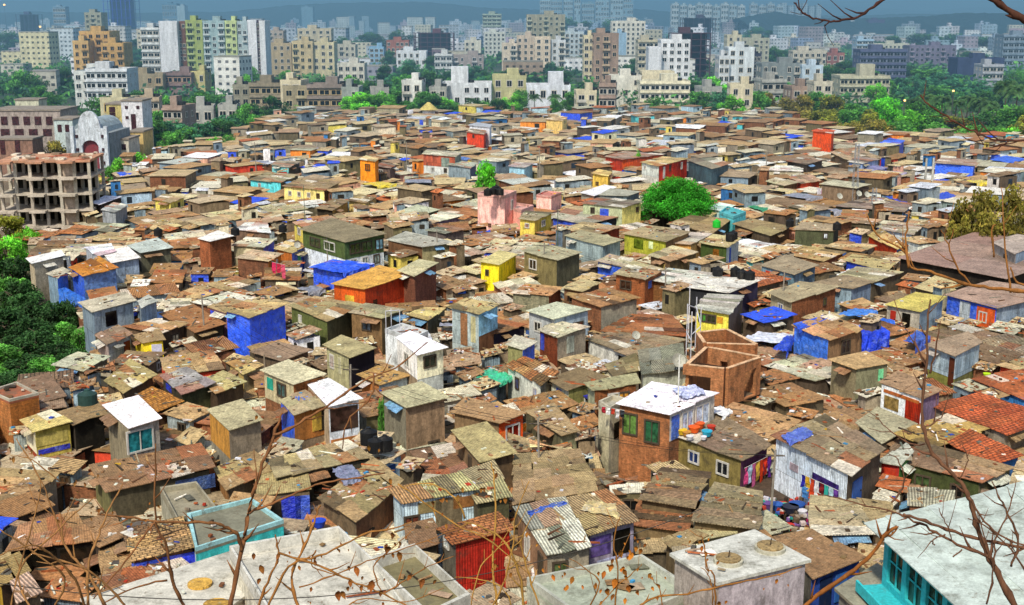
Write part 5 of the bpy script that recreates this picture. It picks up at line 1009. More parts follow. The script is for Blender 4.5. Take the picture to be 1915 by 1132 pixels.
def trees():
    # (x, y of top, distance, width px, kind)
    L_ = [(40,130,520,60,'mid'),(15,150,560,60,'dark'),(118,125,560,50,'dark'),(75,168,480,60,'dark'),(95,172,450,40,'mid'),(255,118,600,36,'dark'),
     (262,168,430,54,'dark'),(288,176,425,60,'dark'),(318,190,400,60,'blue'),(350,186,420,50,'mid'),(385,176,430,64,'mid'),(405,182,410,50,'dark'),(330,222,370,60,'blue'),(300,205,390,60,'mid'),
     (350,236,340,56,'mid'),(318,244,335,50,'mid'),(425,250,330,44,'mid'),(400,255,330,40,'bright'),(270,235,345,50,'blue'),(250,210,350,44,'dark'),
     (222,296,270,52,'bright'),(258,285,285,64,'bright'),(300,288,290,60,'mid'),(196,310,262,40,'mid'),(330,298,300,44,'mid'),(60,262,300,60,'olive'),(100,262,300,60,'olive'),(30,275,300,50,'mid'),
     (465,205,400,44,'dark'),(500,208,400,50,'mid'),(535,212,400,46,'mid'),(480,222,385,50,'mid'),(560,218,400,40,'bright'),(600,222,400,46,'mid'),(640,212,410,46,'mid'),
     (395,138,600,44,'dark'),(430,146,600,44,'dark'),(660,140,480,50,'mid'),(690,150,470,50,'mid'),(680,190,420,60,'mid'),(715,180,430,60,'bright'),(745,165,450,60,'mid'),(760,138,520,64,'mid'),(800,130,530,60,'dark'),
     (770,160,450,60,'mid'),(795,178,430,60,'mid'),(830,190,420,50,'bright'),(720,200,400,60,'bright'),(765,196,405,60,'mid'),(690,208,400,50,'bright'),(810,200,405,56,'mid'),(850,200,405,36,'mid'),(890,195,410,40,'dark'),(735,94,820,40,'dark'),(720,120,620,40,'dark'),
     (905,196,410,40,'mid'),(930,192,420,40,'dark'),(960,185,425,44,'bright'),(975,175,440,40,'mid'),(955,130,640,50,'dark'),(1000,135,640,44,'dark'),(1040,192,415,30,'mid'),(1070,180,430,44,'mid'),(1090,168,470,44,'dark'),(1120,188,430,34,'dark'),
     (1180,108,700,44,'dark'),(1190,118,660,40,'dark'),(1295,148,500,50,'dark'),(1325,158,490,50,'mid'),(1350,168,450,54,'blue'),(1385,172,450,54,'mid'),(1410,170,450,50,'mid'),(1305,178,430,50,'mid'),(1340,182,430,60,'blue'),(1375,186,430,60,'mid'),(1425,178,440,50,'mid'),
     (1220,190,420,40,'mid'),(1440,182,430,36,'olive'),(1470,190,400,60,'olive'),(1500,185,400,60,'olive'),(1530,178,410,60,'mid'),(1555,185,400,60,'yellow'),(1500,205,370,70,'olive'),(1540,205,365,70,'yellow'),
     (1600,192,380,70,'mid'),(1590,202,360,60,'dark'),(1655,180,365,74,'vivid'),(1665,188,350,64,'vivid'),(1630,205,350,66,'yellow'),(1590,225,330,80,'olive'),(1640,222,325,80,'olive'),(1700,205,345,80,'dark'),(1740,205,345,80,'dark'),(1720,188,370,64,'mid'),
     (1685,225,325,70,'mid'),(1780,215,345,80,'dark'),(1830,215,345,80,'dark'),(1870,205,345,80,'dark'),(1905,195,345,80,'mid'),(1930,215,335,80,'dark'),(1760,228,320,70,'mid'),(1810,232,318,76,'dark'),(1860,235,318,76,'mid'),(1900,238,315,76,'dark'),(1560,228,325,60,'olive'),(1530,232,330,60,'mid'),
     (1690,145,560,60,'blue'),(1730,128,600,80,'mid'),(1770,135,590,80,'blue'),(1720,150,540,80,'blue'),(1780,150,540,80,'blue'),(1830,150,540,70,'blue'),(1870,155,530,60,'blue'),(1700,160,500,60,'blue'),(1760,160,500,80,'mid'),(1820,162,500,70,'blue'),(1690,118,700,60,'dark'),(1580,112,660,50,'dark'),(1600,125,620,50,'dark'),
     (1100,150,560,40,'dark'),(870,128,640,50,'dark'),(900,132,640,40,'dark'),(840,132,660,40,'dark'),(1450,88,800,50,'dark'),(1660,66,1100,60,'dark'),(1720,62,1200,90,'dark'),(1780,64,1200,90,'dark'),(1840,68,1100,80,'dark'),(560,110,740,40,'dark'),(640,70,1000,50,'dark'),(690,60,1100,60,'dark'),(745,58,1150,60,'dark'),
     (20,60,1150,80,'dark'),(80,62,1150,80,'dark'),(120,56,1150,60,'dark'),(250,72,1000,50,'dark'),(1100,38,1400,60,'dark'),(1060,34,1500,50,'dark'),(1140,36,1450,60,'dark'),(1420,52,1300,60,'dark')]
    r0 = random.Random(4)
    for (x, y, d, w, k) in L_:
        if x < 460 and y > 200: d *= .9
        if 380 < d < 445 and x > 440: y -= 9
        if x > 1465 and 300 < d < 400 and k == 'dark' and r0.random() < .85: k = r0.choice(['mid', 'bright', 'yellow'])
        tree(x, y, d, 0, w, k)
    for (x, y, d) in ((1000,172,418),(1038,172,420),(880,180,425),(1735,170,372),(1764,172,368),(1812,172,366),(1834,176,362),(1885,142,372),(1905,150,365),(1712,178,372),(1790,180,355),(412,236,332),(1120,196,400),(1850,182,352),(350,228,352)): tree(x, y, d, 0, 0, palm=True)
    # the round tree
    r = random.Random(77); mb = MB(); rad, hh = 6.3, 10.6; c0 = P(1266, 404, 4.5); c0.z = 0
    for i in range(150):
        a = r.uniform(0, 6.283); k = math.sqrt(r.random()); zz = math.sqrt(max(0, 1-k*k))*r.uniform(.55, 1.0)
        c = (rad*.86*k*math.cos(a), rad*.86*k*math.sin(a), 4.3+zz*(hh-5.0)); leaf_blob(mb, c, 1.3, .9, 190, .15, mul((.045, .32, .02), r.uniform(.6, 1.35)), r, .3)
    root = empty('leafy_tree', (c0.x, c0.y, 0)); o = mb.obj('crown', 'foliage', None); o.parent = root; t = bpy.data.objects.new('trunk', trunk_mesh(9, 5.0, 9.0)); COL.objects.link(t); t.parent = root
    tag(root, 'broad round umbrella shaped tree with vivid green leaves in the middle of the shacks', 'tree', 'trees'); land(c0, 'the round vivid green tree', 'mid'); land(c0, 'the round vivid green tree', 'near')
    tree(911, 300, 216, 0, 48, 'vivid', label='small bright green tree standing alone among the shacks left of centre', lm='the small lone green tree', fam='mid')
    tree(1193, 282, 250, 0, 20, 'bright', label='narrow green tree against an orange wall left of the striped house')
    for (x, y, d, w) in ((1830,352,172,96),(1885,342,176,110),(1862,385,160,100),(1915,378,165,80),(1800,400,165,60)): tree(x, y, d, 0, w, 'olive', desc='olive yellow dry leafed tree')
    for (x, y, d, w, k) in ((22,402,178,70,'yellow'),(50,425,170,50,'bright'),(8,440,160,80,'bright'),(25,480,150,80,'shade'),(5,515,142,80,'mid'),(55,545,136,70,'shade'),(95,566,131,70,'shade'),(15,575,128,90,'shade'),(128,600,125,60,'mid'),(65,620,121,90,'shade'),(10,640,118,90,'mid'),(105,640,119,80,'shade'),(50,665,116,90,'shade'),(-10,690,114,80,'mid'),(80,668,112,80,'mid'),(135,650,114,60,'shade'),(20,690,110,80,'shade'),(60,690,109,70,'shade'),(110,680,111,60,'mid'),(0,705,107,70,'shade'),(150,610,120,50,'mid'),(90,600,126,80,'shade'),(40,610,126,80,'shade'),(125,560,132,50,'shade'),(35,520,138,60,'shade'),(715,735,90,30,'mid')): tree(x, y, d, 0, w*(1.2 if x < 200 else 1), k, fam='near')
    # loose belts of trees among the blocks
    r = random.Random(31); n = 0
    for i in range(16):
        x = r.uniform(185, 465); d = r.uniform(290, 420); h = r.uniform(6, 9.5); yb = 25+34*FPX/d
        if 25+29*FPX/d > (345 if x < 215 else 335-(x-215)*.3): continue
        tree(x, yb-h*FPX/d, d, 0, r.uniform(8, 12)*FPX/d, r.choice(['mid', 'mid', 'bright', 'blue', 'dark']))
    for i in range(6):
        x = r.choice([r.uniform(450, 560), r.uniform(660, 900), r.uniform(960, 1070), r.uniform(1280, 1450)]); d = r.uniform(396, 408); tree(x, 25+34*FPX/d-8.5*FPX/d, d, 0, r.uniform(8, 12)*FPX/d, r.choice(['mid', 'dark', 'bright']))
    for _ in range(3000):
        if n >= 95: break
        d = 400*(1300/400)**r.random(); x = r.uniform(-20, 1930); yb = 25+34*FPX/d; X = x
        if d < 420 and not (1450 < x or x < 520): continue
        if 560 < x < 640 and d < 420: continue
        if any(d < D and a-15 < x < b+15 and yb-8*FPX/d < 25+34*FPX/D-6*FPX/D for a, b, t, D in RECTS): continue
        h = r.uniform(6, 10); tree(x, yb-h*FPX/d, d, 0, r.uniform(8, 14)*FPX/d, r.choice(['dark', 'dark', 'mid', 'mid', 'blue', 'bright'] if d < 600 else ['dark', 'dark', 'blue'])); n += 1
    m = MB(); 
    for _ in range(1500):
        d = 430*(3200/430)**r.random(); x = r.uniform(-60, 1980); p = PD(x, 25+34*FPX/d, d); s_ = 1+d/900; h = r.uniform(2, 5)
        if d < 480 and 560 < x < 660: continue
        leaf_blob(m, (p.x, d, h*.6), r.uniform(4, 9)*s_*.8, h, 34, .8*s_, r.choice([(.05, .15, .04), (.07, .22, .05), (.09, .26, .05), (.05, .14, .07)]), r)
    o = m.obj('far_woodland', 'foliage'); o['label'] = 'scrub and tree cover filling the ground between the city blocks'; o['category'] = 'woodland'; o['kind'] = 'stuff'
# ------------------------------------------------------------------ special buildings
def wall_with_hole(mb, a, b, z0, z1, th, col, m=0, holes=()):
    """upright wall from a to b with real openings: holes = (from, to, low, high) along its length"""
    a = Vector((a.x, a.y, 0)); b = Vector((b.x, b.y, 0)); e = b-a; ln = e.length; e.normalize(); n = Vector((e.y, -e.x, 0))*th/2; up = Vector((0, 0, 1))
    def blk(s, t, lo, hi):
        if t-s < .02 or hi-lo < .02: return
        mb.rbox(a+e*(s+t)/2+up*(lo+hi)/2, e*(t-s)/2, -n, up*(hi-lo)/2, col, m)
    s = 0
    for (h0, h1, lo, hi) in sorted(holes):
        blk(s, h0, z0, z1); blk(h0, h1, z0, z0+lo); blk(h0, h1, z0+hi, z1); s = h1
    blk(s, ln, z0, z1)
def room(q, z, z0, col, holes, label, lm=None, name='roofless_room', kind=1):
    Q = [P(x, y, z) for x, y in q]; cen = sum(Q, Vector())/4; root = empty(name, (cen.x, cen.y, 0)); occupy(Q)
    for i in range(4):
        a, b = Q[i], Q[(i+1) % 4]; d = (b-a).normalized()*.14
        mb = MB(); wall_with_hole(mb, a+d, b-d, z0, z, .26, jit(C(col, .85), .08), kind, holes.get(i, ())); mb.obj('wall', WM, root)
    fl = MB(); I = inset(Q, .2); fl.hexa([Vector((p.x, p.y, z0-.3)) for p in (I[0], I[3], I[2], I[1])], [Vector((p.x, p.y, z0)) for p in (I[0], I[3], I[2], I[1])], C('#6a5a48')); fl.obj('floor', 'concrete_slab', root)
    cp_ = MB()
    for i in range(4):
        a, b = Q[i], Q[(i+1) % 4]; d = (b-a).normalized(); m_ = (a+b)/2+Vector((0, 0, .03)); cp_.rbox(m_, (b-a)/2-d*.16, Vector((d.y, -d.x, 0))*-.15, Vector((0, 0, .025)), C('#c8a480'))
    cp_.obj('coping', 'wall_plaster', root)
    iw = MB(); ca = lerp(Q[3], Q[1], .42); cb = lerp(Q[0], Q[1], .45); wall_with_hole(iw, lerp(Q[3], Q[2], .45), cb, z0, z-.5, .2, C('#3a2416'), 0); iw.obj('inner_shade_wall', WM, root)  # added dark wall; its colour stands in for the shade inside
    bs = MB(); J = inset(Q, .02); b4 = (J[0], J[3], J[2], J[1]); bs.hexa([Vector((p.x, p.y, 0)) for p in b4], [Vector((p.x, p.y, z0-.31)) for p in b4], C('#7a6a48')); bs.obj('base_wall', 'wall_plaster', root)
    tag(root, label, 'unfinished house', 'shacks of the settlement')
    if lm: land(cen, lm, 'near')
    return root, Q
def specials():
    # two roofless brick rooms on one upper floor
    room([(1285,682),(1322,649),(1423,668),(1358,690)], 7.6, 4.6, '#b87c50', {3: [(1.0, 3.2, 0, 2.2)], 2: [(.6, 2.2, .1, 2.3)], 1: [(1.2, 1.9, 0, 2.1)]}, 'roofless orange brick room with a wide gap in its front wall', 'the roofless brick rooms')
    room([(1318,642),(1304,622),(1359,616),(1416,645)], 7.9, 4.9, '#a86c44', {1: [(1.2, 2.0, .8, 1.8)]}, 'further roofless brick room with bare unplastered walls behind the nearer one')
    # turquoise hall, bottom right
    z = 8.4; Q = [P(1624, 983, z), P(2060, 905, z), P(2420, 1180, z), P(1880, 1215, z)]; cen = sum(Q, Vector())/4; root = empty('hall', (cen.x, cen.y, 0)); occupy(Q); ORG[root.name] = (cen.x, cen.y, 0)
    rb = MB(); T = [Q[0], Q[1]+Vector((0, 0, 1.0)), Q[2]+Vector((0, 0, 1.0)), Q[3]]; roof_mb(rb, T, C('#c4d0c8', .9), random.Random(4), (1.1, 30), .05, .02, .06, tint=False); o = rb.obj('roof', 'concrete_slab', root)
    I = inset(Q, 1.0); a, b = I[0], I[3]; e = (b-a); ln = e.length; e = e.normalized(); n = Vector((e.y, -e.x, 0)); n = n if n.dot(a-cen) > 0 else -n; up = Vector((0, 0, 1)); TQ = C('#3cc8d0', .8)
    mb = MB(); wall_with_hole(mb, a, b, 0, z-.1, .3, TQ, 0, [(.5+i*2.05, .5+i*2.05+1.6, z-2.6, z-.7) for i in range(4)]); mb.obj('wall', 'painted', root)
    for i in range(4):
        c = a+e*(1.3+i*2.05); c.z = z-1.65; g = MB(); g.rbox(c-n*.05, e*.8, n*.02, up*.95, C('#2c3018')); wo = g.obj('window', 'window_glass', root)
        g = MB(); g.rbox(c+n*.03, e*.035, n*.04, up*.95, TQ); g.rbox(c+n*.03+up*.2, e*.8, n*.03, up*.03, TQ); g.obj('frame', 'painted', wo)
    g = MB(); g.rbox(a+e*ln*.3+n*.8-up*(a.z-(z-3.1)), e*ln*.30, n*.75, up*.12, TQ); g.obj('ledge', 'painted', root)
    g = MB(); g.rbox(a+e*ln*.3+n*1.5-up*(a.z-(z-2.95)), e*ln*.30, n*.06, up*.28, mul(TQ, 1.1)); g.obj('ledge_rim', 'painted', root)
    g = MB(); g.rbox(a+e*10.4+n*.9-up*(a.z-(z-2.4)), e*1.5, n*.75, up*2.3, TQ); g.obj('bay', 'painted', root)
    for p, q in ((I[1], I[0]), (I[2], I[1]), (I[3], I[2])):
        mb = MB(); wall_with_hole(mb, p, q, 0, z-.1, .3, TQ); mb.obj('wall', 'painted', root)
    tag(root, 'big turquoise painted hall with a pale grey sheet roof in the bottom right corner', 'hall'); land(cen, 'the turquoise hall', 'near')
    # hatches on white roof
    for i, (x, y, s) in enumerate(((1362, 1051, .62), (1440, 1028, .66))):
        p = P(x, y, 7.66); o = empty('roof_hatch', p); ORG[o.name] = tuple(p)
        m = MB(); m.cyl(p, s+.12, .18, C('#b8b4a0'), n=20); m.obj('curb', 'concrete_slab', o); m = MB(); m.cyl(p+Vector((0, 0, .181)), s, .07, C('#84704c'), n=20); m.obj('lid', 'roof_sheet', o)
        m = MB(); m.bar(p+Vector((0, 0, .25)), p+Vector((.05, 0, .6)), .03, C('#4a3a2c')); m.obj('handle', 'painted', o)
        tag(o, ('nearer' if i == 0 else 'farther')+' round rusty hatch lid on the stained white concrete roof', 'roof hatch', 'round hatches on the white roofs')
    for i, (x, y) in enumerate(((374, 1094), (404, 1133))):
        p = P(x, y, 5.78); o = empty('roof_hatch', p); ORG[o.name] = tuple(p); m = MB(); m.cyl(p, .62, .12, C('#a8843c'), n=20); m.obj('lid', 'roof_sheet', o)
        tag(o, 'round tan hatch lid on the cream slab roof, '+('the one fully in view' if i == 0 else 'the one cut by the lower edge'), 'roof hatch', 'round hatches on the white roofs')
    # raw concrete frame, left
    d0 = 190; L0 = PD(-6, 305, d0); R0 = PD(176, 305, d0+3); w = R0.x-L0.x; H_ = 12.4; fl = 5; root = empty('concrete_frame_building', (L0.x, d0, 0)); ORG[root.name] = (0, 0, 0); root.rotation_euler = (0, 0, .10)
    for i in range(1, fl+1):
        m = MB(); c = jit(C('#c4b8a8' if i < 5 else '#c08c70', .9), .06); m.box((w/2, 5, i*H_/fl-.35), w, 10, .35, 0, c); so = m.obj('floor_slab', 'concrete_slab', root)
        for k in (1, 3, 5):
            m = MB(); m.box((w*(k-.5)/6, -.8, i*H_/fl-.35), w/6*1.05, 1.6, .3, 0, c); m.obj('balcony_slab', 'concrete_slab', so)
    for k in range(7):
        for yy in (.35, 5, 9.6):
            m = MB(); m.box((.3+(w-.6)*k/6, yy, 0), .45, .45, H_-.35, 0, jit(C('#c4bcac', .9), .1)); m.obj('column', 'concrete_slab', root)
    m = MB(); m.box((w/2, 6.5, 0), w*.9, .3, H_-.4, 0, C('#2c2a24')); m.obj('inner_shade_wall', 'wall_plaster', root)  # added dark sheet, painted as the shaded depth of the open frame
    for k in range(5):
        m = MB(); x = w*.66; m.box((x+1.2, .6+k*.01, .05+k*H_/fl), 2.2, .2, H_/fl-.5, 0, C('#a89888')); m.obj('infill_wall', 'wall_plaster', root)
    r = random.Random(2); m = MB()
    for k in range(40): m.box((r.uniform(.5, w-.5), r.uniform(.5, 9.5), H_+.01), r.uniform(.4, 2), r.uniform(.3, 1.5), r.uniform(.05, .35), r.uniform(0, 3), C(r.choice(['#c8b49c', '#a05840', '#d8ccb8', '#8a7460'])))
    m.obj('roof_rubble', 'concrete_slab', root)
    tag(root, 'abandoned five storey raw concrete frame without walls at the left edge', 'unfinished building'); land((L0.x+w/2, d0, 0), 'the raw concrete frame building', 'mid'); land((L0.x+w/2, d0, 0), 'the raw concrete frame building', 'city')
    # roofless ornate facade with an arch
    d0 = 262; def_ = lambda x, y: PD(x, y, d0)
    a = def_(133, 240); b = def_(200, 240); root = empty('ornate_ruin', ((a.x+b.x)/2, d0, 0)); ORG[root.name] = (0, 0, 0); w = b.x-a.x; top = def_(165, 208).z; sh = def_(165, 240).z
    WC = C('#c4ccd4', .85); m = MB(); aw = w*.23; n = 22; spring = def_(165, 275).z; prof = []
    def outer(x):
        t = abs(x)/(w/2); return sh+(top-sh)*math.sqrt(max(0, 1-(t/.62)**2)) if t < .62 else sh-(t-.62)*1.2
    def inner(x): return spring+aw*.8*math.sqrt(max(0, 1-(x/aw)**2)) if abs(x) < aw else 0
    for i in range(n):
        x0 = -w/2+w*i/n; x1 = x0+w/n; lo0, lo1 = inner(x0), inner(x1)
        if (lo0 == 0) != (lo1 == 0): lo0 = lo1 = max(lo0, lo1) if abs((x0+x1)/2) < aw else 0
        m.hexa([(x0, 0, lo0), (x1, 0, lo1), (x1, .8, lo1), (x0, .8, lo0)], [(x0, 0, outer(x0)), (x1, 0, outer(x1)), (x1, .8, outer(x1)), (x0, .8, outer(x0))], jit(WC, .05))
    m.obj('facade_wall', 'wall_plaster', root)
    m = MB(); m.box((0, .9, 0), aw*2.1, .3, spring+aw*.85, 0, C('#7c3038')); m.obj('arched_door', 'painted', root)
    for sx in (-1, 1):
        for zz in (.35, .6, .85):
            m = MB(); m.cyl((sx*w*.36, -.02, sh*zz-.3), .3, .6, C('#3c2028')); m.obj('round_opening', 'painted', root)
        m = MB(); m.box((sx*w*.47, -.2, 0), .7, 1.0, sh+.4, 0, mul(WC, 1.05)); m.obj('pilaster', 'wall_plaster', root)
    m = MB(); m.box((-w*.1, 8, 0), w*1.25, 14, sh*.9, 0, C('#8c9498', .8)); m.obj('nave_wall', 'wall_plaster', root)
    m = MB(); m.tube([(-w*.1, 1.5, sh*.9-.6), (-w*.1, 15, sh*.9-.6)], [w*.45, w*.45], C('#a4b4bc', .8), n=20); m.obj('barrel_roof', 'concrete_slab', root)
    tag(root, 'weathered pale blue grey ornate facade with a tall red arched door on the left', 'old building'); land((root.location.x, d0, 0), 'the ornate arched facade', 'mid'); land((root.location.x, d0, 0), 'the ornate arched facade', 'city')
    def blk(x0, x1, yt, d, col, wins, label, depth=8, side=None):
        a = PD(x0, yt, d); b = PD(x1, yt, d); w = b.x-a.x; root = empty('old_building', ((a.x+b.x)/2, d, 0)); ORG[root.name] = (0, 0, 0); m = MB(); m.box((0, depth/2, 0), w, depth, a.z, 0, C(col, .85)); m.obj('wall', 'wall_plaster', root)
        m = MB(); m.box((0, depth/2, a.z+.01), w+.4, depth+.4, .35, 0, C('#8f8478')); m.obj('cornice', 'concrete_slab', root)
        for (u, y, ww, hh) in wins:
            zz = PD(x0, y, d).z; m = MB(); m.box((-w/2+w*u, -.06, zz-hh/2), ww, .12, hh, 0, C('#3c2024')); m.obj('window', 'window_glass', root)
        tag(root, label, 'old building'); return root
    blk(203, 240, 262, 270, '#d0c8b8', [(.3, 272, 1.1, 1.6), (.3, 290, 1.3, 2.2), (.75, 275, .9, 1.2)], 'pale wall block with two square openings right of the arched facade')
    blk(226, 265, 190, 300, '#dcdce0', [(.25, 201, .7, .7), (.8, 201, .7, .7), (.25, 220, .7, .7), (.55, 228, 1.1, 3.6)], 'white church like tower wall with round holes and a tall arched window')
    blk(241, 267, 248, 280, '#d4b878', [], 'blank sandy yellow wall below the white tower wall')
    blk(198, 226, 196, 310, '#c8b878', [(.4, 205, 1.4, 1.3), (.4, 216, 1.4, 1.3), (.4, 228, 1.4, 1.3)], 'narrow yellow cream stair block with three openings')
    blk(100, 135, 225, 285, '#bccac8', [(.3, 240, .9, 1.6), (.7, 240, .9, 1.6)], 'grey green wall with two arched openings left of the arched facade')
    blk(-20, 112, 208, 292, '#a49890', [(u, 226, 1.5, 1.9) for u in (.2, .36, .52, .68, .84)]+[(u, 248, 2.0, 1.6) for u in (.2, .4, .6, .8)], 'long derelict grey building with a row of square empty openings', 12)
    blk(28, 72, 188, 330, '#c8c8b0', [], 'small cream roof house above the derelict building', 6)
    blk(-10, 60, 262, 262, '#8c6c5c', [(.2, 275, 1, 3), (.6, 275, 1, 3)], 'dull red low wing at the left edge below the derelict building', 6)
    # clutter on roofs ----------------------------------------------------
    def tank(x, y, z, s=.55, col='#17181a', what='black', k=0):
        z = zlow(z); p = P(x, y, z); o = empty('water_tank', p); ORG[o.name] = tuple(p); m = MB(); m.cyl(p, s, s*1.5, C(col), n=16); m.cyl(p+Vector((0, 0, s*1.5+.002)), s*.9, s*.35, C(col), n=16, r2=s*.3); m.obj('tank_body', 'painted', o, smooth=False)
        m = MB(); m.cyl(p+Vector((0, 0, s*1.86)), s*.28, .08, mul(C(col), 1.6), n=10); m.obj('lid', 'painted', o)
        later(o, p, what+' plastic water tank', 'tank', 'water tank', 'near' if p.y < 150 else 'mid', 'water tanks on the roofs')
    for t in ((912,366,8.9),(922,364,8.9),(935,365,8.9),(928,360,8.9),(296,441,5.2),(440,440,6.4),(529,434,6.0),(1342,517,6.7),(1375,517,6.6),(1365,450,6.6),(1371,447,6.6),(1477,424,5.0),(1565,430,6.4),(165,762,5.0,.7,'#26403c','dark green'),(703,845,4.4),(690,830,4.4,.6),(720,842,4.4),(1340,425,4.8,.55,'#20b030','bright green'),(1402,524,6.7),(1388,522,6.7),(1060,482,3.6),(600,466,4.0)): tank(*t)
    def dish(x, y, z, s=.5):
        z = zlow(z); p = P(x, y, z); o = empty('satellite_dish', p); ORG[o.name] = tuple(p); m = MB(); c = p+Vector((0, 0, .7)); ax = Vector((.3, -.8, .5)).normalized(); u = ax.cross(Vector((0, 0, 1))).normalized(); v = ax.cross(u); pr = None
        for k in range(5):
            rr = s*k/4; ring = [c+ax*(.25*s*(k/4)**2*1.6)+(u*math.cos(q*.524)+v*math.sin(q*.524))*rr for q in range(12)]
            if pr:
                for q in range(12): m.face([pr[q], pr[(q+1) % 12], ring[(q+1) % 12], ring[q]], C('#a8a89c'))
            pr = ring
        m.obj('dish', 'painted', o); m = MB(); m.bar(p, c, .03, C('#5a5a58')); m.obj('mast', 'painted', o); m = MB(); m.bar(c, c+ax*s*.9, .02, C('#3a3a3a')); m.obj('feed_arm', 'painted', o)
        later(o, p, 'pale satellite dish', 'dish', 'satellite dish', 'near' if p.y < 150 else 'mid', 'satellite dishes')
    for t in ((1605,371,5.0),(1620,373,5.0),(1569,376,5.2),(1267,691,5.8,.6),(1797,358,4.4),(556,470,6.4,.4),(1188,642,4.8,.4)): dish(*t)
    def tarp(q, z, col, drop, label, seed):
        z = zlow(z); o = tarp_mb([P(x, y, z) for x, y in q], drop, C(col, .85), seed=seed).obj('tarpaulin', 'tarpaulin', smooth=False); tag(o, label, 'tarpaulin', 'tarpaulins thrown over shacks')
    tarp([(540,745),(572,736),(606,747),(575,758)], 6.4, '#3c74d8', .4, 'crumpled blue tarpaulin on the tan roof next to the shining white panels', 3)
    tarp([(581,501),(626,489),(700,497),(642,514)], 6.4, '#2252e8', 1.1, 'bright blue tarpaulin canopy with ragged hem behind the long orange shed', 4)
    tarp([(1605,612),(1640,606),(1664,622),(1612,628)], 5.0, '#1c40d8', 3.0, 'heavy blue tarpaulin hanging to the ground beside the torn blue hut', 5)
    tarp([(1482,608),(1552,590),(1566,597),(1494,618)], 6.3, '#2450d0', .5, 'blue tarpaulin strip over the back edge of the torn blue hut', 6)
    tarp([(888,707),(917,690),(960,704),(936,721)], 3.9, '#3cc08c', .3, 'sagging sea green sheet stretched over a yard left of the white walled row', 7)
    tarp([(1085,955),(1100,940),(1150,945),(1160,975)], 5.6, '#c8b480', .3, 'dirty cream cloth spread on the ribbed roof next to the pale ribbed one', 8)
    tarp([(985,960),(1052,940),(1060,945),(990,966)], 5.75, '#3458b8', .2, 'faded blue sheet along the upper edge of the pale ribbed roof', 9)
    tarp([(1460,820),(1500,800),(1520,812),(1475,832)], 6.7, '#5468c0', .2, 'faded violet blue sheet on the roof of the white house with pink doors', 10)
    tarp([(1380,640),(1420,622),(1482,628),(1470,645)], 4.2, '#d4d8e4', .3, 'white plastic sheet on the low roof right of the roofless rooms', 11)
    tarp([(1445,655),(1470,632),(1484,630),(1470,660)], 4.6, '#2444c0', .5, 'small blue sheet beside the torn blue hut on its left', 12)
    tarp([(1565,590),(1600,578),(1640,582),(1620,595)], 4.8, '#3c78cc', .3, 'blue sheet lying behind the torn blue hut', 13)
    tarp([(1690,640),(1715,620),(1740,632),(1712,645)], 4.6, '#2c4ca8', 1.2, 'dark blue sheet left of the small pavilion', 14)
    tarp([(446,572),(470,560),(500,566),(480,578)], 4.6, '#3c74c4', .6, 'pale blue sheet behind the tall vivid blue shack', 15) if False else None
    tarp([(1850,300),(1880,292),(1915,298),(1890,306)], 4.6, '#3460d8', .4, 'blue sheet on a far roof at the right edge', 16)
    tarp([(1655,370),(1700,362),(1722,370),(1690,382)], 4.4, '#2044c8', 1.4, 'blue sheet hanging over a shack below the broad blue shack', 17)
    tarp([(1745,365),(1770,360),(1790,368),(1760,376)], 4.2, '#2440c0', 1.6, 'right hand one of two blue sheets below the broad blue shack', 18)
    tarp([(480,545),(505,538),(535,545),(508,556)], 4.0, '#3c60b0', .8, 'grey blue sheet in the yard left of the long orange shed', 19)
    tarp([(95,515),(120,540),(160,560),(110,545)], 3.6, '#2c68c8', 1.5, 'blue plastic sheet sliding down the left slope', 20)
    tarp([(575,555),(600,545),(632,549),(598,562)], 3.4, '#d8c428', .4, 'yellow sheet on the ground left of the long orange shed', 21)
    tarp([(328,400),(345,396),(372,402),(350,407)], 3.4, '#e0c83c', .3, 'yellow sheet lying on a roof right of the small lemon yellow hut', 22)
    tarp([(620,880),(655,872),(680,895),(640,905)], 4.6, '#7c8098', .3, 'grey plastic sheet on the wide tan roof', 23)
    tarp([(1325,770),(1345,762),(1368,770),(1350,782)], 5.4, '#e8e8ea', .2, 'small white cloth at the corner of the terrace with bowls', 24)
    tarp([(1256,730),(1300,722),(1318,735),(1275,745)], 7.5, '#c8ccec', .15, 'lilac white plastic sheet lying on the large white roof', 25)
    # washing on lines
    def washing(p, q, z, cols, label, h=.9):
        a = P(*p, z); b = P(*q, z); o = empty('washing_line', a); ORG[o.name] = tuple(a); m = MB(); m.bar(a, b, .015, C('#c8c8c0')); m.obj('cord', 'painted', o); e = b-a; n = len(cols); r = random.Random(int(p[0]))
        for i, c in enumerate(cols):
            m = MB(); u0 = a+e*((i+.08)/n); u1 = a+e*((i+.92)/n); hh = h*r.uniform(.6, 1.1); nn = Vector((e.y, -e.x, 0)).normalized()*.08
            pr = [u0, u1]
            for k in range(1, 5):
                cu = [u0+nn*r.uniform(-1, 1)-Vector((0, 0, hh*k/4)), u1+nn*r.uniform(-1, 1)-Vector((0, 0, hh*k/4*r.uniform(.9, 1.05)))]; m.face([cu[0], cu[1], pr[1], pr[0]], jit(C(c, .85), .1, r)); pr = cu
            m.obj('garment', 'cloth', o)
        tag(o, label, 'washing', 'washing hung out to dry')
    washing((1498,886), (1568,918), 5.3, ['#2a28a8', '#e0b030', '#d84820', '#e8e8e8', '#7c1c20', '#38b8a8', '#b8d8e4', '#6a3c9a'], 'colourful clothes hung along the balcony of the white house with pink doors', 1.3)
    washing((1500,908), (1565,938), 4.55, ['#5090d0', '#e05020', '#e84818', '#c02828', '#4080c0'], 'orange and blue cloths below the upper row on the same balcony', 1.0)
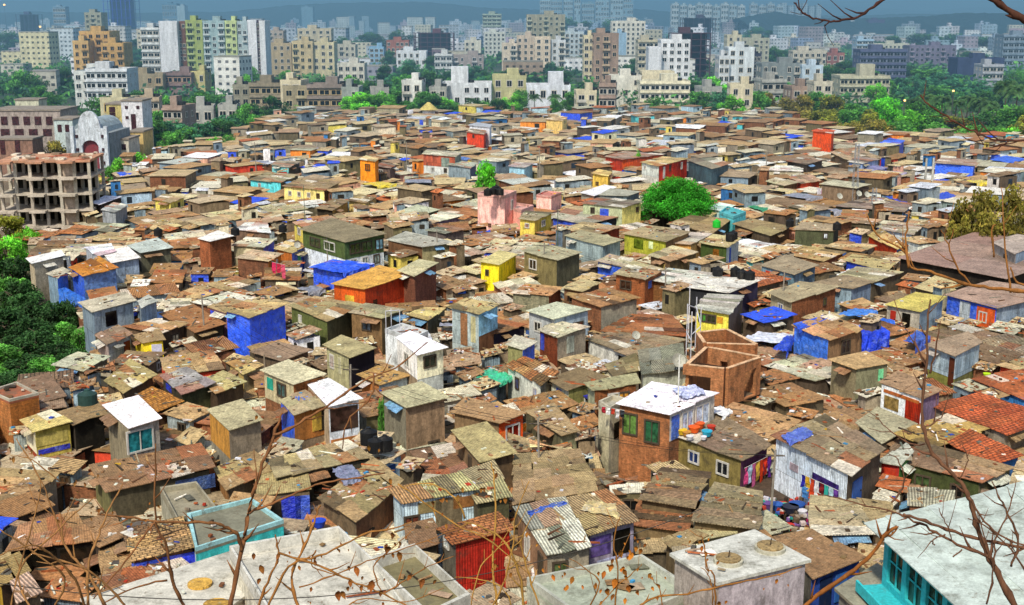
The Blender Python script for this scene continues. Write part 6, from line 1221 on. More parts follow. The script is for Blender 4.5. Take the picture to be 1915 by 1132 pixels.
    washing((1392,876), (1443,850), 4.6, ['#e0508c', '#b8d0e8', '#d868a0', '#e0b848', '#f04818', '#d83820', '#7030a0'], 'pink, orange and violet clothes on the dark side of the olive house', 1.6)
    washing((1528,352), (1566,358), 5.6, ['#e0dce8', '#d8a8d0', '#c018b0', '#e0d0d8', '#c02020'], 'magenta, white and red washing on a far roof right of the coral red box', 1.4)
    washing((1125,760), (1168,768), 7.0, ['#b02838', '#e8e8e8', '#c03c28', '#d8d8d8', '#30343c'], 'red and white clothes on the cream balcony left of the brick house', .7)
    washing((1222,805), (1236,808), 5.2, ['#e82c14', '#e8341c'], 'bright red cloth hanging at the front of the brick house', 1.9)
    washing((1120,1006), (1178,992), 4.9, ['#8c4cb0', '#c8c8e8', '#3c3450', '#e8e0f0', '#b890c8', '#303030'], 'violet and white clothes below the dirty cream cloth roof', 1.0)
    washing((1905,690), (1930,700), 4.8, ['#b02020', '#d0c040'], 'red cloth at the right edge', 1.3) if False else None
    washing((508,490), (534,496), 6.6, ['#d83060', '#c02848', '#e05878'], 'pink and red cloths hanging above the yard left of the blue tarpaulin canopy', 1.5)
    washing((742,668), (770,682), 5.6, ['#d8d8d8', '#c03424', '#e0e0e8'], 'red and white clothes under the small bright white house', 1.2)
    washing((950,800), (985,790), 4.4, ['#f06028', '#c82c18', '#f0a040'], 'orange cloths before the shop with glowing orange front', 1.0)
    r = random.Random(18)                  # scrap and buckets in the yard below the pink doors
    m = MB()
    for _ in range(260):
        x, y = r.uniform(1405, 1560), r.uniform(935, 1000); p = P(x, y, 2.9+r.uniform(0, .35)); k = r.uniform(.1, .38); m.box(p, k, k*r.uniform(.4, 1), k*r.uniform(.3, .8), r.uniform(0, 3), jit(C(r.choice(['#8a7a68', '#3a3028', '#c8c0b8', '#a83828', '#3858a0', '#6a4c80', '#d8d8e0', '#5a4838', '#2a9080'])), .2, r))
    m.box(P(1485, 965, 1.0), 10, 6, 1.95, .5, C('#4a3c30')); o = m.obj('yard_litter', 'wall_plaster'); o['label'] = 'trampled heap of household scrap in the yard below the pink doors'; o['category'] = 'scrap'; o['kind'] = 'stuff'
    # vessels on the terrace
    r = random.Random(8)
    for i, (x, y, z, col, s, what) in enumerate(((1275,812,5.3,'#e0b828',.34,'yellow'),(1284,815,5.3,'#c88c3c',.3,'tan'),(1298,808,5.3,'#e86020',.4,'orange'),(1308,800,5.3,'#d85c24',.36,'orange red'),(1322,815,5.3,'#30a8c8',.36,'turquoise'),(1316,822,5.3,'#e8e8f0',.2,'white'),(1330,804,5.3,'#c03c28',.3,'red'),(1290,822,5.3,'#dcdce0',.25,'pale'),
        (1452,953,3.0,'#3060b0',.4,'blue'),(1478,960,3.0,'#282c40',.5,'black'),(1490,955,3.0,'#24509c',.5,'dark blue'),(1468,952,3.0,'#38b890',.3,'mint green'),(1437,950,3.0,'#6a4c8c',.35,'violet'),(1500,963,3.0,'#d8d8e0',.3,'white'),(1476,990,3.0,'#c03028',.3,'red'),(1845,705,3.9,'#b8e020',.3,'lime'),(597,985,4.0,'#2448c8',.4,'blue'),(1055,612,3.8,'#d0d4e4',.3,'white'))):
        p = P(x, y, z); m = MB(); m.cyl(p, s*.75, s*.9, C(col, .85), n=14, r2=s); m.cyl(p+Vector((0, 0, s*.9+.002)), s*1.06, .05, mul(C(col, .85), 1.1), n=14)
        o = m.obj('tub', 'painted', org=tuple(p)); later(o, p, what+' plastic tub', 'tub', 'tub', 'near', 'plastic tubs')
    # furniture heap, posts, mast, flag
    def post(x, y, z0, h, rad, col, label, name='post', cat='post', mat='painted', group=None):
        p = P(x, y, z0); m = MB(); m.tube([p, p+Vector((0, 0, h))], [rad, rad*.8], C(col), n=8); o = m.obj(name, mat, org=tuple(p)); tag(o, label, cat, group)
    post(1268,757,7.2,3.6,.06,'#d8d8d0','thin white pole standing on the large white roof')
    post(1545,690,0,5.8,.09,'#d8dce0','white post at the front corner of the torn blue hut')
    post(1729,352,3,5.4,.22,'#a8a8a0','left one of two bare concrete columns near the broad blue shack', 'column', 'column', 'concrete_slab')
    post(1742,356,3,5.8,.22,'#b4b4ac','right one of two bare concrete columns near the broad blue shack', 'column', 'column', 'concrete_slab')
    post(1287,640,4,5.5,.05,'#d8d8e0','white steel pole left of the roofless brick rooms')
    post(700,680,4,4,.05,'#d8d8d8','white pole on the roof left of the small bright white house') if False else None
    post(572,468,2,9,.05,'#60705c','tall thin pole in front of the green and white hall')
    post(1042,530,2,9,.05,'#4c5c48','thin green pole in front of the tall olive brown shack')
    post(500,800,2,6.0,.07,'#8a7c68','leaning grey pole beside the grey roofed shack')
    # stair frame of white steel next to the roofless rooms
    o = empty('steel_frame', P(1290, 680, 5)); A = [P(1283, 665, 5), P(1300, 650, 5), P(1308, 672, 5), P(1291, 682, 5)]; WS = C('#d4d4dc', .85)
    for p in A: m = MB(); m.bar(p, p+Vector((0, 0, 4.6)), .05, WS); m.obj('upright', 'painted', o, org=tuple(o.location))
    for i in range(4): m = MB(); m.bar(A[i]+Vector((0, 0, 4.5-.8*i)), A[(i+1) % 4]+Vector((0, 0, 3.6-.5*i)), .05, WS); m.obj('rail', 'painted', o, org=tuple(o.location))
    tag(o, 'open frame of white steel rails beside the roofless brick rooms', 'steel frame')
    o = empty('roof_frame', P(725, 625, 7)); A = [P(722, 622, 7), P(732, 616, 7), P(748, 620, 7)]
    for p in A: m = MB(); m.bar(p, p+Vector((0, 0, 1.9)), .04, WS); m.obj('upright', 'painted', o, org=tuple(o.location))
    m = MB(); m.bar(A[0]+Vector((0, 0, 1.9)), A[2]+Vector((0, 0, 1.9)), .04, WS); m.obj('rail', 'painted', o, org=tuple(o.location)); tag(o, 'small white frame of pipes behind the small bright white house', 'steel frame')
    for i, (x, y, h) in enumerate(((1594, 432, 14), (1630, 448, 8))):
        p = P(x, y, 0); o = empty('lattice_mast', p); ORG[o.name] = tuple(p); s = .55; G_ = C('#8c9094')
        for q in range(4):
            a = Vector((s*(1 if q in (0, 3) else -1), s*(1 if q < 2 else -1), 0)); m = MB(); m.bar(p+a, p+a*.45+Vector((0, 0, h)), .045, G_); m.obj('leg', 'painted', o)
        m = MB()
        for k in range(int(h)):
            t0 = k/h; t1 = (k+1)/h; f = lambda q, t: p+Vector((s*(1 if q % 4 in (0, 3) else -1)*(1-.55*t), s*(1 if q % 4 < 2 else -1)*(1-.55*t), h*t))
            for q in range(4): m.bar(f(q, t0), f(q+1, t1), .025, G_)
        m.obj('bracing', 'painted', o); tag(o, ('taller' if i == 0 else 'shorter')+' grey lattice mast in the right half of the settlement', 'mast', 'lattice masts')
    o = empty('flag_pole', P(757, 236, 3)); ORG[o.name] = tuple(o.location); a = Vector(o.location); m = MB(); m.bar(a, a+Vector((.9, 0, 4.6)), .08, C('#8a7c68')); m.obj('pole', 'painted', o); m = MB(); t = a+Vector((.9, 0, 4.5)); m.face([t-Vector((0, 0, 1.2)), t+Vector((1.5, .2, -1.0)), t+Vector((1.6, -.1, .1)), t], C('#d8dce8')); m.obj('flag', 'cloth', o); tag(o, 'white flag on a leaning pole above the far roofs', 'flag')
    # electricity poles and sagging wires
    PL = [(612,520,8.5),(820,505,8.5),(1015,535,8.5),(1245,590,8.5),(1460,600,8.5),(385,640,8),(655,790,8),(1010,905,8),(1440,960,7.6),(480,330,10),(760,330,10),(1010,345,10),(1430,350,10)]; tops = []
    for i, (x, y, h) in enumerate(PL):
        p = P(x, y, 3.4); p.z = 0; o = empty('utility_pole', p); ORG[o.name] = tuple(p); lean = Vector((.15*(-1)**i, 0, 0)); t = p+lean+Vector((0, 0, h)); m = MB(); m.tube([p, t], [.11, .07], C('#8c8478'), n=7); m.obj('pole', 'painted', o)
        m = MB(); m.bar(t-Vector((.6, 0, .4)), t+Vector((.6, 0, -.4)), .045, C('#5c544c')); m.obj('crossarm', 'painted', o); tops.append(t-Vector((0, 0, .35)))
        later(o, p, 'thin grey utility pole', 'pole', 'utility pole', 'near' if p.y < 150 else 'mid', 'utility poles')
    for (i, j) in ((0,1),(1,2),(2,3),(3,4),(0,5),(5,6),(6,7),(7,8),(9,10),(10,11),(11,12),(1,10)):
        a, b = tops[i], tops[j]; 
        m = MB()
        for off in (-.5, .5): pts = [lerp(a, b, k/10)+Vector((off, 0, -4*(k/10)*(1-k/10)*min(2.2, (b-a).length*.035))) for k in range(11)]; m.tube(pts, [.014]*11, C('#1c1a18'), n=4)
        o = m.obj('overhead_wire', 'painted', org=tuple(a)); later(o, (a+b)/2, 'pair of sagging black wires', 'wire', 'wire', 'near' if (a+b).y < 300 else 'mid', 'overhead wires')
    a, b = PD(380, 1122, 14), PD(960, 1062, 15); m = MB(); m.tube([lerp(a, b, k/12)+Vector((0, 0, -.5*(k/12)*(1-k/12))) for k in range(-8, 21)], [.006]*29, C('#3a3630'), n=4); tag(m.obj('overhead_wire', 'painted', org=tuple(a)), 'single thin cable crossing close above the white roof terraces', 'wire', 'overhead wires')
    # thatched round hut far away
    p = P(802, 240, 0); o = empty('thatched_hut', p); ORG[o.name] = tuple(p); m = MB(); m.cyl(p, 1.9, 5.6, C('#d8dce0'), n=12); m.obj('wall', 'wall_plaster', o); m = MB(); m.cyl(p+Vector((0, 0, 5.6)), 2.9, 2.2, C('#a89858'), n=12, r2=.4); m.obj('roof', 'roof_sheet', o); tag(o, 'round hut with conical straw roof at the far edge of the settlement', 'hut'); land(p, 'the far conical straw hut', 'far')
    # street lights far away on the right
    for i, (x, y) in enumerate(((1500,66),(1518,63),(1527,68),(1653,72),(1703,76),(1726,77),(1742,78),(1760,79),(1785,80),(1797,82),(1825,81),(1831,82),(1692,188),(1783,170),(75,50),(8,9),(1405,58))):
        d = 900 if y > 100 else 1500; d = 345 if y > 150 else d; p = PD(x, y, d); o = empty('street_lamp', (p.x, p.y, 0)); ORG[o.name] = (p.x, p.y, 0); k = d/1500
        m = MB(); m.bar((p.x, p.y, 0), p, .12, C('#4a4a4a')); m.obj('pole', 'painted', o); m = MB(); m.cyl(p-Vector((0, 0, .9*k)), 1.1*k, 1.6*k, (1, .6, .2), n=10); m.obj('lamp_head', 'lamp_glow', o); later(o, p, 'lit orange street lamp', 'lamp', 'street lamp', 'city', 'lit street lamps far away')
def terrain():
    m = MB(); ys = [-60, -6, 2, 12, 25, 40, 47, 60, 120, 250, 400, 700, 1200, 2500, 6000, 14000]; 
    def zz(y): 
        if y <= 2: return 32.3
        return max(0, 32.3-(y-2)*.80) if y < 44 else 0
    xs = [-9000, -2000, -500, -120, -40, 0, 40, 120, 500, 2000, 9000]; r = random.Random(1)
    for a, b in zip(ys, ys[1:]):
        for c, d in zip(xs, xs[1:]): m.face([(c, a, zz(a)), (d, a, zz(a)), (d, b, zz(b)), (c, b, zz(b))], (.1, .1, .1), 0, [(0, 0)]*4)
    o = m.obj('ground', 'ground_earth'); struct(o)
    def ridge(name, d, pts, dep=1500, mat='hill_woods'):
        m = MB(); r = random.Random(len(pts)); P_ = []
        for (x0, y0), (x1, y1) in zip(pts, pts[1:]):
            n = 14
            for k in range(n): t = k/n; P_.append((x0+(x1-x0)*t, y0+(y1-y0)*t+r.uniform(-.9, .9)))
        P_.append(pts[-1]); top = [PD(x, y, d) for x, y in P_]
        for i in range(len(top)-1):
            a, b = top[i], top[i+1]; f0 = Vector((a.x, d-dep*.5, -2)); f1 = Vector((b.x, d-dep*.5, -2)); g0 = Vector((a.x, d+dep, -2)); g1 = Vector((b.x, d+dep, -2))
            m0 = (a*.5+f0*.5)+Vector((0, 0, r.uniform(-5, 5))); m1 = None
            m.face([f0, f1, b, a], (.1, .1, .1), 0, [(0, 0)]*4); m.face([a, b, g1, g0], (.1, .1, .1), 0, [(0, 0)]*4)
        struct(m.obj(name, mat))
    ridge('hills', 3000, [(-150,30),(60,22),(250,24),(430,22),(540,10),(640,5),(800,4),(900,14),(1000,18),(1180,16),(1300,26),(1450,24),(1560,30),(1700,26),(2100,26)], 900)
    ridge('hills', 6500, [(-200,-30),(300,-28),(700,-22),(1100,-20),(1380,-10),(1440,-4),(1490,1),(1530,4),(1570,10),(1660,16),(1740,22),(1820,14),(1915,13),(2150,10)], 2500)
    ridge('hills', 1750, [(1380,34),(1450,22),(1500,30),(1560,36),(1640,34),(1740,30),(1800,24),(1915,26),(2100,24)], 500)
# ------------------------------------------------------------------ dry trees on the slope below the viewpoint
def hill_z(y): return 32.3-(y-2)*.80 if y > 2 else 32.3
def bare_tree(root_px, d, branches, label, col, leaves=(), lcol='#8c5a20', seed=1):
    """branches: list of (photo polyline, start radius px, end radius px, depth start, depth end)"""
    r = random.Random(seed); a0 = PD(root_px[0], root_px[1], d); zb = hill_z(d)-.2; base = Vector((a0.x, d, zb))
    o = empty('bare_tree', base); ORG[o.name] = tuple(base); m = MB(); m.tube([base, lerp(base, a0, .5)+Vector((.03, 0, 0)), a0], [.035, .028, .02], C(col), n=8); m.obj('trunk', 'bark', o, smooth=True)
    for (pts, r0, r1, d0, d1) in branches:
        n = len(pts); fine = []
        W = [PD(x, y, d0+(d1-d0)*i/(n-1)) for i, (x, y) in enumerate(pts)]
        for i in range(n-1):
            p0 = W[max(0, i-1)]; p1 = W[i]; p2 = W[i+1]; p3 = W[min(n-1, i+2)]
            for k in range(5):
                t = k/5; q = .5*((2*p1)+(p2-p0)*t+(2*p0-5*p1+4*p2-p3)*t*t+(3*p1-p0-3*p2+p3)*t**3)
                fine.append(q+Vector((r.gauss(0, .0012), 0, r.gauss(0, .0012)))*(d0/3))
        fine.append(W[-1]); N = len(fine); rad = [(r0+(r1-r0)*i/(N-1))*(d0+(d1-d0)*i/(N-1))/FPX*r.uniform(.88, 1.15) for i in range(N)]
        for q in range(3, N-2, 3):          # short side shoots and knots
            rad[q] *= r.uniform(1.0, 1.5)
            if r.random() < .5:
                dd = fine[q].y/FPX; ln = r.uniform(12, 45)*dd; a = r.uniform(-1.2, 1.2); t = (fine[q+1]-fine[q-1]).normalized(); sd = Vector((t.z, 0, -t.x)).normalized()*(1 if r.random() < .5 else -1)
                e1 = fine[q]+(t*.7+sd*.6)*ln*.5; e2 = fine[q]+(t*.9+sd*.75+Vector((0, r.uniform(-.3, .3), .25)))*ln; sm = MB(); sm.tube([fine[q], e1, e2], [rad[q]*.5, rad[q]*.35, dd*.5], jit(C(col), .15, r), n=5); sm.obj('twig', 'bark', o, smooth=True)
        m = MB(); m.tube(fine, [q*.68 for q in rad], jit(C(col), .1, r), n=6); m.obj('branch', 'bark', o, smooth=True)
    leaves = list(leaves)+[(x+r.uniform(-26, 26), y+r.uniform(-26, 26), s*r.uniform(.4, .8), dd) for (x, y, s, dd) in leaves for _ in (0, 1)]
    for (x, y, s, dd) in leaves:
        c = PD(x, y, dd); k = s*.74/FPX*dd; m = MB(); ax = Vector((r.uniform(-.5, .5), r.uniform(-.4, .4), -1)).normalized(); sd = ax.cross(Vector((r.uniform(-.4, .4), 1, 0))).normalized(); nn = ax.cross(sd); cc = jit(C(lcol, .9), .35, r)
        prof = [(-1, .02), (-.6, .42), (-.1, .55), (.45, .36), (1, .02)]; cur = r.uniform(.15, .5)
        pr = None
        for (t, w) in prof:
            mid = c+ax*k*t+nn*k*cur*t*t; L_ = mid-sd*k*w+nn*k*.18; R_ = mid+sd*k*w+nn*k*.22
            if pr: m.face([pr[0], pr[1], mid, L_], cc, 0, [(0, 0)]*4); m.face([pr[1], pr[2], R_, mid], mul(cc, .8), 0, [(0, 0)]*4)
            pr = (L_, mid, R_)
        m.obj('leaf', 'dry_leaf', o)
    tag(o, label, 'bare tree', 'dry leafless trees close by')
def twigs():
    B = '#7c5230'; r = random.Random(12)
    bare_tree((428, 1145), 4.2, [([(428,1140),(452,1030),(466,955),(488,880),(512,815),(528,772)], 7, 3, 4.2, 4.4), ([(452,1030),(444,1000),(420,985),(395,978),(340,977),(285,975),(240,968),(182,962)], 5, 3, 4.2, 4.0),
        ([(462,960),(500,945),(545,925),(600,905),(660,895),(720,885)], 4, 2, 4.3, 4.5), ([(512,815),(560,790),(620,755),(680,712),(740,688),(800,640)], 4.5, 1.5, 4.3, 4.5), ([(350,1145),(322,1085),(312,1020),(292,980),(290,900),(291,830)], 5, 2, 4.2, 4.1),
        ([(290,975),(270,1000),(235,1050),(175,1120)], 3, 2.5, 4.0, 3.9), ([(312,1085),(250,1100),(190,1130)], 3, 2, 4.1, 4.0), ([(470,945),(480,900),(475,840)], 2, 1, 4.3, 4.3), ([(700,700),(695,740),(650,790),(640,840)], 3, 1.5, 4.3, 4.3)],
        'bare brown tree with a forked stem rising before the roofs left of centre', B, [(730,900,9,4.3),(185,955,8,4.0),(690,838,9,4.3),(480,780,8,4.3)]+[(300+r.uniform(-90,40), 965+r.uniform(-25,25), 6, 4) for _ in range(5)], seed=2)
    bare_tree((100, 1150), 3.4, [([(100,1140),(120,1080),(60,1030),(0,990)], 3, 2, 3.4, 3.3), ([(160,1140),(140,1085),(100,1040),(60,1020),(-5,1040)], 4, 2, 3.4, 3.2), ([(200,1140),(170,1080),(135,1040),(118,1010),(112,960)], 5, 2, 3.5, 3.6), ([(165,1140),(165,1060),(182,1010),(200,960),(230,905)], 5, 1.6, 3.4, 3.6), ([(60,1140),(35,1080),(60,980),(75,900),(30,820)], 3, 1.2, 3.3, 3.5),
        ([(20,1140),(40,1060),(100,1000),(140,960),(180,930)], 3, 1.5, 3.3, 3.4), ([(118,1010),(90,930),(60,870)], 3, 1, 3.6, 3.6), ([(240,1140),(200,1095),(150,1060),(60,1035)], 4, 2, 3.4, 3.3), ([(110,900),(60,860),(20,852)], 2, 1, 3.6, 3.6)],
        'tangle of pale dry twigs in the bottom left corner', '#8a6238', [(25,860,9,3.5),(40,880,8,3.5),(10,900,9,3.5),(140,905,8,3.5),(110,975,7,3.5),(160,905,9,3.5),(60,845,8,3.5)], '#8a6030', seed=3)
    lv = [(668,1068,15,2.6),(695,1095,18,2.6),(632,1112,17,2.6),(590,1052,10,2.6),(520,1040,10,2.6),(634,1028,9,2.6),(560,1062,8,2.6),(582,1102,8,2.6),(725,1025,16,2.6),(748,1040,15,2.6),(788,1090,15,2.6),(650,1100,9,2.6),(712,1108,12,2.6),(810,940,9,2.6),(828,935,8,2.6),(928,890,9,2.6),(905,915,8,2.6),(490,1065,14,2.6),(735,1000,12,2.6),(955,1075,9,2.6)]
    bare_tree((560, 1150), 2.6, [([(560,1140),(545,1080),(575,1010),(592,960),(600,945)], 5, 2, 2.6, 2.7), ([(500,1140),(540,1060),(610,1035),(680,1000),(745,985),(770,975)], 4, 1.5, 2.6, 2.6), ([(520,1034),(600,1060),(665,1090),(715,1110),(780,1145)], 3.5, 2, 2.6, 2.6), ([(560,1100),(640,1070),(700,1045),(800,1010),(870,985)], 2.5, 1, 2.6, 2.6), ([(720,1110),(760,1085),(800,1060),(850,1040)], 2.5, 1, 2.6, 2.7),
        ([(590,1030),(585,1060),(645,1080),(690,1110)], 2.5, 1, 2.6, 2.6), ([(480,1140),(500,1090),(520,1040),(515,1000)], 4, 2, 2.6, 2.6), ([(640,1140),(680,1120),(760,1125),(830,1100)], 2, 1, 2.6, 2.6), ([(715,1110),(700,1060),(740,1020),(775,990)], 2, 1, 2.6, 2.6)],
        'thin twigs hung with curled brown leaves in front of the white terraces', '#8a5c2c', lv, '#8a5420', seed=5)
    bare_tree((930, 1150), 3.0, [([(930,1140),(922,1050),(926,980),(924,900),(918,865)], 4, 1.5, 3, 3.1), ([(745,905),(800,945),(860,985),(920,1015),(990,1075)], 3, 1.5, 3, 3), ([(918,1140),(945,1080),(960,1010),(965,960),(990,900)], 3, 1.2, 3, 3), ([(980,1140),(970,1070),(940,1010),(900,985),(866,975)], 4, 1.5, 3, 3), ([(960,1140),(940,1100),(900,1085),(850,1080)], 2, 1, 3, 3), ([(870,970),(850,930),(800,905),(755,910)], 3, 1, 3, 3), ([(1010,1140),(985,1060),(975,1010),(1000,960)], 3, 1.2, 3, 3), ([(880,1140),(900,1060),(940,1020),(980,1000)], 2, 1, 3, 3)],
        'upright straw coloured twigs below the shack with deep red front', '#a07838', [(856,932,10,3),(900,915,9,3),(945,935,10,3),(925,1060,9,3),(985,1000,8,3),(835,985,8,3)], '#9a6a28', seed=6)
    bare_tree((1150, 1150), 2.7, [([(1150,1140),(1155,1060),(1148,1010),(1160,965)], 3, 1.2, 2.7, 2.7), ([(1195,1135),(1225,1118),(1300,1108),(1370,1092),(1440,1078),(1500,1060)], 3.5, 1.5, 2.7, 2.8), ([(1340,1140),(1334,1075),(1322,1065),(1316,1020),(1312,1000)], 3, 1.2, 2.8, 2.8), ([(1100,1140),(1120,1090),(1090,1060),(1065,1045)], 2.5, 1, 2.7, 2.7), ([(1240,1140),(1232,1100),(1215,1080)], 2, 1, 2.7, 2.7), ([(1110,1145),(1150,1100),(1185,1070),(1200,1055)], 2, 1, 2.7, 2.7), ([(1334,1140),(1332,1100),(1322,1070),(1310,1062)], 2, 1, 2.8, 2.8)],
        'twigs with ragged yellow brown leaves left of the stained white concrete block', '#8a5c28', [(1150,1090,16,2.7),(1168,1070,12,2.7),(1135,1105,14,2.7),(1175,1100,13,2.7),(1142,1060,14,2.7),(1160,1035,14,2.7),(1180,1040,13,2.7),(1198,1030,11,2.7),(1128,1075,12,2.7),(1190,1025,10,2.7),(1070,1085,12,2.7),(1060,1100,10,2.7),(1220,1100,8,2.7),(1232,1095,9,2.7),(1312,1026,9,2.8),(1320,1035,9,2.8),(1308,1012,8,2.8),(1344,1128,11,2.8),(1452,1087,8,2.8),(1035,1080,10,2.7),(1215,1075,10,2.7)], '#b06c20', seed=7)
    D = '#644430'
    bare_tree((1905, 1160), 4.6, [([(1905,1150),(1870,1080),(1848,1040),(1826,980),(1812,930),(1790,895),(1745,850),(1730,810),(1724,760),(1733,680),(1735,600),(1740,560)], 9, 2, 4.6, 4.8), ([(1740,700),(1752,640),(1758,600)], 3, 1.2, 4.8, 4.8), ([(1848,1040),(1790,1018),(1740,990),(1690,965),(1640,950),(1530,924)], 5, 1.5, 4.6, 4.7), ([(1960,1030),(1880,1018),(1800,1000),(1730,975),(1690,962)], 5, 4, 4.7, 4.6),
        ([(1812,930),(1850,985),(1900,1015),(1940,1025)], 3, 3, 4.6, 4.6), ([(1890,1060),(1905,1010),(1885,960),(1868,930),(1855,900)], 4, 1.5, 4.6, 4.6), ([(1860,1060),(1862,1010),(1885,960),(1900,900)], 3, 1.2, 4.6, 4.6), ([(1845,1130),(1858,1060),(1840,1000),(1830,960)], 3, 1.2, 4.6, 4.6), ([(1935,1100),(1900,1040),(1850,990),(1810,970)], 3, 1.5, 4.6, 4.6), ([(1770,1000),(1745,1010),(1748,1020)], 2.5, 2, 4.6, 4.6), ([(1800,1028),(1782,1042)], 2.5, 2, 4.6, 4.6), ([(1780,1010),(1765,970),(1755,950)], 2, 1, 4.6, 4.6),
        ([(1668,940),(1690,905),(1680,860),(1650,845)], 3, 1, 4.7, 4.7), ([(1795,900),(1810,860),(1800,830)], 2, 1, 4.7, 4.7), ([(1730,830),(1700,830),(1660,800),(1625,770)], 2.5, 1, 4.8, 4.9), ([(1728,800),(1760,780),(1775,735)], 2.5, 1, 4.8, 4.8), ([(1735,700),(1715,650),(1690,610),(1672,560)], 2.5, 1, 4.8, 4.9)],
        'large dark bare tree with many upright twigs at the lower right', D, [], seed=8)
    bare_tree((1490, 1150), 5.2, [([(1490,1145),(1540,1105),(1600,1065),(1640,1025),(1655,1000),(1678,985)], 7, 5, 5.2, 5.2), ([(1655,1003),(1668,1000),(1680,984)], 4, 2, 5.2, 5.2)], 'smooth amber branch slanting up before the turquoise hall', '#7c4c20', [], seed=9)
    bare_tree((1960, 1100), 5.6, [([(1990,590),(1915,548),(1850,538),(1800,530),(1740,508),(1705,500),(1690,470),(1640,438),(1620,400)], 6, 1.5, 5.6, 5.8), ([(1700,502),(1694,440),(1700,395)], 4, 1.5, 5.7, 5.7), ([(1820,535),(1790,500),(1770,450),(1760,430)], 3, 1, 5.7, 5.7), ([(1890,548),(1878,440),(1872,350)], 3, 1, 5.7, 5.8), ([(1860,480),(1855,430),(1862,420)], 3, 1.5, 5.7, 5.7), ([(1960,540),(1905,530),(1890,500)], 4, 2, 5.7, 5.7)],
        'tan branches crossing the huge grey brown hall roof', '#8c5c2c', [], seed=10)
    bare_tree((2040, 1100), 5.0, [([(2040,110),(1940,52),(1890,22),(1845,-8)], 10, 7, 5, 5), ([(2000,262),(1900,263),(1862,262),(1830,250),(1790,232),(1762,212),(1735,195),(1722,178)], 3, 2, 5, 5.2), ([(1905,265),(1850,272),(1800,255)], 2, 1, 5.1, 5.1), ([(1832,250),(1838,240)], 2, 1.5, 5.1, 5.1)], 'thick dark branch and a thin yellow one reaching in at the right edge', '#4a2c20', [], seed=11)
    bare_tree((2120, 1100), 3.6, [([(2120,1100),(2130,500),(2090,-60),(1900,-190),(1760,-110),(1690,-30)], 9, 4, 3.6, 3.6), ([(1690,-30),(1650,0),(1610,28),(1575,38),(1548,40),(1515,32),(1495,18),(1485,4)], 4, 1.5, 3.6, 3.6), ([(1552,40),(1545,46),(1542,49)], 2, 1.5, 3.6, 3.6), ([(1515,32),(1500,22),(1496,16)], 2, 1, 3.6, 3.6)], 'slender bare twig curving down from the top edge', '#3c2420', [], seed=12)
# ------------------------------------------------------------------ labels that single each thing out
ORD_N = 0
ORD = ['', 'second ', 'third ', 'fourth ', 'fifth ', 'sixth ', 'seventh ', 'eighth ', 'ninth ', 'tenth ', 'eleventh ', 'twelfth ', 'thirteenth ', 'fourteenth ', 'fifteenth ', 'sixteenth ', 'seventeenth ', 'eighteenth ', 'nineteenth ', 'twentieth ']
def give_labels():
    bins = {}
    for i, (o, p, desc, noun, fam) in enumerate(THINGS):
        own = [n for q, n, f in LAND if (q-p).length < .6]
        c = []
        for q, n, f in LAND:
            if f != fam and not (fam in ('mid', 'near', 'far') and f in ('mid', 'near', 'far') and (q-p).length < 45): continue
            if n in own: continue
            d = Vector((p.x-q.x, p.y-q.y)); 
            c.append((d.length, n, d))
        c.sort(key=lambda t: t[0]); ln, n, d = c[0]
        ang = math.atan2(q.x, q.y) if False else 0
        fw = Vector((p.x, p.y)).normalized(); sd = Vector((fw.y, -fw.x)); a, b = d.dot(sd), d.dot(fw)
        rel = ('right of' if a > 0 else 'left of') if abs(a) > abs(b) else ('behind' if b > 0 else 'in front of')
        bins.setdefault((desc, rel, n), []).append((ln, i))
    for (desc, rel, n), L_ in bins.items():
        L_.sort()
        for k, (ln, i) in enumerate(L_):
            o = THINGS[i][0]; t = (ORD[min(k, 19)] if len(L_) > 1 else '')
            if len(L_) > 1 and k == 0: t = 'nearest '
            s = t+desc+' '+rel+' '+n
            w = s.split()
            if len(w) > 16: s = s.replace(' with ', ', ').replace(' plaster', ''); w = s.split()
            for A, B in ((' sheet metal', ' metal'), ('patched ', ''), ('flat concrete ', ''), (', corrugated', ', ribbed'), (' shack,', ' shack'), ('the shack with ', 'the '), (' tarpaulin', ' tarp'), ('nearest ', ''), (' roof', ''), ('broad ', ''), ('small ', ''), ('old ', ''), (' low rise', ''), (' in the middle distance', ''), ('unfinished ', ''), (' with long window bands', ' banded'), ('building', 'block'), ('metal house', 'house'), ('wide blue grey shack on the left slope', 'wide blue grey shack'), (' at the end of', ' ending'), ('the row of very tall', 'the very tall'), (' behind ', ' past '), ('very tall ', ''), ('distant tower row', 'tower row')):
                if len(s.split()) > 16: s = s.replace(A, B, 1)
            o['label'] = s
            if len(s.split()) > 16: print('LONG', s)
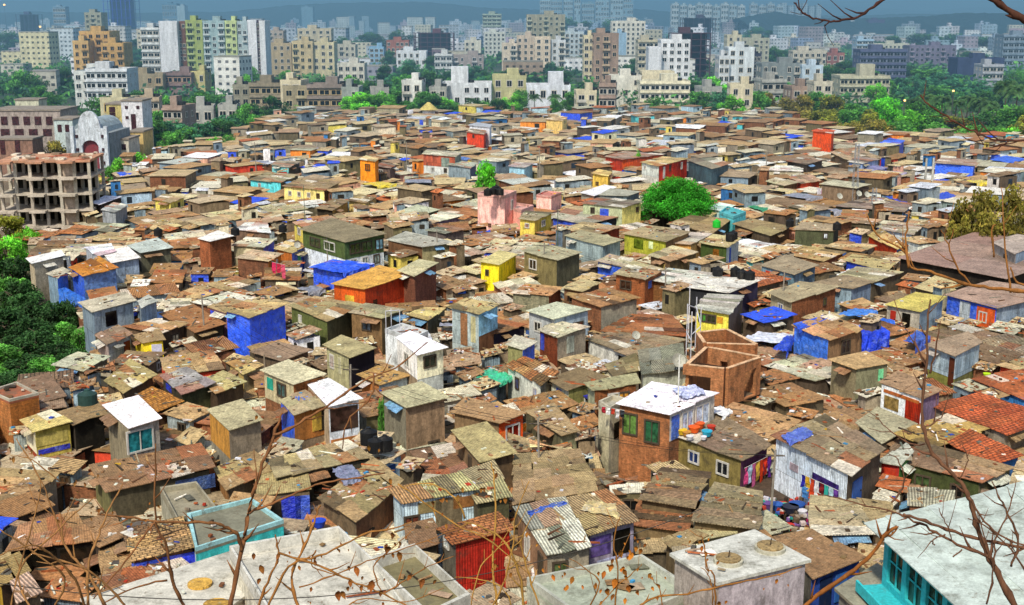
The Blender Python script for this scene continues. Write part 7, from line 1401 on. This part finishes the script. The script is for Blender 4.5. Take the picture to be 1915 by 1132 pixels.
def main():
    build_materials()
    t = NT('lamp_glow'); t.b.inputs['Base Color'].default_value = (1, .55, .2, 1); t.b.inputs['Emission Color'].default_value = (1, .5, .15, 1); t.b.inputs['Emission Strength'].default_value = 4
    terrain(); huts(); specials(); fill_all(); city(); trees(); twigs(); give_labels()
    # light
    w = bpy.data.worlds.new('World'); SC.world = w; w.use_nodes = True; nt = w.node_tree; bg = nt.nodes['Background']
    el, az = math.radians(50), math.radians(-162)           # sun stands behind the viewer's left shoulder
    s = nt.nodes.new('ShaderNodeTexSky'); s.sky_type = 'NISHITA'; s.sun_disc = False; s.sun_elevation = el; s.sun_rotation = az; s.altitude = 30; s.air_density = 1.2; s.dust_density = 2.5; s.ozone_density = 1.5
    nt.links.new(s.outputs[0], bg.inputs[0]); bg.inputs[1].default_value = .15
    sd = bpy.data.lights.new('Sun', 'SUN'); sd.energy = 4.2; sd.angle = math.radians(4); sd.color = (1, .93, .78); so = bpy.data.objects.new('Sun', sd); COL.objects.link(so)
    dv = Vector((math.sin(az)*math.cos(el), math.cos(az)*math.cos(el), math.sin(el))); so.rotation_euler = dv.to_track_quat('Z', 'Y').to_euler(); so.location = (-30, -30, 80)
    # haze
    if HAZE:
        m = bpy.data.materials.new('haze'); m.use_nodes = True; n = m.node_tree; n.nodes.remove(n.nodes['Principled BSDF']); v = n.nodes.new('ShaderNodeVolumeScatter'); v.inputs['Color'].default_value = (.38, .74, 1.0, 1); v.inputs['Density'].default_value = HAZE; v.inputs['Anisotropy'].default_value = .2; va = n.nodes.new('ShaderNodeVolumeAbsorption'); va.inputs['Color'].default_value = (.38, .74, 1.0, 1); va.inputs['Density'].default_value = HAZE; ad = n.nodes.new('ShaderNodeAddShader'); n.links.new(v.outputs[0], ad.inputs[0]); n.links.new(va.outputs[0], ad.inputs[1])
        n.links.new(ad.outputs[0], n.nodes['Material Output'].inputs['Volume']); MAT['haze'] = m
        b = MB(); b.box((0, 5100, -3), 9000, 9800, 260, 0, (.5, .5, .5)); o = b.obj('haze', 'haze'); struct(o); o['kind'] = 'structure'
    cd = bpy.data.cameras.new('Camera'); cd.sensor_width = 36; cd.lens = 36*FPX/1915; cd.clip_end = 30000; cd.clip_start = .1; co = bpy.data.objects.new('Camera', cd); COL.objects.link(co); co.location = (0, 0, CH); co.rotation_euler = (math.pi/2-PITCH, 0, 0); SC.camera = co
    SC.view_settings.view_transform = 'Standard'; SC.view_settings.look = 'None'; SC.view_settings.exposure = 0; SC.view_settings.gamma = 1
    SC.cycles.max_bounces = 6; SC.cycles.volume_bounces = 0; SC.cycles.diffuse_bounces = 3
HAZE = .00055
main()
